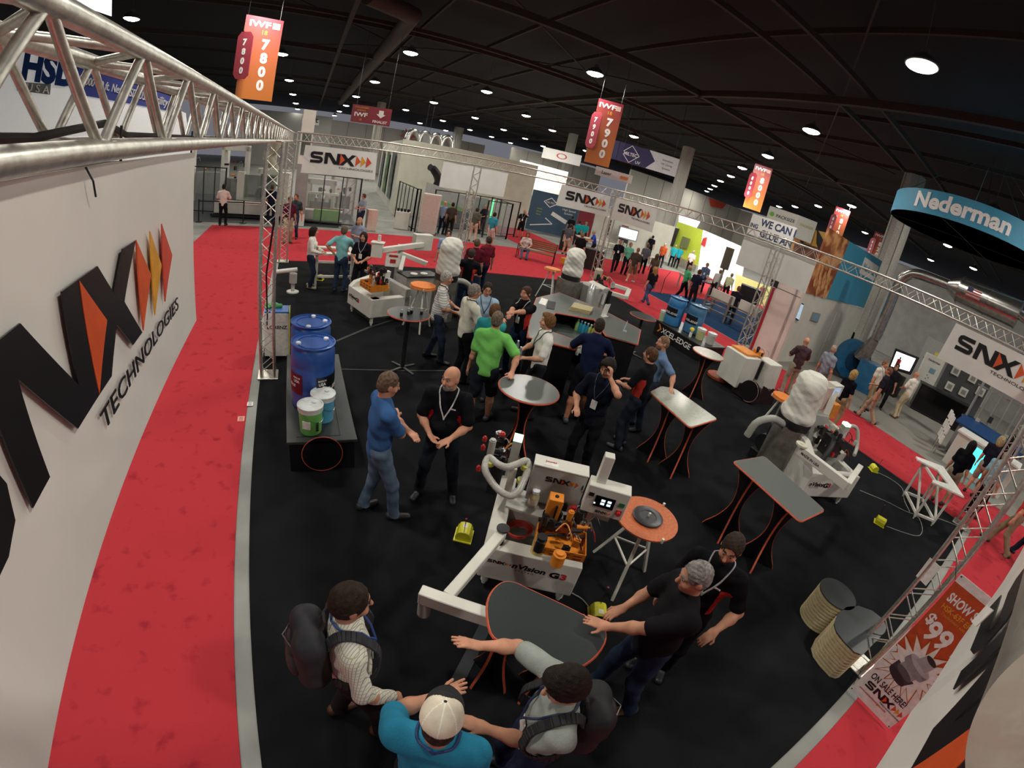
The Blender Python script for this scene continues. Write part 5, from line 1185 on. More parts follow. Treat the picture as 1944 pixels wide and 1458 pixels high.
# ---------------------------------------------------------------- edge banding machines
def gadget(t, M, n, x0, x1, y0, y1, z0, z1, seed, sc=1.):
    """clutter of motors, valves and rollers on a machine head: each lump is its own part"""
    rnd = random.Random(seed); ms = [m_dk, m_dk, m_rub, m_redp, m_chr, m_dk, m_org, m_gry, m_dk]
    for i in range(n):
        m = ms[i % len(ms)]; c = Vector((rnd.uniform(x0, x1), rnd.uniform(y0, y1), rnd.uniform(z0, z1))); a = MB(M)
        k = i % 4; s = rnd.uniform(.7, 1.3) * sc
        if k == 0: a.cyl(c - Vector((0, 0, .05 * s)), c + Vector((0, 0, .05 * s)), .03 * s, n=14); a.cyl(c + Vector((0, 0, .05 * s)), c + Vector((0, 0, .062 * s)), .018 * s, n=10); nm = 'motor'
        elif k == 1: a.box(c, (.06 * s, .045 * s, .07 * s), rz=rnd.uniform(-.6, .6)); a.box(c + Vector((0, 0, .04 * s)), (.03 * s, .03 * s, .02)); nm = 'valve_block'
        elif k == 2: a.cyl(c - Vector((.04 * s, .01, 0)), c + Vector((.04 * s, 0, .01)), .018 * s, n=12); a.cyl(c + Vector((.04 * s, 0, .01)), c + Vector((.06 * s, 0, .012)), .009, n=8); nm = 'air_cylinder'
        else: a.tube(curve([c, c + Vector((.05, .03, .06)) * s, c + Vector((.10, -.02, .02)) * s, c + Vector((.13, -.03, -.05)) * s], 4), .007, 6); nm = 'air_line'
        a.build(nm, m, t, smooth=(k != 1))
def base_machine(t, M, L=.92, D=.62, z0=.2, z1=.62, back=.6):
    a = MB(M); a.prism([(0, 0), (L, 0), (L, D * .25), (.16, D * .25), (.16, D), (0, D)], z0, z1); a.build('base_beam', m_wht, t, bevel=.012, seg=2)
    a = MB(M); a.prism([(0, z1), (D, z1), (D + .05, z1 + .32), (D - .1, z1 + .32), (.12, z1 + .12)], 0, .15, Matrix(((0, 0, 1, 0), (1, 0, 0, 0), (0, 1, 0, 0), (0, 0, 0, 1)))); a.build('side_plate', m_wht, t, bevel=.006)
    a = MB(M); a.box((L * .55, D * .95, .5), (L * .9, .14, .6)); a.build('rear_beam', m_gry, t, bevel=.008)
    for x, y in ((.08, .1), (L - .08, .1), (.08, D - .06), (L - .08, D - .02)):
        a = MB(M); a.cyl((x, y, .05), (x, y, z0 + .02), .038, n=14); a.cyl((x, y, 0), (x, y, .05), .022, n=10); a.build('foot', m_wht, t, smooth=True)
def front_print(t, M, L, h=.075, z=.40, full=True):
    F = M @ Matrix(((1, 0, 0, .08), (0, 0, 1, -.002), (0, 1, 0, z), (0, 0, 0, 1)))
    F = M @ Matrix.Translation((.06, -.0035, z)) @ Matrix.Rotation(PI / 2, 4, 'X')
    x = 0
    if full: logo(F @ Matrix.Translation((h * .75, 0, 0)), h * .55, t, techno=False); x = .235
    T = text_mb('nVision', h * 1.25, F @ Matrix.Translation((x, -.005, 0)), ext=.0015, bold=.03, align='LEFT', shear=.2, sx=1.15); T.build('lettering', m_print, t)
    T = text_mb('SYSTEM', h * .42, F @ Matrix.Translation((x + .04, -.045, 0)), ext=.0015, align='LEFT', space=1.7, sx=1.1); T.build('lettering', mat('print_brown', '8a6a3a', .4), t)
    T = text_mb('G', h * 1.35, F @ Matrix.Translation((x + .36, -.02, 0)), ext=.0015, bold=.05, align='LEFT', sx=1.3); T.build('lettering', m_print, t)
    T = text_mb('3', h * 1.35, F @ Matrix.Translation((x + .465, -.02, 0)), ext=.0015, bold=.05, align='LEFT', sx=1.3); T.build('lettering', mat('print_red', 'c03a3a', .4), t)
def swing_arm(t, p0, p1, r0, r1, foot=True):
    a = MB(); a.beam(p0, p1, .085, .07); a.build('swing_arm', m_wht, t, bevel=.006)
    a = MB(); a.beam(r0, r1, .095, .12); a.build('support_rail', m_wht, t, bevel=.006)
    a = MB(); a.cyl(Vector(p0) + Vector((0, 0, -.12)), Vector(p0) + Vector((0, 0, .05)), .035, n=16); a.cyl(Vector(p0) + Vector((0, 0, .05)), Vector(p0) + Vector((0, 0, .062)), .055, n=20); a.build('pivot', m_dk, t, smooth=True)
    if foot:
        q = Vector(r0).lerp(Vector(r1), .06); a = MB(); a.cyl((q.x, q.y, q.z - .22), (q.x, q.y, q.z - .05), .05, n=18); a.ball((q.x, q.y, q.z - .22), (.05, .05, .03), 14); a.build('counterweight', m_gry, t, smooth=True)
def tray(t, M, x0, x1, y0, y1, z0, z1, dots=2):
    a = MB(M)
    for p, q in (((x0, y0), (x1, y0)), ((x1, y0), (x1, y1)), ((x1, y1), (x0, y1)), ((x0, y1), (x0, y0))): a.beam((p[0], p[1], (z0 + z1) / 2), (q[0], q[1], (z0 + z1) / 2), .008, z1 - z0)
    a.box(((x0 + x1) / 2, (y0 + y1) / 2, z0), (x1 - x0, y1 - y0, .008)); a.build('orange_guard', m_org, t)
    a = MB(M)
    for r_ in range(dots):
        for i in range(4): a.box((x0 + (x1 - x0) * (.14 + .24 * i), y0 - .005, z0 + (z1 - z0) * (.3 + .4 * r_)), ((x1 - x0) * .16, .003, (z1 - z0) * .18))
    a.build('guard_slots', mat('guard_shadow', '8a4a14', .6), t)
# machine nearest the camera
u = Vector((.837, -.547, 0)); v = Vector((.547, .837, 0))
MA = Matrix(((u.x, v.x, 0, 2.12), (u.y, v.y, 0, 2.83), (0, 0, 1, 0), (0, 0, 0, 1)))
t = thing('edge_banding_machine', 'white and orange edge banding machine with touch screen, nearest the camera', 'machine', (2.5, 2.8, 0), math.atan2(u.y, u.x))
base_machine(t, MA, .93, .66); front_print(t, MA, .9, .075, .44)
swing_arm(t, (2.138, 2.628, 1), (1.516, 2.174, 0.93), (1.328, 2.242, 0.93), (1.908, 1.79, 0.93))
a = MB(MA); a.prism([(.1, .28), (.62, .20), (.70, .26), (.72, .36), (.68, .52), (.1, .58)], .90, .93); a.build('work_table', m_gry, t, bevel=.004)
a = MB(MA); a.box((.36, .44, .75), (.42, .10, .3)); a.build('bracket', m_gry, t)
CB = [(2.545, 3.008, 1), (2.958, 2.737, 1)]
cu = (Vector(CB[1]) - Vector(CB[0])).normalized(); cv = Vector((-cu.y, cu.x, 0)); C0 = Vector(CB[0])
MC = Matrix(((cu.x, cv.x, 0, C0.x), (cu.y, cv.y, 0, C0.y), (0, 0, 1, 0), (0, 0, 0, 1))); LC = (Vector(CB[1]) - C0).length
a = MB(MC); a.box((LC / 2, .08, 1.18), (LC, .16, .40)); a.build('control_cabinet', m_gry, t, bevel=.004)
a = MB(MC); a.box((LC / 2, .08, 1.386), (LC + .01, .17, .014)); a.build('cabinet_lid', m_wht, t, bevel=.003)
a = MB(MC); a.box((LC / 2, .1, .8), (LC * .8, .1, .4)); a.build('cabinet_stand', m_gry, t)
F = MC @ Matrix.Translation((.20, -.003, 1.24)) @ Matrix.Rotation(PI / 2, 4, 'X'); logo(F, .055, t, techno=False)
T = text_mb('10', .075, F @ Matrix.Translation((.27, -.01, 0)), ext=.001, align='LEFT', sx=1.3); T.build('lettering', m_print, t)
T = text_mb('YEARS', .02, F @ Matrix.Translation((.28, -.035, 0)), ext=.001, align='LEFT', sx=1.3); T.build('lettering', m_print, t)
T = text_mb('Jowat', .045, MC @ Matrix.Translation((.09, .07, 1.394)), ext=.001, bold=.02, align='LEFT'); T.build('sticker_lettering', m_redp, t)
a = MB(MC); a.box((.15, .05, 1.394), (.13, .05, .002)); a.build('sticker', m_paper, t)
# touch panel on its post
PB = [(2.801, 2.54, 1.2), (3.087, 2.308, 1.2)]; pu = (Vector(PB[1]) - Vector(PB[0])).normalized(); pv = Vector((-pu.y, pu.x, 0)); LP = (Vector(PB[1]) - Vector(PB[0])).length
MP = Matrix(((pu.x, pv.x, 0, PB[0][0]), (pu.y, pv.y, 0, PB[0][1]), (0, 0, 1, 0), (0, 0, 0, 1)))
a = MB(MP); a.box((LP / 2, .075, 1.345), (LP, .15, .29)); a.build('panel_housing', m_wht, t, bevel=.006)
G_ = MP @ Matrix.Translation((0, -.003, 1.2)) @ Matrix.Rotation(PI / 2, 4, 'X')
a = MB(G_); a.box((LP * .47, .15, 0), (.175, .115, .006)); a.build('screen_bezel', mat('bezel_black', '0c0d12', .2), t)
a = MB(G_); a.box((LP * .12, .20, 0), (.045, .035, .006)); a.build('display', m_rub, t)
a = MB(G_)
for i, j in ((0, 0), (1, 0), (0, 1), (1, 1)): a.box((LP * .43 + i * .055, .135 + j * .034, .004), (.034, .022, .003))
a.box((LP * .25, .125, .004), (.014, .014, .003)); a.build('screen_icons', mat('screen_glow', 'dce8f4', .4, emit=1.1), t)
a = MB(G_); a.box((LP * .87, .17, 0), (.05, .04, .005)); a.build('start_button_plate', mat('plate_green', '1f7a3c', .5), t)
a = MB(G_); a.box((LP * .87, .085, 0), (.05, .05, .005)); a.build('stop_button_plate', m_redp, t)
a = MB(G_); a.cyl((LP * .87, .085, 0), (LP * .87, .085, .03), .016, .02, n=16); a.build('stop_button', mat('button_red', 'd8403c', .35), t, smooth=True)
logo(G_ @ Matrix.Translation((LP * .42, .03, 0)), .025, t, techno=False)
a = MB(); a.box((2.93, 2.56, 1.18), (.085, .085, 1.16), rz=-.6); a.build('post', m_wht, t, bevel=.005)
a = MB(MP); a.box((LP * .55, .06, 1.17), (.14, .08, .06)); a.build('panel_bracket', m_gry, t)
tray(t, MA, .42, .86, -.15, .14, .86, .95)
gadget(t, MA, 40, .44, .84, -.12, .26, .90, 1.14, 3, .95)
gadget(t, MA, 14, .68, .84, .05, .35, .85, 1.12, 11, 1.1)
c = (2.653, 2.71, 1.1)
a = MB(); a.box((c[0], c[1], 1.12), (.125, .12, .24), rz=-.58); a.build('orange_cover', m_org, t, bevel=.004)
a = MB(); a.box((c[0] - .02, c[1] - .066, 1.11), (.018, .02, .16), rz=-.58); a.cyl((c[0], c[1], 1.24), (c[0], c[1], 1.248), .018, n=12); a.build('cover_slot', m_rub, t)
c = (2.579, 2.645, 0.6); a = MB(); a.cyl((c[0], c[1], .3), (c[0], c[1], .84), .062, n=24); a.build('glue_cartridge', mat('cream_yellow', 'c8bc70', .4), t, smooth=True)
c = (2.507, 2.902, 0.66)
a = MB()
for k in range(5): a.tube([(c[0] + (.10 + .008 * k) * math.cos(q), c[1] + (.085 + .006 * k) * math.sin(q), .64 + .014 * k) for q in [2 * PI * i / 24 for i in range(24)]], .007, 6, closed=True)
a.build('air_hose_coil', mat('hose_red', 'b8342a', .4), t, smooth=True)
c = (2.472, 2.244, 1); a = MB(); a.cyl((c[0], c[1], .93), (c[0], c[1], 1.05), .055, n=20); a.cyl((c[0], c[1], 1.05), (c[0], c[1], 1.07), .035, n=16); a.build('feed_roller', m_org, t, smooth=True)
c = (2.352, 2.376, 1.15); a = MB(); a.cyl((c[0], c[1], 1.0), (c[0], c[1], 1.16), .042, n=20); a.build('cutter_motor', m_dk, t, smooth=True); a = MB(); a.cyl((c[0], c[1], 1.11), (c[0], c[1], 1.125), .046, n=20); a.build('motor_ring', m_chr, t, smooth=True)
c = (2.406, 3.06, 1)
a = MB(); a.box((c[0] + .03, c[1] + .09, 1.08), (.07, .03, .34), rz=-.58); a.build('slotted_plate', m_wht, t, bevel=.004)
c = (2.579, 3.412, 1.38); a = MB(); a.box((c[0], c[1], 1.15), (.085, .07, .44), rz=-.58); a.build('beacon_post', m_gry, t, bevel=.004)
a = MB(); a.box((c[0], c[1], 1.39), (.085, .07, .05), rz=-.58); a.build('beacon_lamp', mat('beacon_green', '9cf0b4', .3, emit=2.6), t)
hp = [(2.218, 3.25, 1.32), (2.255, 3.137, 1.33), (2.317, 3.081, 1.33), (2.426, 3.095, 1.34), (2.531, 3.124, 1.34), (2.533, 3.066, 1.3), (2.469, 2.995, 1.22), (2.401, 2.934, 1.16), (2.335, 2.93, 1.12), (2.254, 2.987, 1.14), (2.187, 3.073, 1.2), (2.149, 3.151, 1.28)]
a = MB(); cc = curve(hp, 6, True); a.tube(cc, [.031 + .0022 * (i % 2) for i in range(len(cc))], 12, closed=True); a.build('suction_hose', mat('hose_clear', 'b4b2aa', .3, vary=.1, scale=90), t, smooth=True)
for q in ((2.211, 3.199, 1.3), (2.511, 3.085, 1.3), (2.465, 3.021, 1.2)):
    a = MB(); a.cyl(Vector(q) - Vector((0, 0, .02)), Vector(q) + Vector((0, 0, .02)), .041, n=16); a.build('hose_clamp', mat('clamp_yellow', 'd0cc5c', .4), t, smooth=True)
MH = Matrix.Translation((2.474, 3.468, 1.1)) @ Matrix.Rotation(-.58, 4, 'Z')
gadget(t, MH, 16, -.08, .1, -.05, .2, -.05, .16, 21, 1.15)
c = (2.351, 3.472, 1.3); a = MB(); a.cyl((c[0], c[1], 1.12), (c[0], c[1], 1.34), .034, n=18); a.cyl((c[0], c[1], 1.34), (c[0], c[1], 1.355), .026, n=16); a.build('air_filter', m_gry, t, smooth=True)
for q in ((2.294, 3.532, 1.3), (2.282, 3.507, 1.22), (2.193, 3.349, 1.1)):
    a = MB(); a.cyl(Vector(q), Vector(q) + Vector((0, 0, .035)), .022, n=14); a.ball(Vector(q) + Vector((0, 0, .04)), .018, 10); a.build('red_knob', m_redp, t, smooth=True)
a = MB(MH); a.box((-.02, .05, -.2), (.1, .12, .5)); a.build('bracket', m_dk, t)
t = thing('plastic_jar', 'plastic jar of pale glue granules with white lid on the near machine', 'jar', (2.607, 2.955, 0.935))
a = MB(); a.lathe([(.043, 0), (.046, .01), (.046, .12), (.03, .15), (.03, .155)], n=20); a.build('jar', mat('glue_granules', 'c2b98c', .4), t, local=True, smooth=True)
a = MB(); a.lathe([(.036, .152), (.037, .185), (.03, .19), (0, .19)], n=20); a.build('lid', m_cap, t, local=True, smooth=True)
a = MB(); a.lathe([(.0468, .03), (.0468, .09)], n=20); a.build('label', mat('label_pink', 'dcd0c8', .5), t, local=True, smooth=True)
# ---------------------------------------------------------------- tripods with tape discs
def tripod_disc(label, c, r, z, m, coil=True, feet=None, m2=None):
    t = thing('tape_stand', label, 'stand', (c[0], c[1], 0))
    a = MB(); a.cyl((c[0], c[1], z - .016), (c[0], c[1], z), r, n=44); a.build('disc', m, t, smooth=True)
    feet = feet or [(c[0] + .36 * math.cos(q), c[1] + .36 * math.sin(q)) for q in (.4, 2.5, 4.6)]
    for f in feet: a = MB(); a.beam((c[0] + (f[0] - c[0]) * .18, c[1] + (f[1] - c[1]) * .18, z - .02), (f[0], f[1], .0), .032, .032); a.build('leg', m_wht, t)
    a = MB()
    for i in range(3):
        p, q = feet[i], feet[(i + 1) % 3]; P_ = [c[0] + (p[0] - c[0]) * .62, c[1] + (p[1] - c[1]) * .62]; Q_ = [c[0] + (q[0] - c[0]) * .62, c[1] + (q[1] - c[1]) * .62]
        a.beam((P_[0], P_[1], z * .45), (Q_[0], Q_[1], z * .45), .018)
    a.build('brace', m_wht, t)
    if coil:
        a = MB(); a.lathe([(.085, 0), (.155, 0), (.158, .022), (.15, .026), (.09, .026), (.085, .02)], (c[0], c[1], z + .001), 36); a.build('tape_coil', mat('tape_grey', '34363a', .35, vary=.2, scale=90), t, smooth=True)
        a = MB(); a.cyl((c[0] + .01, c[1], z), (c[0] + .01, c[1], z + .06), .012, n=12); a.build('spindle', m_wht, t, smooth=True)
    if m2:
        a = MB(); a.cyl((c[0], c[1], z), (c[0], c[1], z + .05), r * .93, n=40); a.build('tape_reel', m2, t, smooth=True)
    for q in (0.3, 2.4, 4.5):
        a = MB(); a.cyl((c[0] + r * math.cos(q), c[1] + r * math.sin(q), z - .02), (c[0] + r * math.cos(q), c[1] + r * math.sin(q), z + .03), .014, n=10); a.build('guide_pin', m_wht, t, smooth=True)
tripod_disc('orange-brown tape disc on a white tripod beside the near machine', (3.66, 2.46), .33, .95, m_orgd, feet=[(3.442, 2.23, 0), (4.066, 2.437, 0), (3.648, 2.903, 0)])
tripod_disc('orange tape reel on a tripod between the far left machine and the striped polo', (3.30, 9.6), .30, .98, mat('disc_clear', 'b47a58', .5), False, m2=m_orgl)
tripod_disc('orange tape reel on a tripod near the far carpet edge', (8.3, 12.55), .27, 1.0, mat('disc_clear', 'b47a58', .5), False, m2=m_orgl)
tripod_disc('orange tape reel half hidden behind the crumpled dust bag', (9.231, 4.291, 0.95), .27, .95, mat('disc_clear', 'b47a58', .5), False, m2=m_orgl)
# ---------------------------------------------------------------- foot pedals with yellow guards
def pedal(label, c, rz, rod=True, lab=True):
    t = thing('foot_pedal', label, 'foot pedal', (c[0], c[1], 0), rz)
    a = MB(); a.box((0, 0, .008), (.20, .22, .012)); a.build('base', m_yel, t, local=True)
    pts = [(-.08, 0), (-.085, .06), (-.06, .11), (-.03, .125), (.03, .125), (.06, .11), (.085, .06), (.08, 0)]; inn = [(x * .93, z * .94) for x, z in pts]
    M_ = Matrix.Translation((0, .09, .014)) @ Matrix.Rotation(PI / 2, 4, 'X'); a = MB(M_); a.prism(pts + inn[::-1], 0, .18); a.build('guard', m_yel, t, local=True, smooth=False, bevel=.002)
    a = MB(M_); a.prism(inn, 0, .004); a.build('back_plate', m_yel, t, local=True)
    a = MB(); a.box((0, -.02, .04), (.075, .12, .02)); a.build('treadle', m_rub, t, local=True, bevel=.004)
    if lab: a = MB(); a.box((0, -.03, .1405), (.05, .055, .002)); a.build('label', m_paper, t, local=True)
    if rod:
        a = MB(); a.cyl((.0, .07, .14), (.0, .1, .36), .004, n=6); a.build('rod', m_dk, t, local=True); a = MB(); a.ball((0, .1, .365), .012, 10); a.build('knob', mat('knob_pink', 'b83a5a', .4), t, local=True, smooth=True)
pedal('yellow foot pedal left of the near machine, with a rod and red ball', (2.271, 3.526, 0), 2.6)
pedal('yellow foot pedal partly covered by the curved table top', (3.159, 2.106, 0), -.55)
pedal('yellow foot pedal on the carpet right of the alone-standing grey table', (9.273, 1.352, 0), .3, lab=False)
pedal('small yellow foot pedal beside the red aisle carpet', (11.528, 2.407, 0), 2.5, lab=False)
pedal('yellow foot pedal behind the edge of the long dark grey table', (8.342, 2.656, 0), 1.0, rod=False)
pedal('yellow foot pedal in front of the far left machine', (2.331, 10.331, 0), -.2, lab=False)
pedal('yellow foot pedal beside the shoes of the woman in white', (1.261, 13.219, 0), -.3, lab=False)
def cable(label, pts, r=.008, m=None, z=.012):
    a = MB(); a.tube(curve([(p[0], p[1], z if len(p) < 3 or p[2] == 0 else p[2]) for p in pts], 5), r, 6); return tag(a.build('cable', m or mat('cable_grey', '8a8c88', .5), smooth=True), label, 'cable')
cable('grey cable from the near machine to the pedal under the curved table', [(3.062, 2.457, 0), (3.126, 2.347, -0), (3.144, 2.196, 0)])
cable('grey cable looping from the right pedal around to the white frame', [(9.371, 1.216, 0), (9.647, 0.905, -0), (9.96, 0.668, 0), (10.36, 0.688, 0), (10.752, 0.885, 0), (10.726, 0.986, -0)])
cable('grey cable from the small pedal toward the white frame', [(11.559, 2.312, 0), (11.732, 1.981, 0), (11.666, 1.628, 0), (11.119, 1.389, 0), (10.738, 1.125, 0)])
cable('grey cables running from the right-hand machine to the right carpet corner', [(9.997, 2.13, 0), (10.379, 1.628, 0), (10.701, 1.086, 0), (11.461, 0.587, -0), (11.936, 0.02, 0)])
cable('grey cable from the far left pedal curling past the cocktail table', [(2.439, 10.303, -0), (2.651, 10.213, 0), (2.804, 10.365, 0), (2.687, 10.572, -0), (2.899, 10.739, 0), (2.993, 11.556, 0)])
cable('thin grey cable along the carpet beside the right-hand tank', [(8.643, 3.628, 0), (8.791, 3.444, -0), (8.628, 3.134, 0), (8.441, 2.819, 0)])
# ---------------------------------------------------------------- far left machine
u2 = Vector((.35, -.937, 0)); v2 = Vector((.937, .35, 0))
M2 = Matrix(((u2.x, v2.x, 0, 1.80), (u2.y, v2.y, 0, 10.68), (0, 0, 1, 0), (0, 0, 0, 1)))
t = thing('edge_banding_machine', 'white edge banding machine with an orange guard at the far left of the booth', 'machine', (2.4, 10.4, 0), math.atan2(u2.y, u2.x))
base_machine(t, M2, 1.12, 1.0, .2, .62); front_print(t, M2, 1.1, .085, .40, False)
a = MB(M2); a.box((1.03, .55, .41), (.18, 1.0, .42)); a.build('base_beam', m_wht, t, bevel=.01)
tray(t, M2, .55, 1.08, .0, .45, .78, .92); gadget(t, M2, 34, .58, 1.06, .05, .42, .88, 1.22, 5, 1.2)
a = MB(); a.box((3.5, 10.85, .5), (.95, .5, .85), rz=.3); a.build('rear_cabinet', m_gry, t, bevel=.008)
a = MB(); a.box((3.5, 10.8, .945), (.95, .5, .03), rz=.3); a.build('cabinet_top', m_dk, t)
for c in ((3.35, 10.7), (3.62, 10.78)): a = MB(); a.cyl((c[0], c[1], .96), (c[0], c[1], .985), .09, n=20); a.build('plate', m_wht, t)
a = MB(); a.box((2.45, 11.05, 1.42), (.26, .2, .34), rz=-.3); a.box((2.45, 11.05, 1.6), (.32, .26, .03), rz=-.3); a.cyl((2.47, 11.05, 1.6), (2.47, 11.05, 1.78), .04, n=14); a.build('working_head', m_wht, t, bevel=.006)
a = MB(); a.beam((2.55, 11.05, 1.42), (3.75, 11.75, 1.5), .12, .12); a.build('long_arm', m_wht, t, bevel=.006)
a = MB(); a.box((3.75, 11.85, 1.55), (.5, .24, .42), rz=.2); a.build('arm_housing', m_wht, t, bevel=.01)
a = MB(); a.beam((3.1, 11.4, 1.3), (3.75, 11.1, 1.15), .12, .1); a.beam((3.2, 11.35, 1.25), (3.05, 10.9, .97), .1, .09); a.build('short_arm', m_wht, t, bevel=.006)
a = MB(); a.box((3.12, 11.5, .75), (.14, .14, 1.5)); a.build('post', m_gry, t, bevel=.005)
a = MB(); a.box((2.88, 11.12, 1.18), (.36, .02, .34), rz=-.15); a.build('notice', m_paper, t); a = MB(); a.box((2.88, 11.10, 1.28), (.22, .004, .05), rz=-.15); a.box((2.88, 11.10, 1.15), (.14, .004, .1), rz=-.15); a.build('notice_print', m_redp, t)
a = MB()
for k in range(4): a.tube([(2.95 + (.2 - .012 * k) * math.cos(q) * .5, 10.45 + .1 * math.cos(q) * .3, .45 + (.2 - .012 * k) * math.sin(q)) for q in [2 * PI * i / 20 for i in range(20)]], .008, 6, closed=True)
a.build('hose_coil', mat('hose_violet', '4a3a48', .5), t, smooth=True)
a = MB(); a.tube(curve([(3.05, 10.7, .5), (3.1, 10.5, .3), (3.3, 10.4, .12), (3.6, 10.4, .1), (3.9, 10.5, .2)], 5), .03, 8); a.build('duct_hose', m_hose, t, smooth=True)
# side table frame behind the turquoise polo man
t = thing('work_table', 'white metal trestle table behind the man in pale turquoise', 'table', (1.6, 12.8, 0))
for c in ((1.1, 12.5), (2.1, 12.6), (1.15, 13.3), (2.15, 13.4)): a = MB(); a.beam((c[0], c[1], 0), (c[0], c[1], .9), .06); a.build('leg', m_wht, t)
a = MB(); a.prism([(1.0, 12.4), (2.3, 12.5), (2.3, 13.5), (1.0, 13.4), (1.0, 13.2), (2.0, 13.25), (2.0, 12.75), (1.0, 12.65)], .9, .94); a.build('tabletop', m_wht, t)
a = MB(); a.beam((1.1, 12.5, .3), (2.1, 12.6, .3), .06); a.beam((1.15, 13.3, .5), (2.15, 13.4, .5), .06); a.build('brace', m_wht, t)
# ---------------------------------------------------------------- right-hand machine
u3 = Vector((.93, -.37, 0)); v3 = Vector((.37, .93, 0))
M3 = Matrix(((u3.x, v3.x, 0, 7.68), (u3.y, v3.y, 0, 2.50), (0, 0, 1, 0), (0, 0, 0, 1)))
t = thing('edge_banding_machine', 'white edge banding machine under the crumpled dust bag on the right', 'machine', (8.3, 2.8, 0), math.atan2(u3.y, u3.x))
base_machine(t, M3, 1.26, .62, .2, .66); front_print(t, M3, 1.2, .09, .42, False)
a = MB(M3); a.box((1.18, .75, .45), (.16, 1.35, .42)); a.build('right_beam', m_wht, t, bevel=.01)
pA, pB, pC = Vector((7.281, 2.772, 1.02)), Vector((7.496, 1.872, 0.92)), Vector((8.494, 2.062, 0.92))
a = MB(); a.beam(pA, pB, .1, .15); a.build('swing_arm', m_wht, t, bevel=.006); a = MB(); a.beam(pB, pC, .1, .12); a.build('support_rail', m_wht, t, bevel=.006)
a = MB(); a.cyl(pA + Vector((0, 0, .07)), pA + Vector((0, 0, .1)), .10, n=24); a.cyl(pA + Vector((0, 0, .1)), pA + Vector((0, 0, .11)), .03, n=10); a.build('hand_wheel', mat('ivory', 'cfcdb8', .4), t, smooth=True)
dA = (pB - pA).normalized(); nA = Vector((0, 0, 1)).cross(dA)
Fm = frame(pA + dA * .06 - nA * .0 + Vector((dA.y, -dA.x, 0)) * .052 + Vector((0, 0, -.03)), dA, (0, 0, 1))
T = text_mb('MADE IN USA', .06, Fm, ext=.0015, bold=.02, align='LEFT', sx=.95); T.build('lettering', m_print, t)
a = MB(M3); a.box((.62, .45, .98), (.3, .26, .34)); a.build('head_block', m_dk, t); gadget(t, M3, 30, .45, .95, .25, .75, .85, 1.25, 8, 1.25)
a = MB(M3); a.box((.45, .95, .9), (.38, .32, .9)); a.build('cabinet', m_gry, t, bevel=.006)
a = MB(M3); a.beam((.55, .8, .9), (.75, 1.05, 1.75), .12, .16); a.build('tilted_post', m_wht, t, bevel=.006)
a = MB(M3); a.box((.52, .98, 1.6), (.3, .03, .42), rz=.3); a.build('instruction_plate', mat('plate_pink', 'd8bcae', .5), t)
a = MB(M3); a.box((.78, 1.12, 1.76), (.34, .2, .22), rz=.3); a.build('control_panel', m_wht, t, bevel=.006); a = MB(M3); a.box((.76, 1.01, 1.76), (.26, .006, .15), rz=.3); a.build('screen', mat('screen_blue', 'a8b8d8', .3, emit=.5), t)
a = MB(M3); a.box((1.15, 1.25, 1.3), (.22, .16, .3), rz=.2); a.build('orange_cover', m_org, t, bevel=.004)
a = MB(M3); a.box((.95, .62, 1.2), (.12, .12, .24)); a.build('beacon_post', m_gry, t); a = MB(M3); a.box((.95, .62, 1.34), (.12, .12, .05)); a.build('beacon_lamp', mat('beacon_green', '9cf0b4', .3, emit=2.6), t)
a = MB(M3); a.beam((1.18, .9, 1.05), (1.18, 1.6, 1.05), .09, .1); a.beam((1.18, 1.6, 1.05), (.85, 1.9, 1.05), .1, .12); a.build('feed_arm', m_wht, t, bevel=.005)
a = MB(); a.tube(curve([M3 @ Vector(p) for p in ((.62, .5, 1.15), (.45, .3, 1.1), (.28, .2, .8), (.15, .3, .4), (.0, .55, .15), (-.1, .8, .1))], 6), .05, 12); a.build('black_hose', mat('hose_black', '26262a', .5), t, smooth=True)
a = MB(); a.tube(curve([M3 @ Vector(p) for p in ((.95, .55, 1.1), (1.05, .6, 1.32), (1.22, .55, 1.3), (1.25, .4, 1.05), (1.1, .25, .95))], 6), .035, 12); a.build('suction_hose', mat('hose_clear', 'b4b2aa', .3), t, smooth=True)
t = thing('vacuum_motor', 'black electric blower standing beside the galvanised tank on the right', 'motor', (8.202, 3.74, 0))
ca = (8.275, 3.793, 0); a = MB(); a.cyl((ca[0] - .12, ca[1], .35), (ca[0] + .12, ca[1], .35), .17, n=28); a.cyl((ca[0] + .12, ca[1] - .02, .35), (ca[0] + .3, ca[1] - .05, .35), .09, n=20); a.build('motor_body', m_dk, t, smooth=True)
a = MB(); a.box((ca[0], ca[1], .09), (.4, .3, .18)); a.build('motor_foot', m_dk, t, bevel=.01); a = MB(); a.cyl((ca[0], ca[1], .35), (ca[0], ca[1], .72), .07, n=16); a.build('outlet', m_dk, t, smooth=True); a = MB(); a.cyl((ca[0] + .30, ca[1] - .05, .35), (ca[0] + .33, ca[1] - .055, .35), .05, n=14); a.build('shaft_cap', m_chr, t, smooth=True)
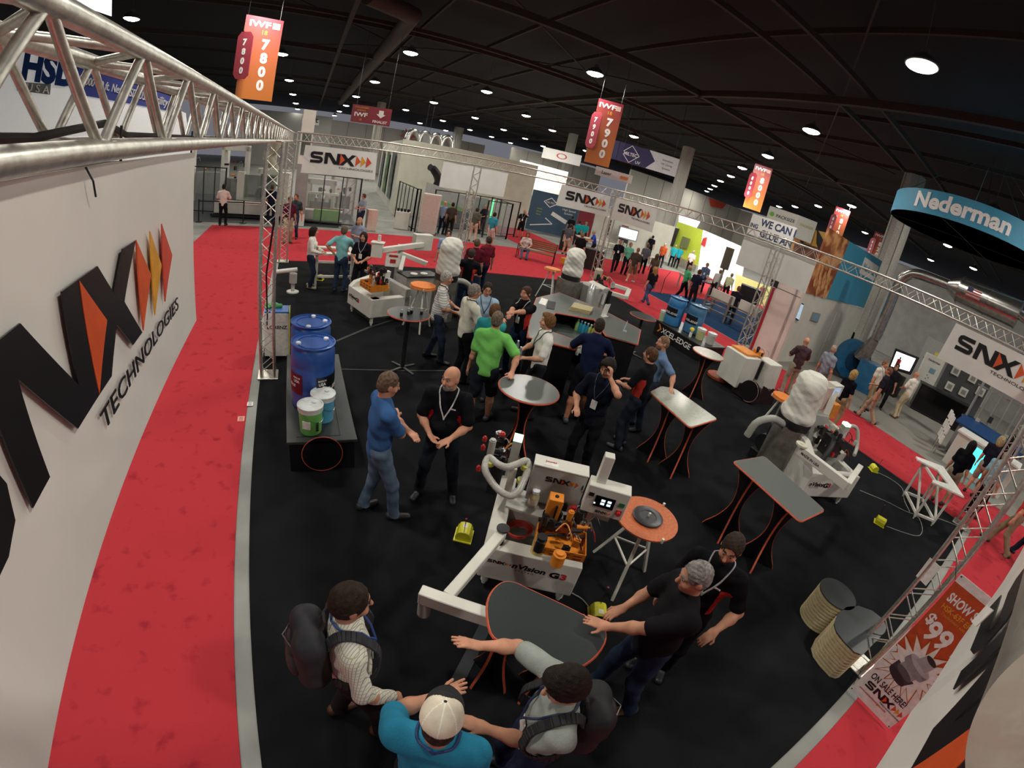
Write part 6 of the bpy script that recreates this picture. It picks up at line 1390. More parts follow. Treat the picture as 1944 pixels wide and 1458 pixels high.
# ---------------------------------------------------------------- white frame stand with its chevron top
t = thing('support_stand', 'white metal frame stand with a V-shaped white top near the right carpet corner', 'stand', (11.54, 1.034, 0))
L1, L2, L3 = Vector((11.279, 1.485, -0)), Vector((10.573, 0.978, 0)), Vector((10.862, 0.607, 0)); L4 = L1 + L3 - L2; Ls = [L1, L2, L3, L4]; H_ = .90
for l in Ls: a = MB(); a.beam((l.x, l.y, .05), (l.x, l.y, H_), .05); a.cyl((l.x, l.y, 0), (l.x, l.y, .05), .015, n=8); a.build('leg', m_wht, t, bevel=.003)
for i in range(4):
    p, q = Ls[i], Ls[(i + 1) % 4]
    for z in ((.12, .86) if i != 1 else (.12,)): a = MB(); a.beam((p.x, p.y, z), (q.x, q.y, z), .045); a.build('cross_bar', m_wht, t)
a = MB(); a.beam((L1.x, L1.y, .75), (L2.x, L2.y, .15), .04); a.beam((L4.x, L4.y, .75), (L3.x, L3.y, .15), .04); a.build('diagonal_bar', m_wht, t)
a = MB(); a.prism([p[:2] for p in ((11.168, 1.684, 0.93), (11.738, 1.135, 0.93), (10.679, 0.399, 0.93), (10.256, 1.04, 0.93), (10.428, 1.072, 0.93), (10.799, 0.783, 0.93), (11.215, 1.135, 0.93), (11.026, 1.604, 0.93))], .90, .93); a.build('chevron_top', mat('top_white', 'ecebe4', .3), t)
# ---------------------------------------------------------------- counter in the middle
CO = [(4.372, 6.639, 1.08), (4.982, 7.734, 1.08), (5.807, 8.999, 1.08), (6.797, 9.625, 1.08), (7.337, 8.55, 1.08), (7.593, 7.313, 1.08), (6.782, 6.468, 1.08), (6.26, 6.864, 1.08), (6.592, 7.757, 1.08), (5.761, 8.033, 1.08), (5.327, 7.607, 1.08), (5.028, 6.93, 1.08), (5.346, 6.519, 1.08), (5.084, 6.146, 1.08)]
ct = thing('reception_counter', 'angled grey-topped counter with orange edges and open shelves in the middle of the booth', 'counter', (6.2, 8.0, 0))
a = MB(); a.prism([p[:2] for p in CO], 1.052, 1.08); a.build('worktop', m_lam, ct)
a = MB(); a.tube([(p[0], p[1], 1.066) for p in CO], .0165, 6, closed=True); a.build('edge_band', m_edge, ct)
cx_ = sum(p[0] for p in CO) / len(CO); cy_ = sum(p[1] for p in CO) / len(CO)
a = MB()
n_ = len(CO)
def inset(i, d=.06):
    p = Vector(CO[i][:2]); e1 = (p - Vector(CO[i - 1][:2])).normalized(); e2 = (Vector(CO[(i + 1) % n_][:2]) - p).normalized(); nn = Vector((e1.y, -e1.x)) + Vector((e2.y, -e2.x)); nn.normalize(); return p + nn * d * CS
ar_ = sum(CO[i][0] * CO[(i + 1) % n_][1] - CO[(i + 1) % n_][0] * CO[i][1] for i in range(n_)); CS = -1 if ar_ > 0 else 1
IN_ = [inset(i) for i in range(n_)]
for i in list(range(0, 7)) + [11, 12, 13]:
    p, q = IN_[i], IN_[(i + 1) % n_]; a = MB(); a.beam((p.x, p.y, .54), (q.x, q.y, .54), .025, 1.02); a.build('front_panel', m_blk, ct)
a = MB(); a.prism([p[:2] for p in ((5.646, 7.843, 0.72), (6.481, 9.099, 0.72), (7.428, 8.784, 0.72), (7.05, 7.767, 0.72), (5.801, 7.053, 0.72))], .70, .72); a.build('shelf', m_lam, ct)
a = MB(); a.prism([p[:2] for p in ((6.196, 8.654, 0.4), (7.121, 10.046, 0.4), (8.171, 9.697, 0.4), (7.752, 8.57, 0.4), (6.368, 7.778, 0.4))], .10, .12); a.build('shelf', m_blk, ct)
for i, (px, col) in enumerate(((0, '9cc474'), (1, '2f9ab4'), (2, '3ba6c0'), (3, '2f8ca8'), (4, 'a4b46c'), (5, 'a8b848'))):
    p = Vector((6.364, 7.989, 0.85)).lerp(Vector((6.546, 7.621, 0.85)), i / 5)
    t = thing('bottle', ('green', 'blue', 'light blue', 'dark blue', 'olive', 'yellow-green')[i] + ' bottle in the row on the counter shelf', 'bottle', (p.x, p.y, .721), 0, 'bottles on the counter shelf')
    b = MB(); b.lathe([(.045, 0), (.048, .01), (.048, .17), (.02, .21), (.02, .235)], n=14); b.build('body', mat('bottle_' + col, col, .35), t, local=True, smooth=True); b = MB(); b.lathe([(.022, .235), (.022, .26), (0, .262)], n=10); b.build('cap', m_cap, t, local=True, smooth=True)
for i, (px, py) in enumerate(((1103,645), (1110,642), (1117,645))):
    p = ((5.548, 6.702, 1.08), (5.691, 6.788, 1.08), (5.76, 6.744, 1.08))[i]
    t = thing('bottle', 'clear squeeze bottle at the counter corner by the navy polo, ' + ('left', 'middle', 'right') + ' one' if False else 'clear squeeze bottle at the counter corner by the navy polo, ' + ('left one', 'middle one', 'right one')[i], 'bottle', (p[0], p[1], .721), 0)
    b = MB(); b.lathe([(.028, 0), (.03, .01), (.03, .13), (.01, .17), (.004, .22)], n=12); b.build('body', mat('bottle_clear', 'ccd2d0', .3), t, local=True, smooth=True)
def laptop(label, p, rz, z):
    t = thing('laptop', label, 'laptop', (p[0], p[1], z), rz)
    b = MB(); b.box((0, 0, .011), (.34, .24, .02)); b.build('base', mat('laptop_grey', '6c716e', .4), t, local=True, bevel=.003); b = MB(); b.box((0, .01, .0225), (.29, .13, .003)); b.build('keyboard', m_dk, t, local=True)
    b = MB(Matrix.Translation((0, .12, .02)) @ Matrix.Rotation(-.35, 4, 'X')); b.box((0, 0, .115), (.34, .008, .23)); b.build('lid', mat('laptop_lid', '8e949c', .4), t, local=True); b = MB(Matrix.Translation((0, .115, .02)) @ Matrix.Rotation(-.35, 4, 'X')); b.box((0, 0, .118), (.31, .004, .2)); b.build('screen', mat('screen_dark', '2a3a52', .2, emit=.15), t, local=True)
laptop('open grey laptop on the counter behind the young man in white', (5.228, 6.799, 1.08), 1.0, .722)
def flat(name, label, cat, pts, z, th, m, **k):
    a = MB(); a.prism([p[:2] for p in pts], z, z + th); o = a.build(name, m, **k); return tag(o, label, cat)
flat('tablet', 'black tablet in a white frame lying on the counter', 'tablet', [(5.644, 8.27, 1.08), (6.005, 8.821, 1.08), (6.177, 8.748, 1.08), (5.819, 8.202, 1.08)], 1.081, .008, m_rub)
flat('paper', 'sheet of paper on the counter left of the tablet', 'paper', [(5.619, 8.567, 1.08), (5.95, 9.03, 1.08), (6.051, 8.903, 1.08), (5.731, 8.452, 1.08)], 1.081, .003, m_paper)
for k in range(4): flat('sample_board', 'flat beige sample board in the fanned stack on the counter, ' + ('bottom', 'second', 'third', 'top')[k] + ' one', 'board', [(p[0] + .02 * k, p[1] + .01 * k) for p in ((6.214, 8.251, 1.1), (6.548, 8.625, 1.1), (6.931, 8.383, 1.1), (6.627, 8.028, 1.1))], 1.081 + .019 * k, .018, mat('board_beige', 'a89a72', .6))
def upright(label, name, cat, p, w, h, rz, z, m, tilt=.12):
    t = thing(name, label, cat, (p[0], p[1], z), rz); a = MB(Matrix.Rotation(tilt, 4, 'X')); a.box((0, 0, h / 2), (w, .004, h)); a.build('sheet', m, t, local=True); a = MB(); a.box((0, -.03, .004), (w, .08, .006)); a.build('foot', m, t, local=True); return t
upright('white card standing on the back edge of the counter', 'card_holder', 'sign', (7.057, 8.053, 1.08), .22, .3, .3, 1.08, m_paper)
upright('clear leaflet holder with a pale leaflet at the right end of the counter', 'card_holder', 'sign', (6.971, 7.182, 1.08), .15, .22, .9, 1.08, mat('leaflet', 'a8b4c4', .4))
# water bottles in the hands of the young man
for i in (0, 1):
    p = i9[1]['wr'][i] + i9[1]['M'].to_3x3() @ Vector((-.03 if i else .03, .075, -.03))
    t = thing('water_bottle', 'clear water bottle in the ' + ('left', 'right')[i] + ' hand of the young man in the white polo', 'bottle', tuple(p))
    b = MB(); b.lathe([(.028, 0), (.031, .01), (.031, .05), (.028, .06), (.031, .07), (.031, .12), (.014, .165), (.013, .18)], n=16); b.build('body', mat('water_plastic', 'a8b8c4', .08, trans=.5), t, local=True, smooth=True); b = MB(); b.lathe([(.016, .178), (.016, .195), (0, .196)], n=12); b.build('cap', m_cap, t, local=True, smooth=True)
# stand-in of the router behind the counter
t = thing('cnc_router', 'grey routing machine with a U-shaped white arm behind the counter', 'machine', (8.2, 10.0, 0))
a = MB(); a.box((8.05, 9.95, .65), (.75, .6, 1.3), rz=.25); a.build('cabinet', m_gry, t, bevel=.01)
a = MB(); a.box((8.22, 9.62, 1.03), (.06, .05, .3), rz=.25); a.build('gauge_panel', m_paper, t)
a = MB(); a.beam((8.42, 9.7, .1), (8.45, 9.7, 1.25), .09, .07); a.build('black_column', m_rub, t)
a = MB(); a.prism([p[:2] for p in ((8.008, 10.198, 1.3), (8.353, 10.458, 1.3), (8.383, 9.849, 1.3), (8.057, 9.529, 1.3))], 1.28, 1.31); a.build('plate', m_wht, t)
for (p, q) in (((9.789, 11.347, 1.05), (10.18, 10.89, 1.05)), ((10.18, 10.89, 1.05), (9.301, 9.967, 1.05)), ((9.301, 9.967, 1.05), (8.837, 10.35, 1.05))): a = MB(); a.beam(p, q, .13, .11); a.build('u_arm', m_wht, t, bevel=.008)
a = MB(); a.cyl((8.3, 9.55, .1), (8.3, 9.55, 1.3), .0, n=4) if False else None
a = MB(); a.tube(curve([(7.75, 9.6, 1.35), (7.65, 9.5, 1.2), (7.62, 9.42, .9), (7.6, 9.4, .5)], 5), .09, 14); a.build('clear_duct', mat('duct_clear', 'b4b6b2', .3, .3), t, smooth=True)
gadget(t, Matrix.Translation((8.8, 10.5, 1.2)), 20, -.2, .25, -.2, .2, -.1, .22, 31, 1.5)
a = MB(); a.cyl((8.75, 10.8, 1.25), (8.75, 10.8, 1.55), .12, n=20); a.ball((8.75, 10.8, 1.55), (.12, .12, .07), 16); a.build('spindle_motor', mat('motor_cream', 'b8ac94', .4), t, smooth=True)
a = MB(); a.box((6.75, 9.75, .25), (.7, .4, .3), rz=.2); a.box((6.75, 9.75, .42), (.9, .5, .04), rz=.2); a.build('low_bench', mat('board_beige', 'a89a72', .6), t)
# white cabinets beside the right side tower
t = thing('machine_cabinet', 'pair of white machine cabinets with orange tops beside the right side tower', 'machine', (10.8, 6.3, 0))
a = MB(); a.box((10.62, 6.45, .58), (.62, .75, .82), rz=-.1); a.build('left_cabinet', m_wht, t, bevel=.012)
a = MB(); a.box((11.28, 6.02, .52), (.62, .62, .9), rz=-.1, taper=.86); a.build('right_cabinet', m_wht, t, bevel=.012)
a = MB(); a.box((10.72, 6.5, 1.02), (.5, .6, .05), rz=-.1); a.box((11.05, 6.3, 1.06), (.2, .24, .14), rz=-.1); a.build('orange_tray', m_org, t, bevel=.004)
a = MB(); a.box((10.95, 6.02, .7), (.06, .06, .5)); a.build('black_conduit', m_rub, t); gadget(t, Matrix.Translation((10.9, 6.2, 1.1)), 8, -.2, .2, -.2, .2, -.02, .1, 4)
a = MB(); a.cyl((10.36, 5.72, .30), (10.31, 5.70, .30), .27, n=36); a.build('black_disc', m_blk, t); a = MB(); a.tube([(10.30 + .09 * math.cos(q) * .2, 5.70 - .25 * math.cos(q), .30 + .27 * math.sin(q)) for q in [2 * PI * i / 36 for i in range(36)]], .007, 6, closed=True); a.build('edge_band', mat('edge_pink', 'b08a84', .5), t, smooth=True)
a = MB(); a.box((10.85, 5.9, .17), (.95, .7, .3)); a.build('plinth', mat('plinth_maroon', '2a1218', .6), t)
a = MB(); a.prism([(-.3, 0), (.3, 0), (.3, .45), (.22, .40), (.1, .46), (-.02, .38), (-.15, .46), (-.3, .5)], 0, .02, frame((10.95, 5.52, .0), (.95, -.2, 0), (0, 0, 1))); a.build('wavy_panel', mat('plinth_maroon', '2a1218', .6), t)
t = thing('saw_disc', 'orange meshed round guard lying behind the pale round table', 'guard', (10.638, 6.878, 0))
c = (10.661, 6.937, 0); a = MB(); a.lathe([(.30, .0), (.34, .02), (.34, .08), (.30, .1)], (c[0], c[1], 0), 30); a.build('ring', mat('mesh_orange', 'b4512c', .6, col2='5a2412', scale=60, c2pos=(.45, .55)), t, smooth=True); a = MB(); a.cyl((c[0], c[1], .0), (c[0], c[1], .06), .29, n=30); a.build('plate', m_galv, t)
# LORENZ style display box behind the left tower
t = thing('display_box', 'white display box with a blue top and yellow side behind the left tower', 'display', (.26, 8.2, 0))
a = MB(); a.box((.26, 8.22, .46), (.44, .36, .80)); a.build('body', mat('box_white', 'd4d2c8', .5), t, bevel=.006); a = MB(); a.box((.26, 8.22, .875), (.42, .34, .03)); a.build('top', mat('top_blue', '3f6db0', .4), t)
a = MB(); a.box((.486, 8.22, .47), (.012, .37, .84)); a.build('side_strip', mat('strip_yellow', 'd4d84a', .5), t)
T = text_mb('LORENZ', .085, frame((.27, 8.037, .58), (1, 0, 0), (0, 0, 1)), ext=.002, bold=.02, sx=1.1); T.build('lettering', m_print, t)
a = MB(); a.box((.26, 8.22, .03), (.4, .3, .06)); a.build('plinth', m_blk, t)
fl = Field((-.2, -.12, -.02), (.2, .12, .12), .01); fl.cone((-.12, 0, .03), (.12, .02, .03), .05, .04, .02); fl.ell((.0, .03, .06), (.07, .05, .035), .03); fl.ell((-.1, -.06, .03), (.04, .05, .03), .02); P, Q = fl.mesh()
tt = thing('green_toy', 'green moulded figure lying on the blue-topped display box', 'figure', (.2, 8.25, .89)); np_obj('figure', [(P, Q, 0)], [mat('toy_green', '3f8a4c', .5)], tt)
t = thing('sanding_arm', 'small white hand-held tool arm standing left of the woman in white', 'tool', (.45, 12.0, 0))
a = MB(); a.cyl((.5, 12.0, 0), (.5, 12.0, .03), .16, n=24); a.build('base_ring', m_wht, t, smooth=True); a = MB(); a.cyl((.5, 12.0, .03), (.5, 12.0, .3), .05, n=14); a.cyl((.5, 12, .25), (.5, 12, .5), .10, n=16); a.build('motor', m_gry, t, smooth=True); a = MB(); a.cyl((.05, 12.0, .52), (.6, 12.0, .6), .055, n=14); a.build('handle', m_wht, t, smooth=True)
# ---------------------------------------------------------------- sale sign and paper on the right tower
SX = 5.22; FS = frame((SX, -.002, .05), (0, -1, 0), (0, 0, 1))      # x along the sign from its left edge, y up
t = thing('sale_sign', 'orange and white hanging sign with show price, fixed to the leaning right tower', 'sign', (SX, -.28, .05))
SW, SH = .60, 1.78
def sp(poly, m, name, z=0.): a = MB(FS); a.prism(poly, z, z + .002); a.build(name, m, t)
a = MB(FS); a.prism([(0, 0), (SW, 0), (SW, SH), (0, SH)], -.004, 0); a.build('sheet', m_paper, t)
sp([(0, .78), (SW, .78), (SW, SH - .09), (0, SH - .09)], mat('sign_orange', 'c0512a', .45), 'orange_field')
def star(cx, cy, r1, r2, n, sx=1.): return [(cx + (r1 if i % 2 else r2) * math.cos(PI * i / n + .1) * sx * (1 + .12 * math.sin(i * 2.3)), cy + (r1 if i % 2 else r2) * math.sin(PI * i / n + .1) * (1 + .1 * math.cos(i * 1.7))) for i in range(2 * n)]
for k, (f, c, zz) in enumerate(((1.0, '2a1c1c', .001), (.965, 'e0803a', .002), (.93, 'f0b070', .003), (.90, 'e8e6e0', .004))):
    pts = [(min(max(p[0], .002), SW - .002), p[1]) for p in star(.30, .72, .235 * f, .40 * f, 18, .95)]; sp(pts, mat('burst_' + c, c, .5), 'starburst', zz)
for s, size, x, y, m, kw in (('SHOW SPECIAL', .135, .05, 1.50, m_pw, dict(sx=.62, bold=.03)), ('HSK-63F ER32', .085, .06, 1.405, mat('sign_yellow', 'e0a030', .5), dict(sx=.80, bold=.01)), ('Toolholders with nut', .045, .10, 1.355, mat('sign_yellow', 'e0a030', .5), dict(sx=.9)),
    ('$', .16, .03, 1.20, m_pw, dict(bold=.03)), ('99', .31, .10, 1.06, m_pw, dict(bold=.03, sx=.86)), ('00', .16, .42, 1.17, m_pw, dict(bold=.03, sx=.8)), ('EACH', .05, .44, 1.08, m_pw, dict(bold=.02)), ('ON SALE HERE!', .115, .055, .30, m_print, dict(sx=.60, bold=.015)), ('www.snxtechnologies.com', .042, .055, .105, mat('print_red', 'c03a3a', .4), dict(sx=.85))):
    T = text_mb(s, size, FS @ Matrix.Translation((x, y, .005)), ext=.001, align='LEFT', **kw); T.build('lettering', m, t)
a = MB(FS); a.box((.50, 1.145, .006), (.13, .008, .002)); a.build('rule', m_pw, t)
logo(FS @ Matrix.Translation((.055 + .14, .175, .004)), .092, t, techno=True)
# printed tool holder: flat artwork on the sign
TR = FS @ Matrix.Translation((.30, .74, .006)) @ Matrix.Rotation(R(-18), 4, 'Z')
def ellp(cx, cy, rx, ry, n=28): return [(cx + rx * math.cos(2 * PI * i / n), cy + ry * math.sin(2 * PI * i / n)) for i in range(n)]
for k, (poly, c) in enumerate((([(-.13, -.22), (.12, -.22), (.14, -.1), (-.15, -.1)], '3a3c40'), (ellp(0, -.22, .125, .05), '2c2e32'), ([(-.11, -.14), (.11, -.14), (.11, -.02), (-.11, -.02)], '9a9a9a'), (ellp(0, -.13, .115, .04), '55585c'), ([(-.15, -.02), (.15, -.02), (.15, .06), (-.15, .06)], '7c7d7f'), (ellp(0, -.02, .15, .05), '8c8d8f'), (ellp(0, .06, .15, .05), 'b4b4b4'), ([(-.08, .06), (.08, .06), (.07, .19), (-.07, .19)], 'a0a0a0'), (ellp(0, .19, .07, .03), '2a2c30'))):
    a = MB(TR); a.prism(poly, .0008 * k, .0008 * k + .0008); a.build('tool_picture', mat('art_' + c, c, .5), t)
a = MB(); a.cyl((SX, 0, 1.75), (5.6, .1, 1.78), .004, n=5); a.cyl((SX, 0, .12), (5.6, .05, .12), .004, n=5); a.build('tie', m_rub, t)
a = MB(FS)
for x, y in ((.02, SH - .02), (.02, .02), (SW - .02, .02)): a.cyl((x, y, 0), (x, y, .004), .008, n=10)
a.build('grommet', m_dk, t)
t = thing('paper_sheet', 'blank white paper sheet fixed to the outer tube of the leaning right tower', 'paper', (5.58, .36, 1.2))
q = [(5.58, 0.298, 1.366), (5.58, 0.304, 1.618), (5.58, 0.156, 1.608), (5.58, 0.155, 1.352)]
a = MB(); a.add([tuple(p) for p in q] + [(p[0] + .003, p[1], p[2]) for p in q], [(0, 1, 2, 3), (7, 6, 5, 4), (0, 4, 5, 1), (1, 5, 6, 2), (2, 6, 7, 3), (3, 7, 4, 0)]); a.build('sheet', m_paper, t)
t = thing('paper_sheet', 'second small white sheet in front of the lower right banner', 'paper', (3.0, .25, 2.6))
q = [(1.936, 0.16, 3.109), (1.81, 0.16, 3.163), (1.827, 0.16, 3.096), (1.929, 0.16, 3.05)]
a = MB(); a.add([tuple(p) for p in q] + [(p[0], p[1] - .002, p[2]) for p in q], [(0, 1, 2, 3), (7, 6, 5, 4), (0, 4, 5, 1), (1, 5, 6, 2), (2, 6, 7, 3), (3, 7, 4, 0)]); a.build('sheet', m_paper, t)

# ---------------------------------------------------------------- backs of two booth banners
banner('plain back of a banner under the far truss, beside the second tower', (7.25, BY - .22, 3.74), (-1, 0, 0), 2.35, .88, .34, .7, .52)
banner('plain back of a banner around the right side tower', (BX - .115, 6.2, 3.76), (0, 1, 0), 2.5, .88, .34, .7, .52)
def panel(name, label, cat, pts, m, th=.06, n=None, parent=None, kind=None):
    """flat board through four points, with real thickness away from the booth"""
    P = [Vector(p) for p in pts]; N = n or (P[1] - P[0]).cross(P[2] - P[1]).normalized()
    if (N[0] * (P[0].x - .6) + N[1] * (P[0].y - .4)) < 0: N = -Vector(N)
    N = Vector(N); k = len(P); a = MB(); Q = P + [p + N * th for p in P]
    a.add(Q, [tuple(range(k)), tuple(range(2 * k - 1, k - 1, -1))] + [(i, i + k, (i + 1) % k + k, (i + 1) % k) for i in range(k)])
    o = a.build(name, m, parent)
    if parent is None: tag(o, label, cat, kind=kind)
    return o
def rectp(p0, p1, z0, z1): return [(p0[0], p0[1], z0), (p1[0], p1[1], z0), (p1[0], p1[1], z1), (p0[0], p0[1], z1)]
def unit(name, label, cat, p0, p1):
    p0 = Vector((p0[0], p0[1], 0)); p1 = Vector((p1[0], p1[1], 0)); u = (p1 - p0); L = u.length; u.normalize(); v = Vector((-u.y, u.x, 0))
    if v.dot(p0 - Vector((.6, .4, 0))) < 0: v = -v
    t = thing(name, label, cat, tuple(p0), math.atan2(u.y, u.x)); return t, Matrix(((u.x, v.x, 0, p0.x), (u.y, v.y, 0, p0.y), (0, 0, 1, 0), (0, 0, 0, 1))), L
m_bw = mat('booth_white', 'd4d2c6', .6, vary=.03, scale=2)
m_bg = mat('booth_grey', '8c8c88', .6, vary=.06, scale=2)
m_lime = mat('booth_lime', 'b8cc3c', .6)
m_maroon = mat('sign_maroon', '8a2a34', .45)
m_green = mat('machine_green', '6aa83c', .5)
m_glass = mat('fence_glass', 'aab4b4', .1, alpha=.18)
# ---------------------------------------------------------------- hanging aisle signs
def aisle_sign(label, num, c, zb, W, H, side=-1, wing=True):
    d = Vector((c[0] - .585, c[1] - .37, 0)).normalized(); rt = Vector((d.y, -d.x, 0)); rt = (rt + d * .12).normalized()
    t = thing('aisle_sign', label, 'sign', (c[0], c[1], zb), math.atan2(rt.y, rt.x))
    F = frame((c[0] - rt.x * W / 2, c[1] - rt.y * W / 2, zb), rt, (0, 0, 1))
    a = MB(F); poly = [(0, 0), (W, 0), (W, H), (0, H), (0, H * .80), (W * .28, H * .74), (W * .28, H * .28), (0, H * .22)]
    a.prism(poly, -.02, .02); a.build('board', ramp_mat('sign_fade', 'c8762c', '8a2438', 0, H), t)
    for i, ch_ in enumerate(num): text_mb(ch_, H * .165, F @ Matrix.Translation((W * .62, H * (.62 - .165 * i), .022)), ext=.004, bold=.05).build('digit', m_pw, t)
    text_mb('IWF', H * .10, F @ Matrix.Translation((W * .40, H * .88, .022)), ext=.004, bold=.03, sx=1.5).build('lettering', m_pw, t)
    text_mb('18', H * .08, F @ Matrix.Translation((W * .55, H * .79, .022)), ext=.004).build('lettering', mat('sign_yellow', 'e0a030', .5), t)
    a = MB(F); a.prism([(W * .72, H * .875), (W * .95, H * .875), (W * .95, H * .96), (W * .72, H * .96), (W * .72, H * .875), (W * .74, H * .885), (W * .74, H * .95), (W * .93, H * .95), (W * .93, H * .885), (W * .74, H * .885)], .02, .024) if False else a.box((W * .83, H * .915, .022), (W * .2, H * .075, .004)); a.build('emblem', mat('sign_pale', 'd8b0a8', .5), t)
    if wing:
        wd = (d * .80 - rt * .6).normalized(); G2 = frame((c[0] - rt.x * W * .30 - wd.x * .5, c[1] - rt.y * W * .30 - wd.y * .5, zb + H * .2), wd if wd.dot(rt) > 0 else -wd, (0, 0, 1)) if False else frame((c[0] - rt.x * W * .62, c[1] - rt.y * W * .62, zb + H * .22), (rt * .75 - d * .65), (0, 0, 1))
        ww = W * .5; hh = H * .56; a = MB(G2); a.prism([(0, hh * .1), (ww * .2, 0), (ww * .8, 0), (ww, hh * .1), (ww, hh * .9), (ww * .8, hh), (ww * .2, hh), (0, hh * .9)], -.015, .015); a.build('side_board', mat('sign_side', 'a03a48', .5), t)
        for i, ch_ in enumerate(num): text_mb(ch_, hh * .18, G2 @ Matrix.Translation((ww * .5, hh * (.72 - .2 * i), .017)), ext=.004, bold=.05).build('digit', m_pw, t)
    a = MB(); a.cyl((c[0] - rt.x * W * .45, c[1] - rt.y * W * .45, zb + H), (c[0] - rt.x * W * .45, c[1] - rt.y * W * .45, 10), .01, n=5); a.cyl((c[0] + rt.x * W * .4, c[1] + rt.y * W * .4, zb + H), (c[0] + rt.x * W * .4, c[1] + rt.y * W * .4, 10), .01, n=5); a.build('cable', m_dk, t)
aisle_sign('hanging aisle sign 7800 at the upper left', '7800', (-1.62, 19.0), 5.14, 1.35, 3.0)
aisle_sign('hanging aisle sign 7900 above the far corner of the booth', '7900', (12.7, 18.0), 5.03, 1.15, 3.0)
aisle_sign('hanging aisle sign 8000 beside the white board with blue letters', '8000', (26.4, 19.2), 5.7, 1.2, 3.0)
aisle_sign('hanging aisle sign 8100 above the warm picture wall', '8100', (36.0, 17.6), 5.6, 1.2, 3.0)
aisle_sign('hanging aisle sign 8200 behind the blue poster, farthest of the row', '8200', (44.5, 17.2), 5.6, 1.3, 3.0)
def hang_sign(label, p0, p1, z0, z1, m, texts, extra=None):
    t = thing('hanging_sign', label, 'sign', ((p0[0] + p1[0]) / 2, (p0[1] + p1[1]) / 2, z0))
    rt = Vector((p1[0] - p0[0], p1[1] - p0[1], 0)); W_ = rt.length; F = frame((p0[0], p0[1], z0), rt, (0, 0, 1))
    a = MB(F); a.prism([(0, 0), (W_, 0), (W_, z1 - z0), (0, z1 - z0)], -.05, 0); a.build('board', m, t)
    for (s, sz, x, y, mm, kw) in texts: text_mb(s, sz, F @ Matrix.Translation((x * W_, y * (z1 - z0), .004)), ext=.006, **kw).build('lettering', mm, t)
    a = MB()
    for q in (.1, .9): p = Vector(p0).lerp(Vector(p1), q); a.cyl((p.x, p.y, z1), (p.x, p.y, 10), .012, n=5)
    a.build('cable', m_dk, t); return t, F, W_
Yw = mat('sign_yellow', 'e0a030', .5)
t, F, W_ = hang_sign('red award sign with a white arrow and the word finalist', (2.55, 25.2, 0), (4.55, 24.9, 0), 5.1, 6.0, m_maroon, [('CHALLENGERS', .12, .24, .82, Yw, dict(sx=.9)), ('AWARD', .12, .24, .66, Yw, {}), ('IWF', .28, .24, .36, m_pw, dict(bold=.03, sx=1.4)), ('18', .16, .24, .12, Yw, {}), ('FINALIST', .19, .74, .10, m_pw, dict(bold=.02))])
a = MB(F); a.prism([(W_ * .68, .75), (W_ * .80, .75), (W_ * .80, .55), (W_ * .86, .55), (W_ * .74, .36), (W_ * .62, .55), (W_ * .68, .55)], 0, .006); a.build('arrow', m_pw, t)
mt = mat('sign_navy', '2f2c58', .5)
def miltec(p0, p1, label, white=True):
    t, F, W_ = hang_sign(label, p0, p1, 5.85, 6.9, mat('sign_white', 'dedee0', .5), [('MILTEC', .26, .22 if white else .45, .40, m_pw, dict(bold=.02, sx=.9)), ('UV', .22, .36 if white else .62, .08, m_pw, dict(bold=.02))] + ([('Innovative', .15, .82, .66, m_print, {}), ('UV Curing', .15, .82, .44, m_print, {}), ('Systems', .15, .82, .22, m_print, {})] if white else []))
    e = .62 if white else 1.; a = MB(F); a.prism([(0, 0), (W_ * e * .8, 0), (W_ * e, .52), (W_ * e * .8, 1.05), (0, 1.05)] if white else [(0, 0), (W_, 0), (W_, 1.05), (0, 1.05)], 0, .003); a.build('navy_field', mt, t)
    cx = W_ * (.22 if white else .45); a = MB(F); q = [(cx - .5, .52), (cx, 1.0), (cx + .5, .52), (cx, .04)]
    for i in range(4): a.beam((q[i][0], q[i][1], .006), (q[(i + 1) % 4][0], q[(i + 1) % 4][1], .006), .035, .006)
    a.build('diamond', m_pw, t)
miltec((14.7, 22.2, 0), (16.3, 21.0, 0), 'navy end of the hanging diamond-logo sign left of the 7900 sign', False)
miltec((16.0, 21.2, 0), (19.2, 19.6, 0), 'hanging sign with white diamond logo on navy and white, right of the 7900 sign')
hang_sign('small oval-logo white hanging sign over the far booths', (18.401, 36.789, 6.2), (21.366, 37.696, 6.2), 5.6, 6.25, m_paper, [('HECK', .3, .5, .3, mat('print_red', 'c03a3a', .4), {})]) if False else hang_sign('white hanging sign with a faint red oval over the far booths', (24.4, 45.5, 0), (28.2, 43.6, 0), 6.3, 7.5, m_paper, [('O', .9, .5, .25, mat('print_red', 'c03a3a', .4), dict(sx=1.8))])
hang_sign('small white hanging sign with orange end, under the diamond-logo sign', (17.7, 25.2, 0), (19.9, 24.1, 0), 4.95, 5.5, m_paper, [('safety', .3, .3, .35, m_print, dict(bold=.02)), ('SALE', .3, .78, .35, m_orgl, dict(bold=.05))]) if False else hang_sign('small white hanging sign with an orange end, under the diamond-logo sign', (17.7, 25.2, 0), (19.9, 24.1, 0), 4.95, 5.5, m_paper, [('Laser', .3, .3, .3, m_print, dict(bold=.02)), ('###', .3, .78, .3, m_orgl, dict(bold=.05))])
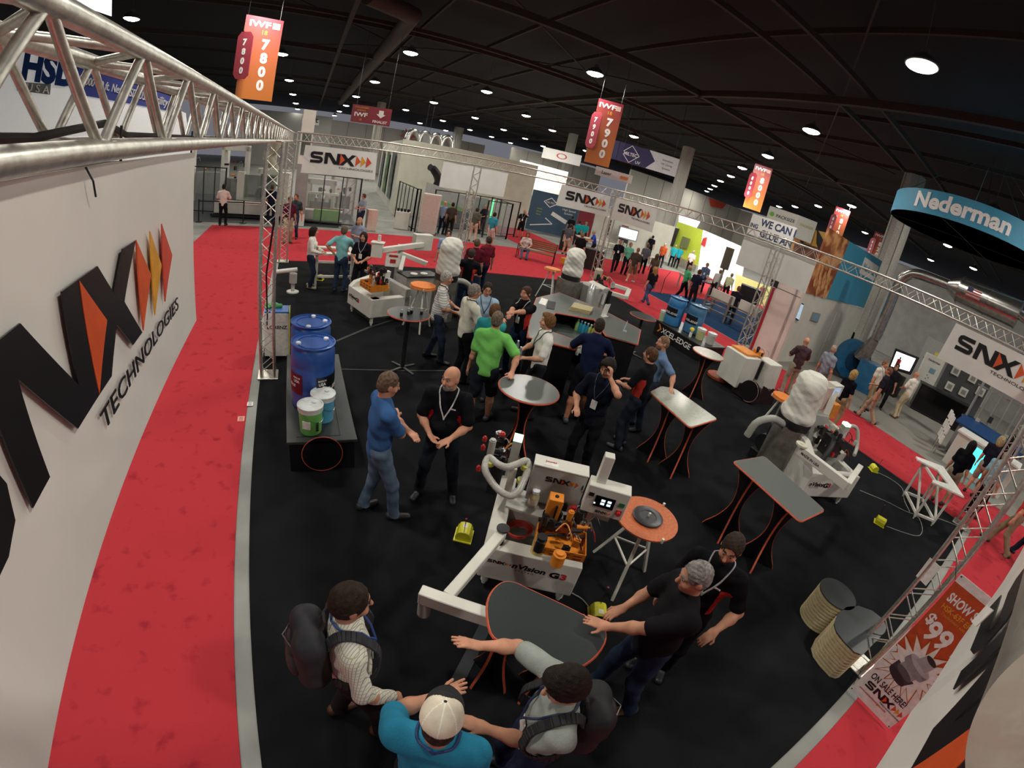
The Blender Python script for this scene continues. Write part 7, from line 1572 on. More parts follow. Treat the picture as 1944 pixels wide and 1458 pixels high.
a = MB(); a.add([tuple(p) for p in ((60.127, 52.7, 8.429), (64.918, 52.7, 8.591), (64.221, 52.7, 7.466), (61.101, 52.7, 7.19))] + [(p[0], p[1] + .1, p[2]) for p in ((60.127, 52.7, 8.429), (64.918, 52.7, 8.591), (64.221, 52.7, 7.466), (61.101, 52.7, 7.19))], [(0, 1, 2, 3), (7, 6, 5, 4), (0, 4, 5, 1), (1, 5, 6, 2), (2, 6, 7, 3), (3, 7, 4, 0)]); tag(a.build('wall_sign', mat('sign_tomato', 'c84a34', .5)), 'red tapered sign on the far grey wall left of the 8000 sign', 'sign')
# sofit sign on the far grey wall
q = ((-0.761, 77.6, 7.717), (1.88, 77.6, 7.68), (1.914, 77.6, 6.852), (-0.733, 77.6, 6.898)); t = thing('wall_sign', 'small white sign on the far grey wall at the upper left', 'sign', q[0]); panel('board', None, None, q, m_paper, .1, parent=t)
text_mb('sofit', 1.15, frame(((q[0][0] + q[1][0]) / 2, 77.55, q[3][2] + .35), (1, 0, 0), (0, 0, 1)), ext=.02, bold=.01, sx=1.2).build('lettering', m_print, t)
# red star logo and dark hanging flag on the far wall
t = thing('wall_sign', 'red star-shaped logo on the far wall right of the award sign', 'sign', (18.053, 85, 7.471)); a = MB(); c = (17.971, 84.6, 7.453); a.prism(star(0, 0, .6, 1.5, 6), 0, .1, frame(c, (1, 0, 0), (0, 0, 1))); a.build('star', mat('print_red', 'c03a3a', .4), t)
hang_sign('dark grey hanging flag sign near the silver pipes of the far booths', (9.268, 37.005, 5.5), (9.767, 36.928, 5.5), 4.95, 5.7, m_bg, [])
# ---------------------------------------------------------------- blue ring sign
t = thing('ring_sign', 'large round blue hanging sign with white letters at the upper right', 'sign', (21.8, 4.95, 6.9))
RC = Vector((21.8, 4.95, 0)); RR = 3.27; z0, z1 = 6.9, 7.78
a = MB(); a.lathe([(RR, z0), (RR, z1), (RR - .06, z1), (RR - .06, z0 + .06)], tuple(RC), 96); a.build('blue_band', mat('ring_blue', '3a92b4', .6, vary=.02), t, smooth=True)
a = MB(); a.lathe([(0, z0 + .02), (RR - .02, z0 + .02), (RR - .02, z0), (0, z0)], tuple(RC), 96); a.build('underside', mat('ring_white', 'c8c6bc', .7, vary=.03), t)
T = text_mb('Nederman', 1.0, Matrix(), ext=.012, bold=.035, sx=.86, space=1.0)
w0 = max(abs(p.x) for p in T.v); az0 = math.atan2(.37 - RC.y, .585 - RC.x) - .16
T.v = [Vector((RC.x + (RR + .012 + p.z) * math.cos(az0 + p.x / RR), RC.y + (RR + .012 + p.z) * math.sin(az0 + p.x / RR), z0 + .22 + p.y * .78)) for p in T.v]
T.build('lettering', m_pw, t)
for k in range(6):
    q = 2 * PI * k / 6 + .3; a = MB(); a.cyl((RC.x + RR * .98 * math.cos(q), RC.y + RR * .98 * math.sin(q), z1 - .02), (RC.x + .6 * math.cos(q), RC.y + .6 * math.sin(q), 10.1), .012, n=5); a.build('cable', m_dk, t)
a = MB(); a.beam((RC.x - RR, RC.y + .4, z0 - .001), (RC.x + RR, RC.y - .4, z0 - .001), .03, .004); a.beam((RC.x + .6, RC.y - RR * .95, z0 - .001), (RC.x - .6, RC.y + RR * .95, z0 - .001), .03, .004); a.build('seam', m_dk, t)
# ---------------------------------------------------------------- booth with the round sign
struct('wall_booth_white', (lambda a: (a.box((18.45, 8.1, 1.33), (6.5, .12, 2.68)), a)[1])(MB()), m_bw)
o = struct('wall_booth_tower', (lambda a: (a.box((15.3, 8.42, 1.85), (.2, 1.08, 3.7)), a)[1])(MB()), mat('booth_cream', 'dad0c6', .6, vary=.03, scale=2))
a = MB(); a.box((15.19, 8.42, 2.46), (.01, 1.08, .012)); a.build('wall_seam', m_seam, o)
a = MB(); a.box((15.22, 9.01, 1.2), (.12, .1, 2.4)); tag(a.build('red_post', mat('post_red', 'a01c30', .5)), 'tall red strip post at the left edge of the white tower wall', 'post')
a = MB(); a.box((15.25, 9.05, 2.6), (.2, .3, .35)); tag(a.build('speaker_box', m_rub), 'small black box on top of the red strip post', 'box')
m_wood = mat('print_wood', 'dba066', .5, col2='8a4a26', scale=1.6, c2pos=(.42, .58), detail=2)
t = thing('wall_poster', 'tall printed picture of warm orange wooden shapes left of the blue poster', 'poster', (16.5, 8, 2.6)); panel('print', None, None, [(15.62, 8.0, 2.66), (17.42, 8.0, 2.66), (17.62, 8.0, 4.95), (15.72, 8.0, 5.02)], m_wood, .08, parent=t)
for i in range(6):
    a = MB(); c = (15.95 + .22 * i, 7.985, 3.0 + .35 * math.sin(i * 2.1) + .25); a.prism(ellp(0, 0, .10, .34), 0, .01, frame(c, (1, 0, .25), (-.25, 0, 1))); a.build('shaving', mat('shaving', 'e0b07c', .5, col2='b06c3a', scale=6), t)
t = thing('wall_poster', 'large plain blue poster with a white name label', 'poster', (19.5, 8, 2.6)); panel('print', None, None, [(17.43, 8.0, 2.66), (21.65, 8.0, 2.70), (21.68, 8.0, 4.90), (17.63, 8.0, 4.95)], mat('poster_blue', '3f97b8', .5), .08, parent=t)
panel('name_label', None, None, [(19.6, 7.985, 4.02), (21.5, 7.985, 3.96), (21.5, 7.985, 4.62), (19.6, 7.985, 4.70)], m_paper, .012, parent=t)
text_mb('Nederman', .40, frame((20.55, 7.975, 4.18), (1, 0, -.03), (0, 0, 1)), ext=.004, bold=.02, sx=.9).build('lettering', mat('print_teal', '2f8cae', .4), t)
def wallbox(name, label, cat, pts, m, m2, th=.06, inset=.12):
    t = thing(name, label, cat, pts[0]); panel('frame', None, None, pts, m, th, parent=t); c = sum((Vector(p) for p in pts), Vector()) / 4
    panel('screen', None, None, [tuple(Vector(p).lerp(c, inset) + Vector((0, -.012, 0))) for p in pts], m2, .01, parent=t); return t
wallbox('monitor', 'black portrait screen on the white booth wall', 'monitor', [(15.452, 7.98, 1.71), (15.89, 7.98, 1.626), (15.795, 7.98, 2.258), (15.409, 7.98, 2.275)], m_rub, mat('screen_pale', 'a8c4d8', .3, emit=.6))
wallbox('picture_frame', 'small framed picture on the white booth wall', 'picture', [(16.822, 7.98, 1.721), (17.488, 7.98, 1.667), (17.451, 7.98, 2.031), (16.825, 7.98, 2.036)], m_bg, mat('frame_blue', '7a9cae', .4))
panel('booth_door_outline', 'thin dark outline of a white door in the booth wall', 'door', [(19.0, 8.03, .05), (20.1, 8.03, .05), (20.1, 8.03, 2.25), (19.0, 8.03, 2.25)], mat('door_cream', 'cfcdc2', .6), .01)
t = thing('potted_plant', 'slim green plant in a white pot beside the white tower wall', 'plant', (17.524, 8.926, 0))
c = (17.524, 8.926, 0); a = MB(); a.lathe([(.11, 0), (.14, .35), (.12, .35), (.1, .3)], (c[0], c[1], 0), 16); a.build('pot', m_bw, t)
for k in range(14):
    a = MB(); q = k * 2.4; z = .4 + .075 * k; r_ = .22 - .006 * k; tip = (c[0] + r_ * math.cos(q), c[1] + r_ * math.sin(q), z + .12); a.add([(c[0], c[1], z), (c[0] + r_ * .5 * math.cos(q + .3), c[1] + r_ * .5 * math.sin(q + .3), z + .12), tip, (c[0] + r_ * .5 * math.cos(q - .3), c[1] + r_ * .5 * math.sin(q - .3), z + .10)], [(0, 1, 2, 3), (3, 2, 1, 0)]); a.build('leaf', mat('leaf_green', '3f5e34', .6), t)
a = MB(); a.cyl((c[0], c[1], .3), (c[0], c[1], 1.5), .012, n=6); a.build('stem', mat('leaf_green', '3f5e34', .6), t)
# ducting and fan
m_silv = mat('duct_silver', 'b4b2ac', .22, .95, vary=.1, scale=8)
t = thing('exhaust_duct', 'shiny silver duct rising from the blue fan and ending in a big horizontal silencer', 'duct', (18.7, 6.0, 0))
a = MB(); a.tube(curve([(18.7, 6.02, 1.95), (18.7, 6.02, 3.2), (18.7, 6.0, 4.2), (18.7, 5.75, 4.62), (18.7, 5.4, 4.76), (18.7, 4.9, 4.78), (18.7, 4.25, 4.78)], 6), .19, 22); a.build('pipe', m_silv, t, smooth=True)
a = MB(); a.cyl((18.7, 4.3, 4.78), (18.7, 3.85, 4.80), .19, .46, 28, cap=False); a.build('cone', m_silv, t, smooth=True)
a = MB(); a.cyl((18.7, 3.85, 4.80), (18.7, 1.75, 4.80), .46, n=32); a.build('silencer', m_silv, t, smooth=True)
a = MB()
for y in (3.85, 2.85, 1.76): a.cyl((18.7, y - .02, 4.8), (18.7, y + .02, 4.8), .48, n=32)
for z in (2.2, 2.4): a.cyl((18.7, 6.02, z), (18.7, 6.02, z + .03), .21, n=22)
a.build('flange', m_silv, t, smooth=True)
a = MB(); a.cyl((18.7, 6.02, 1.95), (18.75, 6.3, 1.05), .2, .42, 4); a.build('hopper', m_galv, t)
panel('flag_sticker', None, None, [(18.24, 3.55, 4.68), (18.24, 3.05, 4.68), (18.27, 3.05, 4.98), (18.27, 3.55, 4.98)], mat('flag_white', 'd8d4d0', .5), .004, n=Vector((1, 0, 0)), parent=t)
a = MB()
for k in range(4): a.box((18.232, 3.30, 4.705 + .075 * k), (.004, .5, .035))
a.build('flag_stripes', mat('print_red', 'c03a3a', .4), t); a = MB(); a.box((18.228, 3.45, 4.91), (.006, .2, .14)); a.build('flag_corner', mt, t)
a = MB(); a.tube(curve([(18.7, 1.75, 4.8), (18.7, 1.4, 4.7), (18.7, 1.2, 4.3), (18.7, 1.15, 3.2)], 5), .14, 14); a.build('tail_pipe', m_silv, t, smooth=True)
m_fb = mat('fan_blue', '23618a', .45, vary=.08, scale=5)
t = thing('industrial_fan', 'big blue centrifugal fan on the grey carpet under the silver duct', 'fan', (19.0, 6.1, 0))
a = MB(); a.cyl((18.75, 6.45, .85), (18.95, 6.75, .85), .78, n=40); a.build('fan_casing', m_fb, t, smooth=True)
a = MB(); a.cyl((18.72, 6.40, .85), (18.76, 6.46, .85), .42, n=30); a.build('inlet', mat('fan_dark', '173c58', .5), t, smooth=True)
a = MB(); a.box((18.9, 5.75, .55), (.9, 1.0, 1.1), rz=.3); a.build('motor_box', m_fb, t, bevel=.02); a = MB(); a.box((18.9, 5.75, .05), (1.3, 1.6, .1), rz=.3); a.build('base_frame', m_fb, t)
t = thing('fire_extinguisher', 'red fire extinguisher beside the blue fan', 'extinguisher', (25.498, 7.038, 0)); c = Vector((20.6, 5.3, 1.0)); t.location = tuple(c); t.matrix_world = Matrix.Translation(c); a = MB(); a.cyl(c, c + Vector((0, 0, .5)), .09, n=14); a.build('cylinder', m_redp, t, smooth=True); a = MB(); a.cyl(c + Vector((0, 0, .5)), c + Vector((0, 0, .6)), .03, n=8); a.build('valve', m_dk, t)
t = thing('monitor', 'large bright white screen standing behind the visitors at the blue fan', 'monitor', (20.5, 5.0, 1.0)); q = [(20.6, 5.569, 1.725), (20.6, 4.728, 1.814), (20.6, 4.739, 1.255), (20.6, 5.528, 1.086)]
panel('screen', None, None, q, mat('screen_white', 'e8ecf4', .3, emit=1.6), .02, parent=t); panel('frame', None, None, [(20.63, 5.673, 1.817), (20.63, 4.618, 1.915), (20.63, 4.64, 1.142), (20.63, 5.599, 0.955)], m_rub, .06, parent=t); a = MB(); a.box((20.9, (q[0][1] + q[1][1]) / 2, .45), (.5, .6, .9)); a.build('stand', m_rub, t)
t, M, L = unit('control_cabinet', 'light grey control cabinet with a small screen behind the old man', 'cabinet', (22.4, 4.75), (22.7, 3.95)); a = MB(M); a.box((L / 2, .2, 1.05), (L, .4, 2.1)); a.build('body', m_bw, t, bevel=.01)
text_mb('Nederman', .13, M @ Matrix.Translation((L * .5, -.005, 1.85)) @ Matrix.Rotation(PI / 2, 4, 'X'), ext=.002, bold=.02).build('lettering', m_print, t); a = MB(M); a.box((L * .6, -.01, 1.5), (.26, .02, .2)); a.build('display', mat('frame_blue', '7a9cae', .4), t); a = MB(M)
for k in range(3): a.cyl((L * .45 + .1 * (k % 2), -.02, 1.25 - .08 * k), (L * .45 + .1 * (k % 2), 0, 1.25 - .08 * k), .02, n=8)
a.build('button', m_rub, t)
t, M, L = unit('display_counter', 'long glossy black counter on the grey carpet at the right', 'counter', (20.6, 4.05), (21.3, 2.0)); a = MB(M); a.box((L / 2, .35, .55), (L, .7, 1.0)); a.build('body', mat('gloss_black', '0b0b0d', .12), t, bevel=.01); a = MB(M); a.box((L / 2, .35, 1.08), (L + .05, .75, .04)); a.box((L / 2, -.0, .06), (L, .06, .05)); a.build('trim', m_dk, t)
t, M, L = unit('display_board', 'dark display board with mounted white measuring devices', 'display', (23.2, 3.9), (23.8, 1.9)); a = MB(M); a.box((L / 2, .1, 1.3), (L, .12, 2.1)); a.build('board', mat('board_dark', '4a4c4e', .6), t)
for i, (x, z) in enumerate(((.45, 1.9), (1.25, 1.95), (1.15, 1.25), (.5, 1.2), (1.8, 1.6))): a = MB(M); a.box((x, .0, z), (.36, .12, .36)); a.build('device', m_bw, t, bevel=.01); a = MB(M); a.box((x, -.065, z), (.2, .02, .2)); a.build('device_dial', m_bg, t)
t, M, L = unit('display_rack', 'row of vertical grey hoses and fittings hanging on a rack at the right edge', 'rack', (17.9, 1.9), (18.2, -.5)); a = MB(M); a.beam((0, 0, 1.2), (L, 0, 1.2), .05); a.beam((0, 0, 2.3), (L, 0, 2.3), .05); a.build('rail', m_galv, t)
for i in range(7):
    x = L * (i + .4) / 7; a = MB(M); a.cyl((x, .0, .5), (x, 0, 2.6), .045, n=10); a.build('hose', m_bg, t, smooth=True); a = MB(M); a.box((x + .05, -.05, 1.0 + .25 * (i % 3)), (.14, .12, .2)); a.build('fitting', mat('fitting_%d' % (i % 3), ('3c5c7c', 'b8b4a8', '2a2c30')[i % 3], .4), t)
t, M, L = unit('glowing_counter', 'white counter with a cyan lit front near the right edge', 'counter', (15.95, 1.55), (15.9, -.4)); a = MB(M); a.box((L / 2, .4, .5), (L, .8, 1.0)); a.build('body', m_bw, t, bevel=.01); a = MB(M); a.box((L / 2, .4, 1.03), (L + .1, .9, .05)); a.build('top', mat('top_white', 'ecebe4', .3), t); a = MB(M); a.box((L * .52, -.006, .55), (L * .62, .012, .7)); a.build('lit_panel', mat('lit_cyan', '3fd4e0', .4, emit=2.2), t)
t, M, L = unit('slanted_table', 'blue-topped slanted table behind the glowing counter', 'table', (17.2, 1.9), (17.0, -.2)); a = MB(M @ Matrix.Translation((0, 0, 1.05)) @ Matrix.Rotation(.25, 4, 'X')); a.box((L / 2, .4, 0), (L, .9, .05)); a.build('top', mat('top_navy', '20406c', .4), t); a = MB(M); a.box((L / 2, .4, .5), (L * .9, .5, .9)); a.build('body', m_bg, t)
for i in range(3):
    t = thing('brochure_stand', 'wire brochure stand with leaflets beside the glowing counter, ' + ('nearest the aisle', 'middle one', 'nearest the black counter')[i], 'stand', (16.2 + .45 * i, 1.9 + .12 * i, 0)); a = MB(); x, y = 16.2 + .45 * i, 1.9 + .12 * i
    a.cyl((x, y, 0), (x, y, 1.3), .012, n=6); a.build('pole', m_chr, t)
    for k in range(3): a = MB(); a.box((x, y, .5 + .32 * k), (.22, .05, .26), rz=.4); a.build('leaflet', m_paper, t)
struct('wall_behind_booth', (lambda a: (a.box((33, 4, 2.9), (.2, 26, 5.8)), a)[1])(MB()), m_bg)
for i, y in enumerate((6.4, 3.2)):
    o = struct('door_%d' % (i + 1), (lambda a: (a.box((32.86, y, 1.15), (.06, 1.7, 2.3)), a)[1])(MB()), mat('door_grey', '9a9a96', .5)); a = MB(); a.box((32.8, y - .2, 1.5), (.02, .4, .3)); a.build('door_notice', mat('notice_yellow', 'd0c048', .5), o); a = MB(); a.box((32.8, y, 1.0), (.04, 1.2, .05)); a.build('push_bar', m_chr, o)
# ---------------------------------------------------------------- big boards of the booths behind the right side truss
t = thing('booth_board', 'white hanging board with large dark blue words', 'sign', (20.85, 13.6, 4.1)); F = frame((20.85, 15.0, 4.0), (0, -1, -.02), (0, 0, 1)); a = MB(F); a.prism([(0, 0), (2.75, 0), (2.75, 1.08), (0, 1.08)], -.08, 0); a.build('board', mat('board_white', 'deded8', .5), t)
nv = mat('print_navy', '2c3c60', .4)
for s, sz, x, y in (('WE CAN I', .50, 1.72, .62), ('GLUE AN', .50, 1.78, .08), ('ING', .30, .32, .40)): text_mb(s, sz, F @ Matrix.Translation((x, y, .003)), ext=.004, bold=.035, sx=.95).build('lettering', nv, t)
t = thing('booth_tower_sign', 'white square tower sign with grey lettering above the orange picture', 'sign', (24, 14.5, 4.6)); a = MB(); a.prism([(23.35, 15.8), (24.1, 14.25), (25.1, 13.55), (25.4, 15.5)], 4.7, 5.95); a.build('body', mat('tower_white', 'c8c6ba', .5), t)
F = frame((23.73, 15.02, 5.45), (.75, -1.55, 0), (0, 0, 1)); text_mb('PACKSIZE', .24, F @ Matrix.Translation((.18, 0, .015)), ext=.004, bold=.015, sx=1.05).build('lettering', m_print, t); a = MB(F); a.lathe([(.09, 0), (.13, 0), (.13, .02), (.09, .02)], (-.62, .09, .01), 20); a.build('ring_logo', m_green, t)
F = frame((24.6, 13.9, 5.45), (1.0, -.7, 0), (0, 0, 1)); text_mb('PACKSIZE', .19, F @ Matrix.Translation((.05, 0, .015)), ext=.004, bold=.01).build('lettering', mat('print_gold', 'b0a04c', .4), t)
t = thing('booth_picture', 'yellow and brown picture wall with dark spikes beneath the square tower sign', 'poster', (25.5, 12, 3)); q = [(25.5, 15.191, 5.417), (25.5, 12.936, 5.604), (25.5, 12.589, 3.274), (25.5, 14.918, 3.124)]; panel('print', None, None, q, mat('picture_amber', 'd0a450', .5, vary=.1, scale=.6), .1, parent=t)
q = [(25.45, 14.758, 4.547), (25.45, 13.117, 4.662), (25.45, 12.865, 3.485), (25.45, 14.65, 3.302)]; panel('brown_area', None, None, q, mat('picture_brown', '7a4426', .5, col2='3a2014', scale=4), .02, parent=t)
for q in ([(25.43, 14.205, 5.766), (25.43, 14.041, 5.715), (25.43, 14.232, 4.57), (25.43, 14.443, 4.636)], [(25.43, 13.673, 5.691), (25.43, 12.983, 5.076), (25.43, 13.02, 4.438), (25.43, 13.384, 4.828)]): panel('dark_spike', None, None, q, m_rub, .02, parent=t)
# ---------------------------------------------------------------- lime and white booth opposite the right side
t = thing('booth_backwall', 'bright white and lime green back wall of the crowded booth', 'wall', (27, 20, 0))
def xp(name, pts, m, dx=0): panel(name, None, None, pts, m, .08, parent=t)
xp('white_section', [(27, 23.299, 3.353), (27, 19.038, 3.097), (27, 18.475, -0.052), (27, 22.643, 0.418)], mat('booth_white_glow', 'f0f0ea', .6, emit=.35))  # emission in this white stands in for booth light on the wall
xp('lime_section', [(27.1, 26.143, 3.375), (27.1, 23.321, 3.327), (27.1, 22.787, 0.677), (27.1, 26.149, 0.837)], m_lime)
xp('lime_skirt', [(26.9, 19.143, 1.229), (26.9, 15.923, 1.327), (26.9, 15.825, -0.372), (26.9, 18.647, -0.589)], mat('lime_pale', 'd4dc8c', .6))
xp('dark_curtain', [(26.9, 27.529, 2.846), (26.9, 25.619, 2.851), (26.9, 25.731, 1.356), (26.9, 27.465, 1.431)], mat('curtain_dark', '2c2c28', .8, vary=.3, scale=9))
xp('red_section', [(27.3, 28.552, 1.411), (27.3, 26.262, 1.37), (27.3, 26.21, 0.498), (27.3, 28.36, 0.629)], m_maroon)
xp('red_strip', [(26.85, 22.933, 2.765), (26.85, 22.624, 2.927), (26.85, 22.552, 2.219), (26.85, 22.951, 2.271)], mat('print_red', 'c03a3a', .4))
xp('red_strip', [(26.8, 16.843, 1.086), (26.8, 16.563, 1.152), (26.8, 16.595, 0.411), (26.8, 16.918, 0.435)], mat('post_red', 'a01c30', .5))
xp('lit_canopy', [(29, 28.065, 4.034), (29, 25.588, 3.992), (29, 25.799, 3.319), (29, 27.845, 3.154)], mat('booth_glow', 'f6f4ff', .6, emit=1.2))  # canopy looks lit through emission in its material
xp('shelf_display', [(26.9, 25.023, 2.4), (26.9, 24.214, 2.397), (26.9, 24.23, 1.596), (26.9, 25.027, 1.546)], mat('display_olive', '6c7448', .6))
for (p0, p1, nm) in (((27, 29.919, 3.552), (27, 26.636, 1.041), 0),): pass
ld2 = bpy.data.lights.new('booth_fill', 'AREA'); ld2.size = 3; ld2.energy = 420; ld2.color = (1, 1, .95)  # soft area light added to brighten the booth walls, without any fixture
for (x, y, z, tx, ty) in ((23.5, 20, 5.2, 27, 20), (19.5, 30.5, 5.2, 21, 34.5)):
    l = bpy.data.objects.new('booth_fill', ld2); COL.objects.link(l); l.location = (x, y, z); l.rotation_euler = Vector((tx - x, ty - y, 1.6 - z)).to_track_quat('-Z', 'Y').to_euler()
# rolling machine on the blue carpet
t, M, L = unit('roller_conveyor', 'machine with bright metal rollers on the red carpet behind the blue drums', 'machine', (19.3, 16.6), (22.4, 15.9))
for k in range(7): a = MB(M); a.cyl((.2, .15 * k, .75), (L * .75, .15 * k, .75), .045, n=10); a.build('roller', m_chr, t, smooth=True)
a = MB(M); a.beam((.15, -.1, .72), (.15, 1.1, .72), .08, .12); a.beam((L * .77, -.1, .72), (L * .77, 1.1, .72), .08, .12)
for x, y in ((.15, 0), (.15, 1), (L * .77, 0), (L * .77, 1)): a.beam((x, y, 0), (x, y, .7), .07)
a.build('frame', m_gry, t)
t, M, L = unit('gantry_machine', 'white panel and metal frame on the blue carpet beside the right side tower', 'machine', (16.6, 12.9), (17.0, 10.6))
a = MB(M); a.box((L * .3, .1, 1.0), (L * .5, .06, .45)); a.box((L * .85, .2, 1.0), (L * .4, .06, .5)); a.build('side_panel', m_bw, t)
for x in (.0, L * .5, L): a = MB(M); a.beam((x, 0, 0), (x, 0, 1.2), .08); a.beam((x, .8, 0), (x, .8, 1.2), .08); a.beam((x, 0, .4), (x, .8, .4), .06); a.build('post', m_galv, t)
for z in (.35, .6, .85): a = MB(M); a.beam((0, -.02, z), (L, -.02, z), .05); a.build('rail', m_galv, t)
t = thing('pole_lamp', 'dark pole with a round head rising from the blue carpet behind the drums', 'pole', (17.489, 13.196, 0)); c = (17.489, 13.196, 0); a = MB(); a.beam((c[0], c[1], 0), (c[0] + .05, c[1], 2.1), .07); a.build('pole', m_bg, t); a = MB(); a.cyl((c[0] + .05, c[1], 2.1), (c[0] + .05, c[1], 3.1), .2, n=16); a.build('head', mat('pole_head', '5c5648', .6), t)
t = thing('microphone_stand', 'thin black microphone stand at the corner of the blue carpet', 'stand', (16.244, 15.33, 0)); c = (16.244, 15.33, 0); a = MB(); a.cyl((c[0], c[1], 0), (c[0], c[1], .75), .015, n=6); a.cyl((c[0], c[1], .75), (c[0] + .12, c[1] - .1, 1.15), .012, n=6); a.build('pole', m_rub, t); a = MB(); a.cyl((c[0], c[1], 0), (c[0], c[1], .02), .14, n=14); a.build('foot', m_rub, t)
t, M, L = unit('black_cabinet', 'black machine cabinet in front of the lime booth wall', 'machine', (23.8, 16.3), (24.6, 15.2)); a = MB(M); a.box((L / 2, .4, .55), (L, .8, 1.1)); a.build('body', m_dk, t, bevel=.02); a = MB(M); a.box((L / 2, -.01, .6), (L * .7, .02, .5)); a.build('front_grille', m_rub, t)
# ---------------------------------------------------------------- diamond-logo booth beyond the cross aisle
for i, (p0, p1, z1, m, l) in enumerate((((15.2, 31.2), (16.4, 30.5), 3.0, m_maroon, 'red booth wall section left of the blue wall'), ((16.42, 30.48), (19.7, 28.9), 3.0, mat('wall_slate', '3c5870', .6, vary=.03, scale=1), 'slate blue booth wall with a white diamond logo'), ((19.72, 28.88), (20.8, 28.4), 2.9, m_maroon, 'red booth wall section right of the blue wall'), ((20.82, 28.38), (29.5, 25.0), 2.9, m_bw, 'long white booth wall behind the turquoise shirts'))):
    o = panel('booth_wall', l, 'wall', rectp(p0, p1, 0, z1), m, .12)
    if i == 1:
        d = Vector((p1[0] - p0[0], p1[1] - p0[1], 0)); F = frame((p0[0], p0[1], 0), d, (0, 0, 1)); Lw = d.length
        b = MB(F); q = [(.95, 2.3), (1.45, 2.65), (1.95, 2.3), (1.45, 1.95)]
        for k in range(4): b.beam((q[k][0], q[k][1], .02), (q[(k + 1) % 4][0], q[(k + 1) % 4][1], .02), .06, .02)
        b.build('diamond_logo', m_pw, o); text_mb('MILTEC', .2, F @ Matrix.Translation((1.45, 2.22, .02)), ext=.01).build('lettering', m_pw, o); text_mb('High Speed', .22, F @ Matrix.Translation((2.9, 1.95, .02)), ext=.01).build('lettering', m_pw, o); text_mb('Systems', .2, F @ Matrix.Translation((2.9, 1.7, .02)), ext=.01).build('lettering', m_pw, o)
        for k, s in enumerate(('Lamps', 'Ovens', 'Parts')): text_mb(s, .16, F @ Matrix.Translation((.75, 1.65 - .22 * k, .02)), ext=.01).build('lettering', m_lime, o)
        b = MB(F); b.beam((1.7, 1.55, .02), (2.9, 1.1, .02), .3, .02); b.beam((.3, .35, .02), (1.9, .75, .02), .07, .02); b.beam((1.9, .75, .02), (1.3, 1.1, .02), .07, .02); b.build('lamp_picture', m_pw, o)
    if i == 3:
        d = Vector((p1[0] - p0[0], p1[1] - p0[1], 0)); F = frame((p0[0], p0[1], 0), d, (0, 0, 1))
        b = MB(F); b.box((2.5, 1.3, .02), (.55, 1.3, .02)); b.build('red_panel', m_maroon, o); b = MB(F); b.box((3.5, 1.6, .02), (.3, .5, .02)); b.box((3.3, 1.1, .02), (.2, .25, .02)); b.box((1.3, 1.5, .02), (.08, 1.2, .02)); b.build('dark_fitting', m_rub, o)
t = thing('upper_deck', 'raised white booth deck with green machines and lit white walls', 'booth', (16, 36, 2.6)); a = MB(); a.prism([(11.5, 36.5), (15.0, 33.0), (25, 36), (24, 40)], 3.1, 3.3); a.build('deck', m_bw, t)
a = MB(); a.prism([(15.0, 33.0), (25.0, 36.0), (25.0, 36.1), (15, 33.1)], 2.4, 3.1); a.build('fascia', mat('fascia_cream', 'cfcdbc', .6), t)
for q in (((13.5, 36.5), (17.0, 37.0), 4.9), ((18.5, 38), (24.5, 39.5), 5.2)): panel('lit_wall', None, None, rectp(q[0], q[1], 3.3, q[2]), mat('booth_glow2', 'f4efe6', .6, emit=.8), .1, parent=t)  # these walls glow by emission in place of light cast on them
for c, s in (((15.6, 35), .6), ((17.0, 35.4), .5), ((18.2, 35.6), .8)):
    a = MB(); a.lathe([(s, 0), (s * .9, .35), (s * .5, .6), (0, .65)], (c[0], c[1], 3.55), 16); a.build('green_machine', mat('machine_leaf', '5c9c3c', .5), t, smooth=True); a = MB(); a.cyl((c[0], c[1], 3.3), (c[0], c[1], 3.6), s * .7, n=12); a.build('machine_base', m_bg, t)
struct('wall_booth_upper_support', (lambda a: (a.box((13.2, 34.8, 1.5), (3.6, .2, 3.0), rz=-.78), a)[1])(MB()), mat('booth_brownish', 'a8988c', .6, col2='7c685c', scale=1.5))
# tables, bins and screens of that booth
t, M, L = unit('draped_table', 'high table with a dark brown cover beside the far corner tower', 'table', (13.3, 18.6), (14.4, 17.9)); a = MB(M); a.box((L / 2, .35, .5), (L, .7, 1.0), taper=.95); a.build('cover', mat('drape_brown', '2c1c1a', .8, vary=.2), t); a = MB(M); a.box((L / 2, .35, 1.02), (L, .72, .03)); a.build('tabletop', m_lam, t)
a = MB(); a.box((12.45, 18.25, .25), (.35, .3, .3), rz=.3); tag(a.build('storage_box', mat('box_amber', 'd89a28', .5), bevel=.03, seg=2), 'small orange-yellow box on the red carpet behind the white bag', 'box')
t, M, L = unit('black_bin', 'black bin with a white notice left of the grey-shirted visitor', 'bin', (14.9, 22.9), (15.4, 22.6)); a = MB(M); a.box((L / 2, .3, .6), (L, .6, 1.2), taper=1.1); a.build('body', m_rub, t, bevel=.02); a = MB(M); a.box((L / 2, -.03, .75), (L * .6, .02, .4)); a.build('notice', m_paper, t)
t, M, L = unit('high_table', 'long pale table in front of the turquoise shirts', 'table', (15.6, 22.3), (18.2, 21.4)); a = MB(M); a.box((L / 2, .3, 1.05), (L, .7, .05)); a.build('tabletop', mat('table_cream', 'd8d4bc', .4), t)
for x in (.1, L - .1): a = MB(M); a.beam((x, .3, 0), (x, .3, 1.03), .08); a.build('leg', m_dk, t)
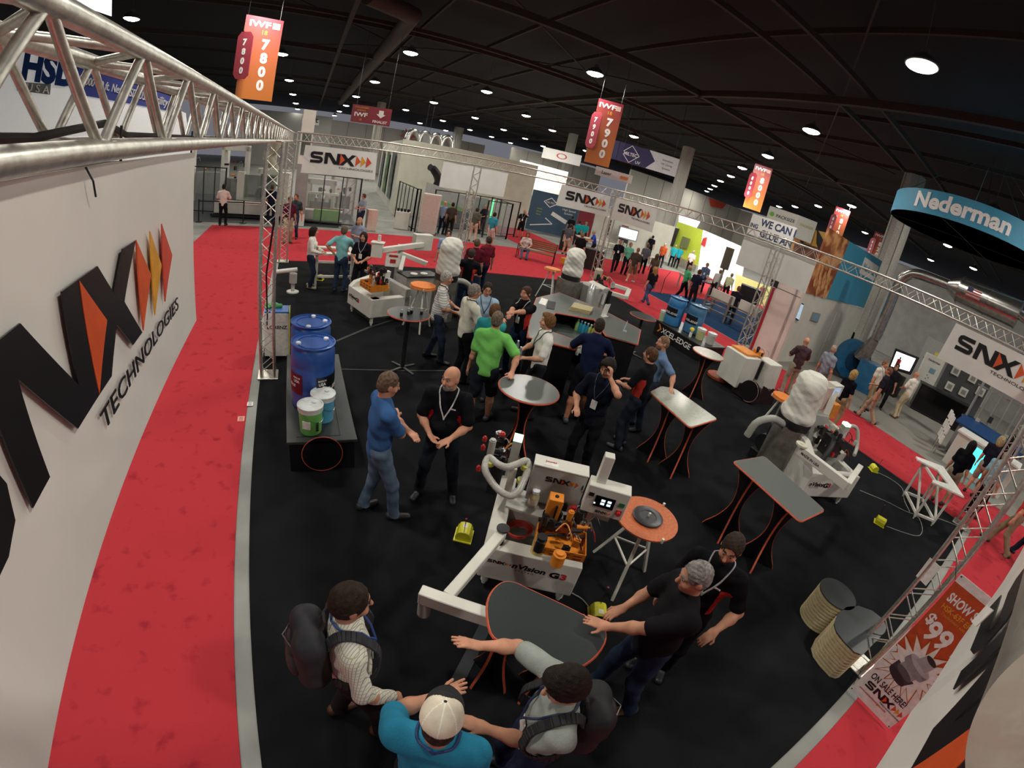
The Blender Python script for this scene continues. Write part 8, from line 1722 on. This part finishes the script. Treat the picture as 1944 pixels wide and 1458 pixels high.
t = thing('monitor', 'computer monitor with a bright screen behind the mint green shirt', 'monitor', (22.9, 26.8, 1)); panel('screen', None, None, rectp((22.3, 26.9), (23.5, 26.3), 1.1, 1.8), mat('screen_white', 'e8ecf4', .3, emit=1.6), .02, parent=t); panel('frame', None, None, rectp((22.2, 27.0), (23.6, 26.3), 1.0, 1.9), m_bg, .06, parent=t); a = MB(); a.box((22.95, 26.9, .5), (.5, .3, 1.0)); a.build('stand', m_dk, t)
for i, (x, y) in enumerate(((19.6, 24.6), (20.9, 24.0), (22.2, 24.4), (23.6, 23.9), (21.4, 25.6))):
    t = thing('chair', 'grey-white visitor chair in the booth beyond the corner tower', 'chair', (x, y, 0), i * 1.3, 'grey chairs in the booth beyond the corner tower'); a = MB(); a.box((0, 0, .45), (.45, .45, .05)); a.build('seat', m_bw, t, local=True, bevel=.01); a = MB(); a.box((0, .22, .75), (.44, .04, .5)); a.build('backrest', m_bw, t, local=True, bevel=.01)
    for sx, sy in ((-1, -1), (1, -1), (1, 1), (-1, 1)): a = MB(); a.cyl((sx * .2, sy * .2, 0), (sx * .18, sy * .18, .43), .015, n=6); a.build('leg', m_chr, t, local=True)
# park bench
bc = ((10.889, 18.408, 0)); t = thing('park_bench', 'brown slatted park bench with black iron arms on the red carpet', 'bench', (bc[0], bc[1], 0), -.62)
MBn = t.matrix_world
for k in range(5): a = MB(MBn); a.box((0, .02 + .1 * k, .44), (1.7, .08, .03)); a.build('seat_slat', mat('bench_wood', '8a5a3a', .6), t)
for k in range(5): a = MB(MBn); a.box((0, .5 + .02 * k, .54 + .09 * k), (1.7, .03, .07)); a.build('back_slat', mat('bench_wood', '8a5a3a', .6), t)
for s in (-1, 1):
    a = MB(MBn); x = s * .86
    a.tube(curve([(x, -.02, 0), (x, .02, .3), (x, .0, .64), (x, .1, .66), (x, .45, .62)], 4), .02, 6); a.tube(curve([(x, .62, 0), (x, .5, .3), (x, .5, .5), (x, .62, .95)], 4), .02, 6); a.beam((x, 0, .42), (x, .52, .42), .03); a.build('iron_end', m_rub, t)
# ---------------------------------------------------------------- white booth with tall posters and the fenced robot
struct('wall_booth_side', (lambda a: (a.beam((6.3, 28.85, 2.35), (7.6, 45.2, 2.35), .12, 4.7), a)[1])(MB()), m_bw)
struct('wall_booth_front', (lambda a: (a.beam((6.14, 28.8, 2.35), (16.0, 29.8, 2.35), .12, 4.75), a)[1])(MB()), mat('booth_offwhite', 'd2d2bf', .6, vary=.03, scale=2))
for i, (q, c) in enumerate(((.16, '6c7a70'), (.42, '5c8a48'), (.72, '66706c'))):
    p0 = Vector((6.2, 28.85)).lerp(Vector((7.5, 45.2)), q); p1 = Vector((6.2, 28.85)).lerp(Vector((7.5, 45.2)), q + .13)
    panel('tall_poster', 'tall narrow dark poster on the side of the white booth, ' + ('nearest one', 'middle green one', 'farthest one')[i], 'poster', [(p0.x - .07, p0.y, .7), (p1.x - .07, p1.y, .7), (p1.x - .07, p1.y, 3.9), (p0.x - .07, p0.y, 3.9)], mat('poster_' + c, c, .5, col2='2c3430', scale=1.2), .02, n=Vector((1, 0, 0)))
def fence(label, pts, H, step=1.0, glass=True, name='safety_fence'):
    t = thing(name, label, 'fence', (pts[0][0], pts[0][1], 0)); 
    for p, q in zip(pts, pts[1:]):
        p, q = Vector((p[0], p[1], 0)), Vector((q[0], q[1], 0)); n = max(1, round((q - p).length / step))
        for i in range(n + 1): c = p.lerp(q, i / n); a = MB(); a.beam((c.x, c.y, 0), (c.x, c.y, H), .07 if i in (0, n) else .045); a.build('post', m_dk, t)
        for z in (.15, H - .03): a = MB(); a.beam((p.x, p.y, z), (q.x, q.y, z), .045); a.build('rail', m_dk, t)
        if glass: a = MB(); a.beam((p.x, p.y, H / 2), (q.x, q.y, H / 2), .012, H - .3); a.build('pane', m_glass, t)
    return t
fence('black-framed glass fence around the robot at the white booth', [(6.2, 27.9), (6.15, 23.0), (6.3, 22.9)], 2.2)
fence('black-framed glass fence behind the visitors at the robot', [(7.5, 24.4), (13.0, 25.2)], 2.2, 1.3)
fence('black fence corner at the end of the cross aisle beside the heavy man in black', [(10.3, 23.6), (11.9, 23.9), (12.0, 27.2)], 2.1, .8)
t, M, L = unit('control_cabinet', 'tall pinkish white cabinet at the corner of the robot fence', 'cabinet', (6.42, 22.75), (7.25, 22.45)); a = MB(M); a.box((L / 2, .35, 1.02), (L, .7, 2.0)); a.build('body', mat('cabinet_pink', 'd0c4ba', .5), t, bevel=.01); a = MB(M); a.box((L / 2, -.005, 1.02), (L * .84, .012, 1.85)); a.build('door', mat('cabinet_pink2', 'ccb8ae', .5), t); a = MB(M); a.box((L / 2, .35, .01), (L + .1, .8, .02)); a.build('foot', m_rub, t)
t, M, L = unit('feed_bin', 'low white bin with black hoppers left of the pinkish cabinet', 'machine', (5.3, 23.4), (6.0, 23.2)); a = MB(M); a.box((L / 2, .3, .45), (L, .6, .9)); a.build('body', m_bw, t, bevel=.01)
for k in range(4): a = MB(M); a.cyl((.1 + .17 * k, .2, .9), (.1 + .17 * k, .2, 1.05), .07, n=10); a.build('hopper', m_rub, t)
t, M, L = unit('robot_machine', 'grey, white and green robot cell with a black arm behind the glass fence', 'machine', (7.6, 25.6), (12.5, 26.4)); a = MB(M); a.box((L * .45, .9, .55), (L * .8, 1.4, 1.0)); a.build('base', m_dk, t); a = MB(M); a.prism([(0, 1.6), (L * .5, 1.1), (L * .5, 1.9), (0, 2.4)], .2, .9, Matrix(((1, 0, 0, 0), (0, 0, 1, 0), (0, 1, 0, 0), (0, 0, 0, 1)))); a.build('hood', m_gry, t); a = MB(M); a.prism([(0, 1.35), (L * .5, .95), (L * .5, 1.15), (0, 1.65)], .15, .2, Matrix(((1, 0, 0, 0), (0, 0, 1, 0), (0, 1, 0, 0), (0, 0, 0, 1)))); a.build('green_stripe', m_green, t)
a = MB(M); a.tube(curve([(.6, .9, 1.9), (.7, .8, 2.6), (.2, .7, 3.2), (-.1, .6, 3.3)], 5), [.3 - .007 * i for i in range(16)], 12); a.build('robot_arm', m_dk, t, smooth=True); a = MB(M); a.box((L * .66, .1, 1.35), (.9, .4, 1.3)); a.build('side_cabinet', m_bg, t)
a = MB(M); a.box((L * .80, -.3, 1.15), (.07, .06, 1.7)); a.build('green_light', mat('light_green', '3fe080', .4, emit=3), t)
for k in range(5): a = MB(M); a.beam((.1, -.9, .15 + .22 * k), (L * .8, -.9, .15 + .22 * k), .05); a.build('rail', m_rub, t)
for k in range(4):
    t = thing('silver_pipework', 'bundle of silver pipes above the white booth wall', 'pipes', (10, 40, 4)) if k == 0 else t
    a = MB(); x = 7.5 + 1.1 * k; a.tube(curve([(x + 2, 44, 3.5), (x + 2, 44, 5.6), (x + 2.5, 44, 6.2), (x + 3, 44, 5.6), (x + 3.05, 44, 4.2)], 4), .28, 10); a.build('pipe', m_silv, t, smooth=True)
# ---------------------------------------------------------------- machinery booth at the far left
fence('row of black glass fence panels in front of the far machinery', [(.7, 22.9), (3.25, 22.3)], 2.4, .85)
fence('black safety fence at the left end of the far machinery', [(-4.9, 24.6), (-3.2, 24.2)], 2.3, .6)
t, M, L = unit('long_conveyor', 'long low white conveyor with a green end panel at the far left booth', 'machine', (-3.8, 23.6), (2.6, 23.0)); a = MB(M); a.box((L * .3, .5, .45), (L * .55, .9, .5)); a.box((L * .68, .5, .4), (L * .2, .9, .45)); a.build('body', m_bw, t, bevel=.01); a = MB(M); a.box((L * .88, .48, .42), (L * .2, .92, .5)); a.build('green_end', m_green, t); a = MB(M); a.beam((0, .0, .75), (L, .0, .75), .05); a.build('dark_rail', m_maroon, t); a = MB(M); a.box((L / 2, .5, .1), (L, 1.0, .12)); a.build('plinth', m_dk, t)
for i, (x0, y0, x1, y1, h, l) in enumerate(((-3.9, 27, -2.6, 26.8, 3.3, 'white gantry frame behind the man in the white shirt'), (-1.8, 26.2, -.4, 26.0, 2.2, 'white machine with a glass hood left of the tower'), (.9, 25.8, 2.2, 25.6, 1.9, 'white metal frame behind the row of glass panels'), (2.2, 27.4, 3.4, 27.2, 2.1, 'second white metal frame behind the glass panels'), (-6.0, 29, -4.0, 28.8, 3.6, 'tall grey machine portal at the far left'))):
    t, M, L = unit('gantry_machine', l, 'machine', (x0, y0), (x1, y1))
    for x in (0, L): a = MB(M); a.box((x, .3, h / 2), (.18, .5, h)); a.build('upright', m_bw, t, bevel=.01)
    a = MB(M); a.box((L / 2, .3, h - .1), (L + .18, .5, .3)); a.build('cross_beam', m_bw, t, bevel=.01); a = MB(M); a.box((L / 2, .6, h * .3), (L * .8, .6, h * .35)); a.build('working_unit', m_bg, t, bevel=.01)
    gadget(t, M, 8, .1, L - .1, .1, .5, h * .45, h * .75, i + 50, 2.4)
t, M, L = unit('clamp_row', 'row of four grey clamps on a white beam behind the glass fence', 'machine', (.9, 24.2), (2.4, 24.0)); a = MB(M); a.box((L / 2, .1, 1.35), (L, .2, .12)); a.build('beam', m_bw, t)
for k in range(4): a = MB(M); a.cyl((.2 + .36 * k, .05, .95), (.2 + .36 * k, .05, 1.3), .13, .08, 12); a.build('clamp', m_gry, t, smooth=True)
for x in (.0, L): a = MB(M); a.beam((x, .15, 0), (x, .15, 1.3), .08); a.build('leg', m_gry, t)
t = thing('robot_arm', 'large beige robot arm hanging behind the far machinery', 'robot', (-1.4, 27.5, 0)); a = MB(); a.tube(curve([(-1.3, 27.6, 3.9), (-1.25, 27.5, 3.4), (-1.5, 27.4, 2.8), (-1.0, 27.3, 2.1), (-1.25, 27.2, 1.8)], 5), [.42 - .012 * i for i in range(21)], 14); a.build('arm', mat('robot_beige', 'a89f88', .5, vary=.15, scale=3), t, smooth=True); a = MB(); a.cyl((-1.2, 27.2, 1.5), (-1.2, 27.2, 1.85), .16, n=14); a.build('wrist', m_dk, t); a = MB(); a.box((-1.3, 27.8, 2.0), (.5, .5, 4.0)); a.build('column', m_bw, t)
t, M, L = unit('robot_cell', 'dark glass robot cell with a green light strip beside the left tower', 'machine', (-2.6, 24.9), (-.55, 24.6)); a = MB(M); a.box((L / 2, .8, .35), (L, 1.4, .7)); a.build('base', m_gry, t, bevel=.01); a = MB(M); a.box((L * .46, .05, 1.35), (L * .86, .04, 1.25)); a.build('window_pane', mat('smoked_glass', '5c6464', .1, alpha=.5), t); a = MB(M); a.box((L + .18, .4, 1.1), (.45, .9, 2.2)); a.build('side_cabinet', m_bw, t, bevel=.01)
a = MB(M); a.box((L - .1, -.03, 1.4), (.06, .05, 1.35)); a.build('green_light', mat('light_green', '3fe080', .4, emit=3), t); a = MB(M); a.box((.03, .1, 1.4), (.35, .3, 1.4)); a.build('left_cabinet', m_bw, t); a = MB(M); a.tube(curve([(.7, .6, .9), (.9, .5, 1.3), (1.4, .5, 1.2), (1.6, .5, 1.6)], 4), .10, 10); a.build('robot', m_paper, t, smooth=True)
t = thing('pictured_column', 'tall white column with a small picture between the two left towers', 'column', (.55, 22.0, 0)); a = MB(); a.box((.5, 22.3, 2.6), (.55, .4, 5.2)); a.build('body', m_bw, t); a = MB(); a.box((.5, 22.09, 3.7), (.4, .02, 1.0)); a.build('picture', mat('poster_6c7a70', '6c7a70', .5, col2='2c3430', scale=1.2), t); a = MB(); a.box((.5, 22.08, 1.7), (.54, .02, 2.2)); a.build('grey_panel', m_bg, t)
for i, p in enumerate(((-4.042, 22.133, 0), (-2.024, 22.204, 0), (-3.1, 21.993, 0))):
    if i == 2: continue
    t = thing('belt_post', ('black belt barrier post left of the man in the white shirt', 'black belt barrier post right of the man in the white shirt')[i], 'post', (p[0], p[1], 0)); a = MB(); a.lathe([(.17, 0), (.17, .02), (.03, .05), (.03, .95), (.04, 1.0), (0, 1.01)], n=16); a.build('post', m_rub, t, local=True, smooth=True)
    if i == 0: a = MB(); a.beam((p[0], p[1], .92), ((-2.024, 22.204, 0)[0], (-2.024, 22.204, 0)[1], .92), .01, .05); a.build('belt', m_rub, t)
t, M, L = unit('flyer_box', 'pinkish white cardboard box of flyers on the grey floor', 'box', ((3.725, 22.243, 0)[0], (3.725, 22.243, 0)[1] - .2), ((4.197, 22.309, -0)[0], (4.197, 22.309, -0)[1] - .2)); a = MB(M); a.box((L / 2, .2, .5), (L, .4, 1.0)); a.build('box', mat('card_pink', 'd4bcac', .7), t)
for k, (x, y, w, h, l) in enumerate(((-6.2, 26, 1.4, 2.6, 'tall white machine cabinet at the far left edge of the view'), (3.2, 26.5, 1.1, 3.8, 'open metal lattice column right of the far machinery'))):
    t = thing('machine_cabinet' if k == 0 else 'lattice_column', l, 'machine' if k == 0 else 'column', (x, y, 0)); a = MB()
    if k == 0: a.box((x, y, h / 2), (w, .8, h)); a.build('body', m_bw, t, bevel=.01); gadget(t, Matrix.Translation((x, y - .4, 1.2)), 10, -.5, .5, -.1, .1, -.8, .9, 77, 2.5)
    else:
        for sx in (-1, 1):
            for sy in (-1, 1): a.beam((x + sx * .25, y + sy * .25, 0), (x + sx * .25, y + sy * .25, h), .05)
        for z in range(8): a.beam((x - .25, y - .25, z * .5), (x + .25, y - .25, z * .5 + .5 if z < 7 else 3.6), .03)
        a.build('frame', m_galv, t)
# wall of the booth at the upper left with its lettering
t = thing('booth_wall', 'white booth wall seen through the near truss, with blue lettering and a blue strip', 'wall', (-12, 30, 0)); q = [(-20.223, 30, 9.986), (-6.804, 30, 4.983), (-6.318, 30, 2.433), (-20.474, 30, 1.575)]
panel('wall_board', None, None, q, mat('booth_white_glow2', 'eceae6', .6, emit=.25), .15, parent=t)  # slight emission in the board colour stands in for light on it
q = [(-13.679, 29.9, 7.468), (-7.69, 29.9, 5.889), (-7.777, 29.9, 5.055), (-13.603, 29.9, 5.911)]; panel('blue_strip', None, None, q, mat('strip_blue', '4a54a0', .5), .03, parent=t)
P0, P1 = Vector((-13.136, 29.8, 6.481)), Vector((-7.83, 29.8, 5.314)); T = text_mb('12,000 SQ ft. New HSD USA Facility', 1.0, frame(P0, P1 - P0, (0, 0, 1)), ext=.02, bold=.01, align='LEFT'); wT = max((v - P0).length for v in T.v); sc_ = (P1 - P0).length / wT
T = text_mb('12,000 SQ ft. New HSD USA Facility', 1.0 * sc_ * 1.7, frame(P0, P1 - P0, (0, 0, 1)), ext=.02, bold=.01, align='LEFT', sx=1 / 1.7); T.build('lettering', m_pw, t)
P0 = Vector((-16.678, 29.8, 6.791)); P1 = Vector((-14.599, 29.8, 6.481)); T = text_mb('HSD', 2.1, frame(P0, P1 - P0, (0, 0, 1)), ext=.02, bold=.05, align='LEFT', sx=.85); T.build('lettering', mat('print_navyblue', '1f3f7c', .4), t)
q = [(-16.966, 29.85, 6.601), (-14.847, 29.85, 6.43), (-14.895, 29.85, 5.855), (-16.96, 29.85, 6.114)]; panel('grey_box', None, None, q, m_bg, .03, parent=t)
P0 = Vector((-16.309, 29.75, 6.095)); P1 = Vector((-15.006, 29.75, 5.906)); text_mb('USA', .6, frame(P0, P1 - P0, (0, 0, 1)), ext=.02, align='LEFT', space=1.6).build('lettering', m_pw, t)
t = thing('hanging_banner', 'bright white hanging sheet at the very top left corner', 'panel', (-9, 14, 6)); q = [(-8.481, 16, 8.462), (-6.037, 16, 8.507), (-5.885, 16, 7.129), (-7.055, 16, 7.469)]; panel('panel', None, None, q, mat('booth_glow', 'f6f4ff', .6, emit=1.2), .1, parent=t)  # sheet is no lamp; its brightness is emission put into the material
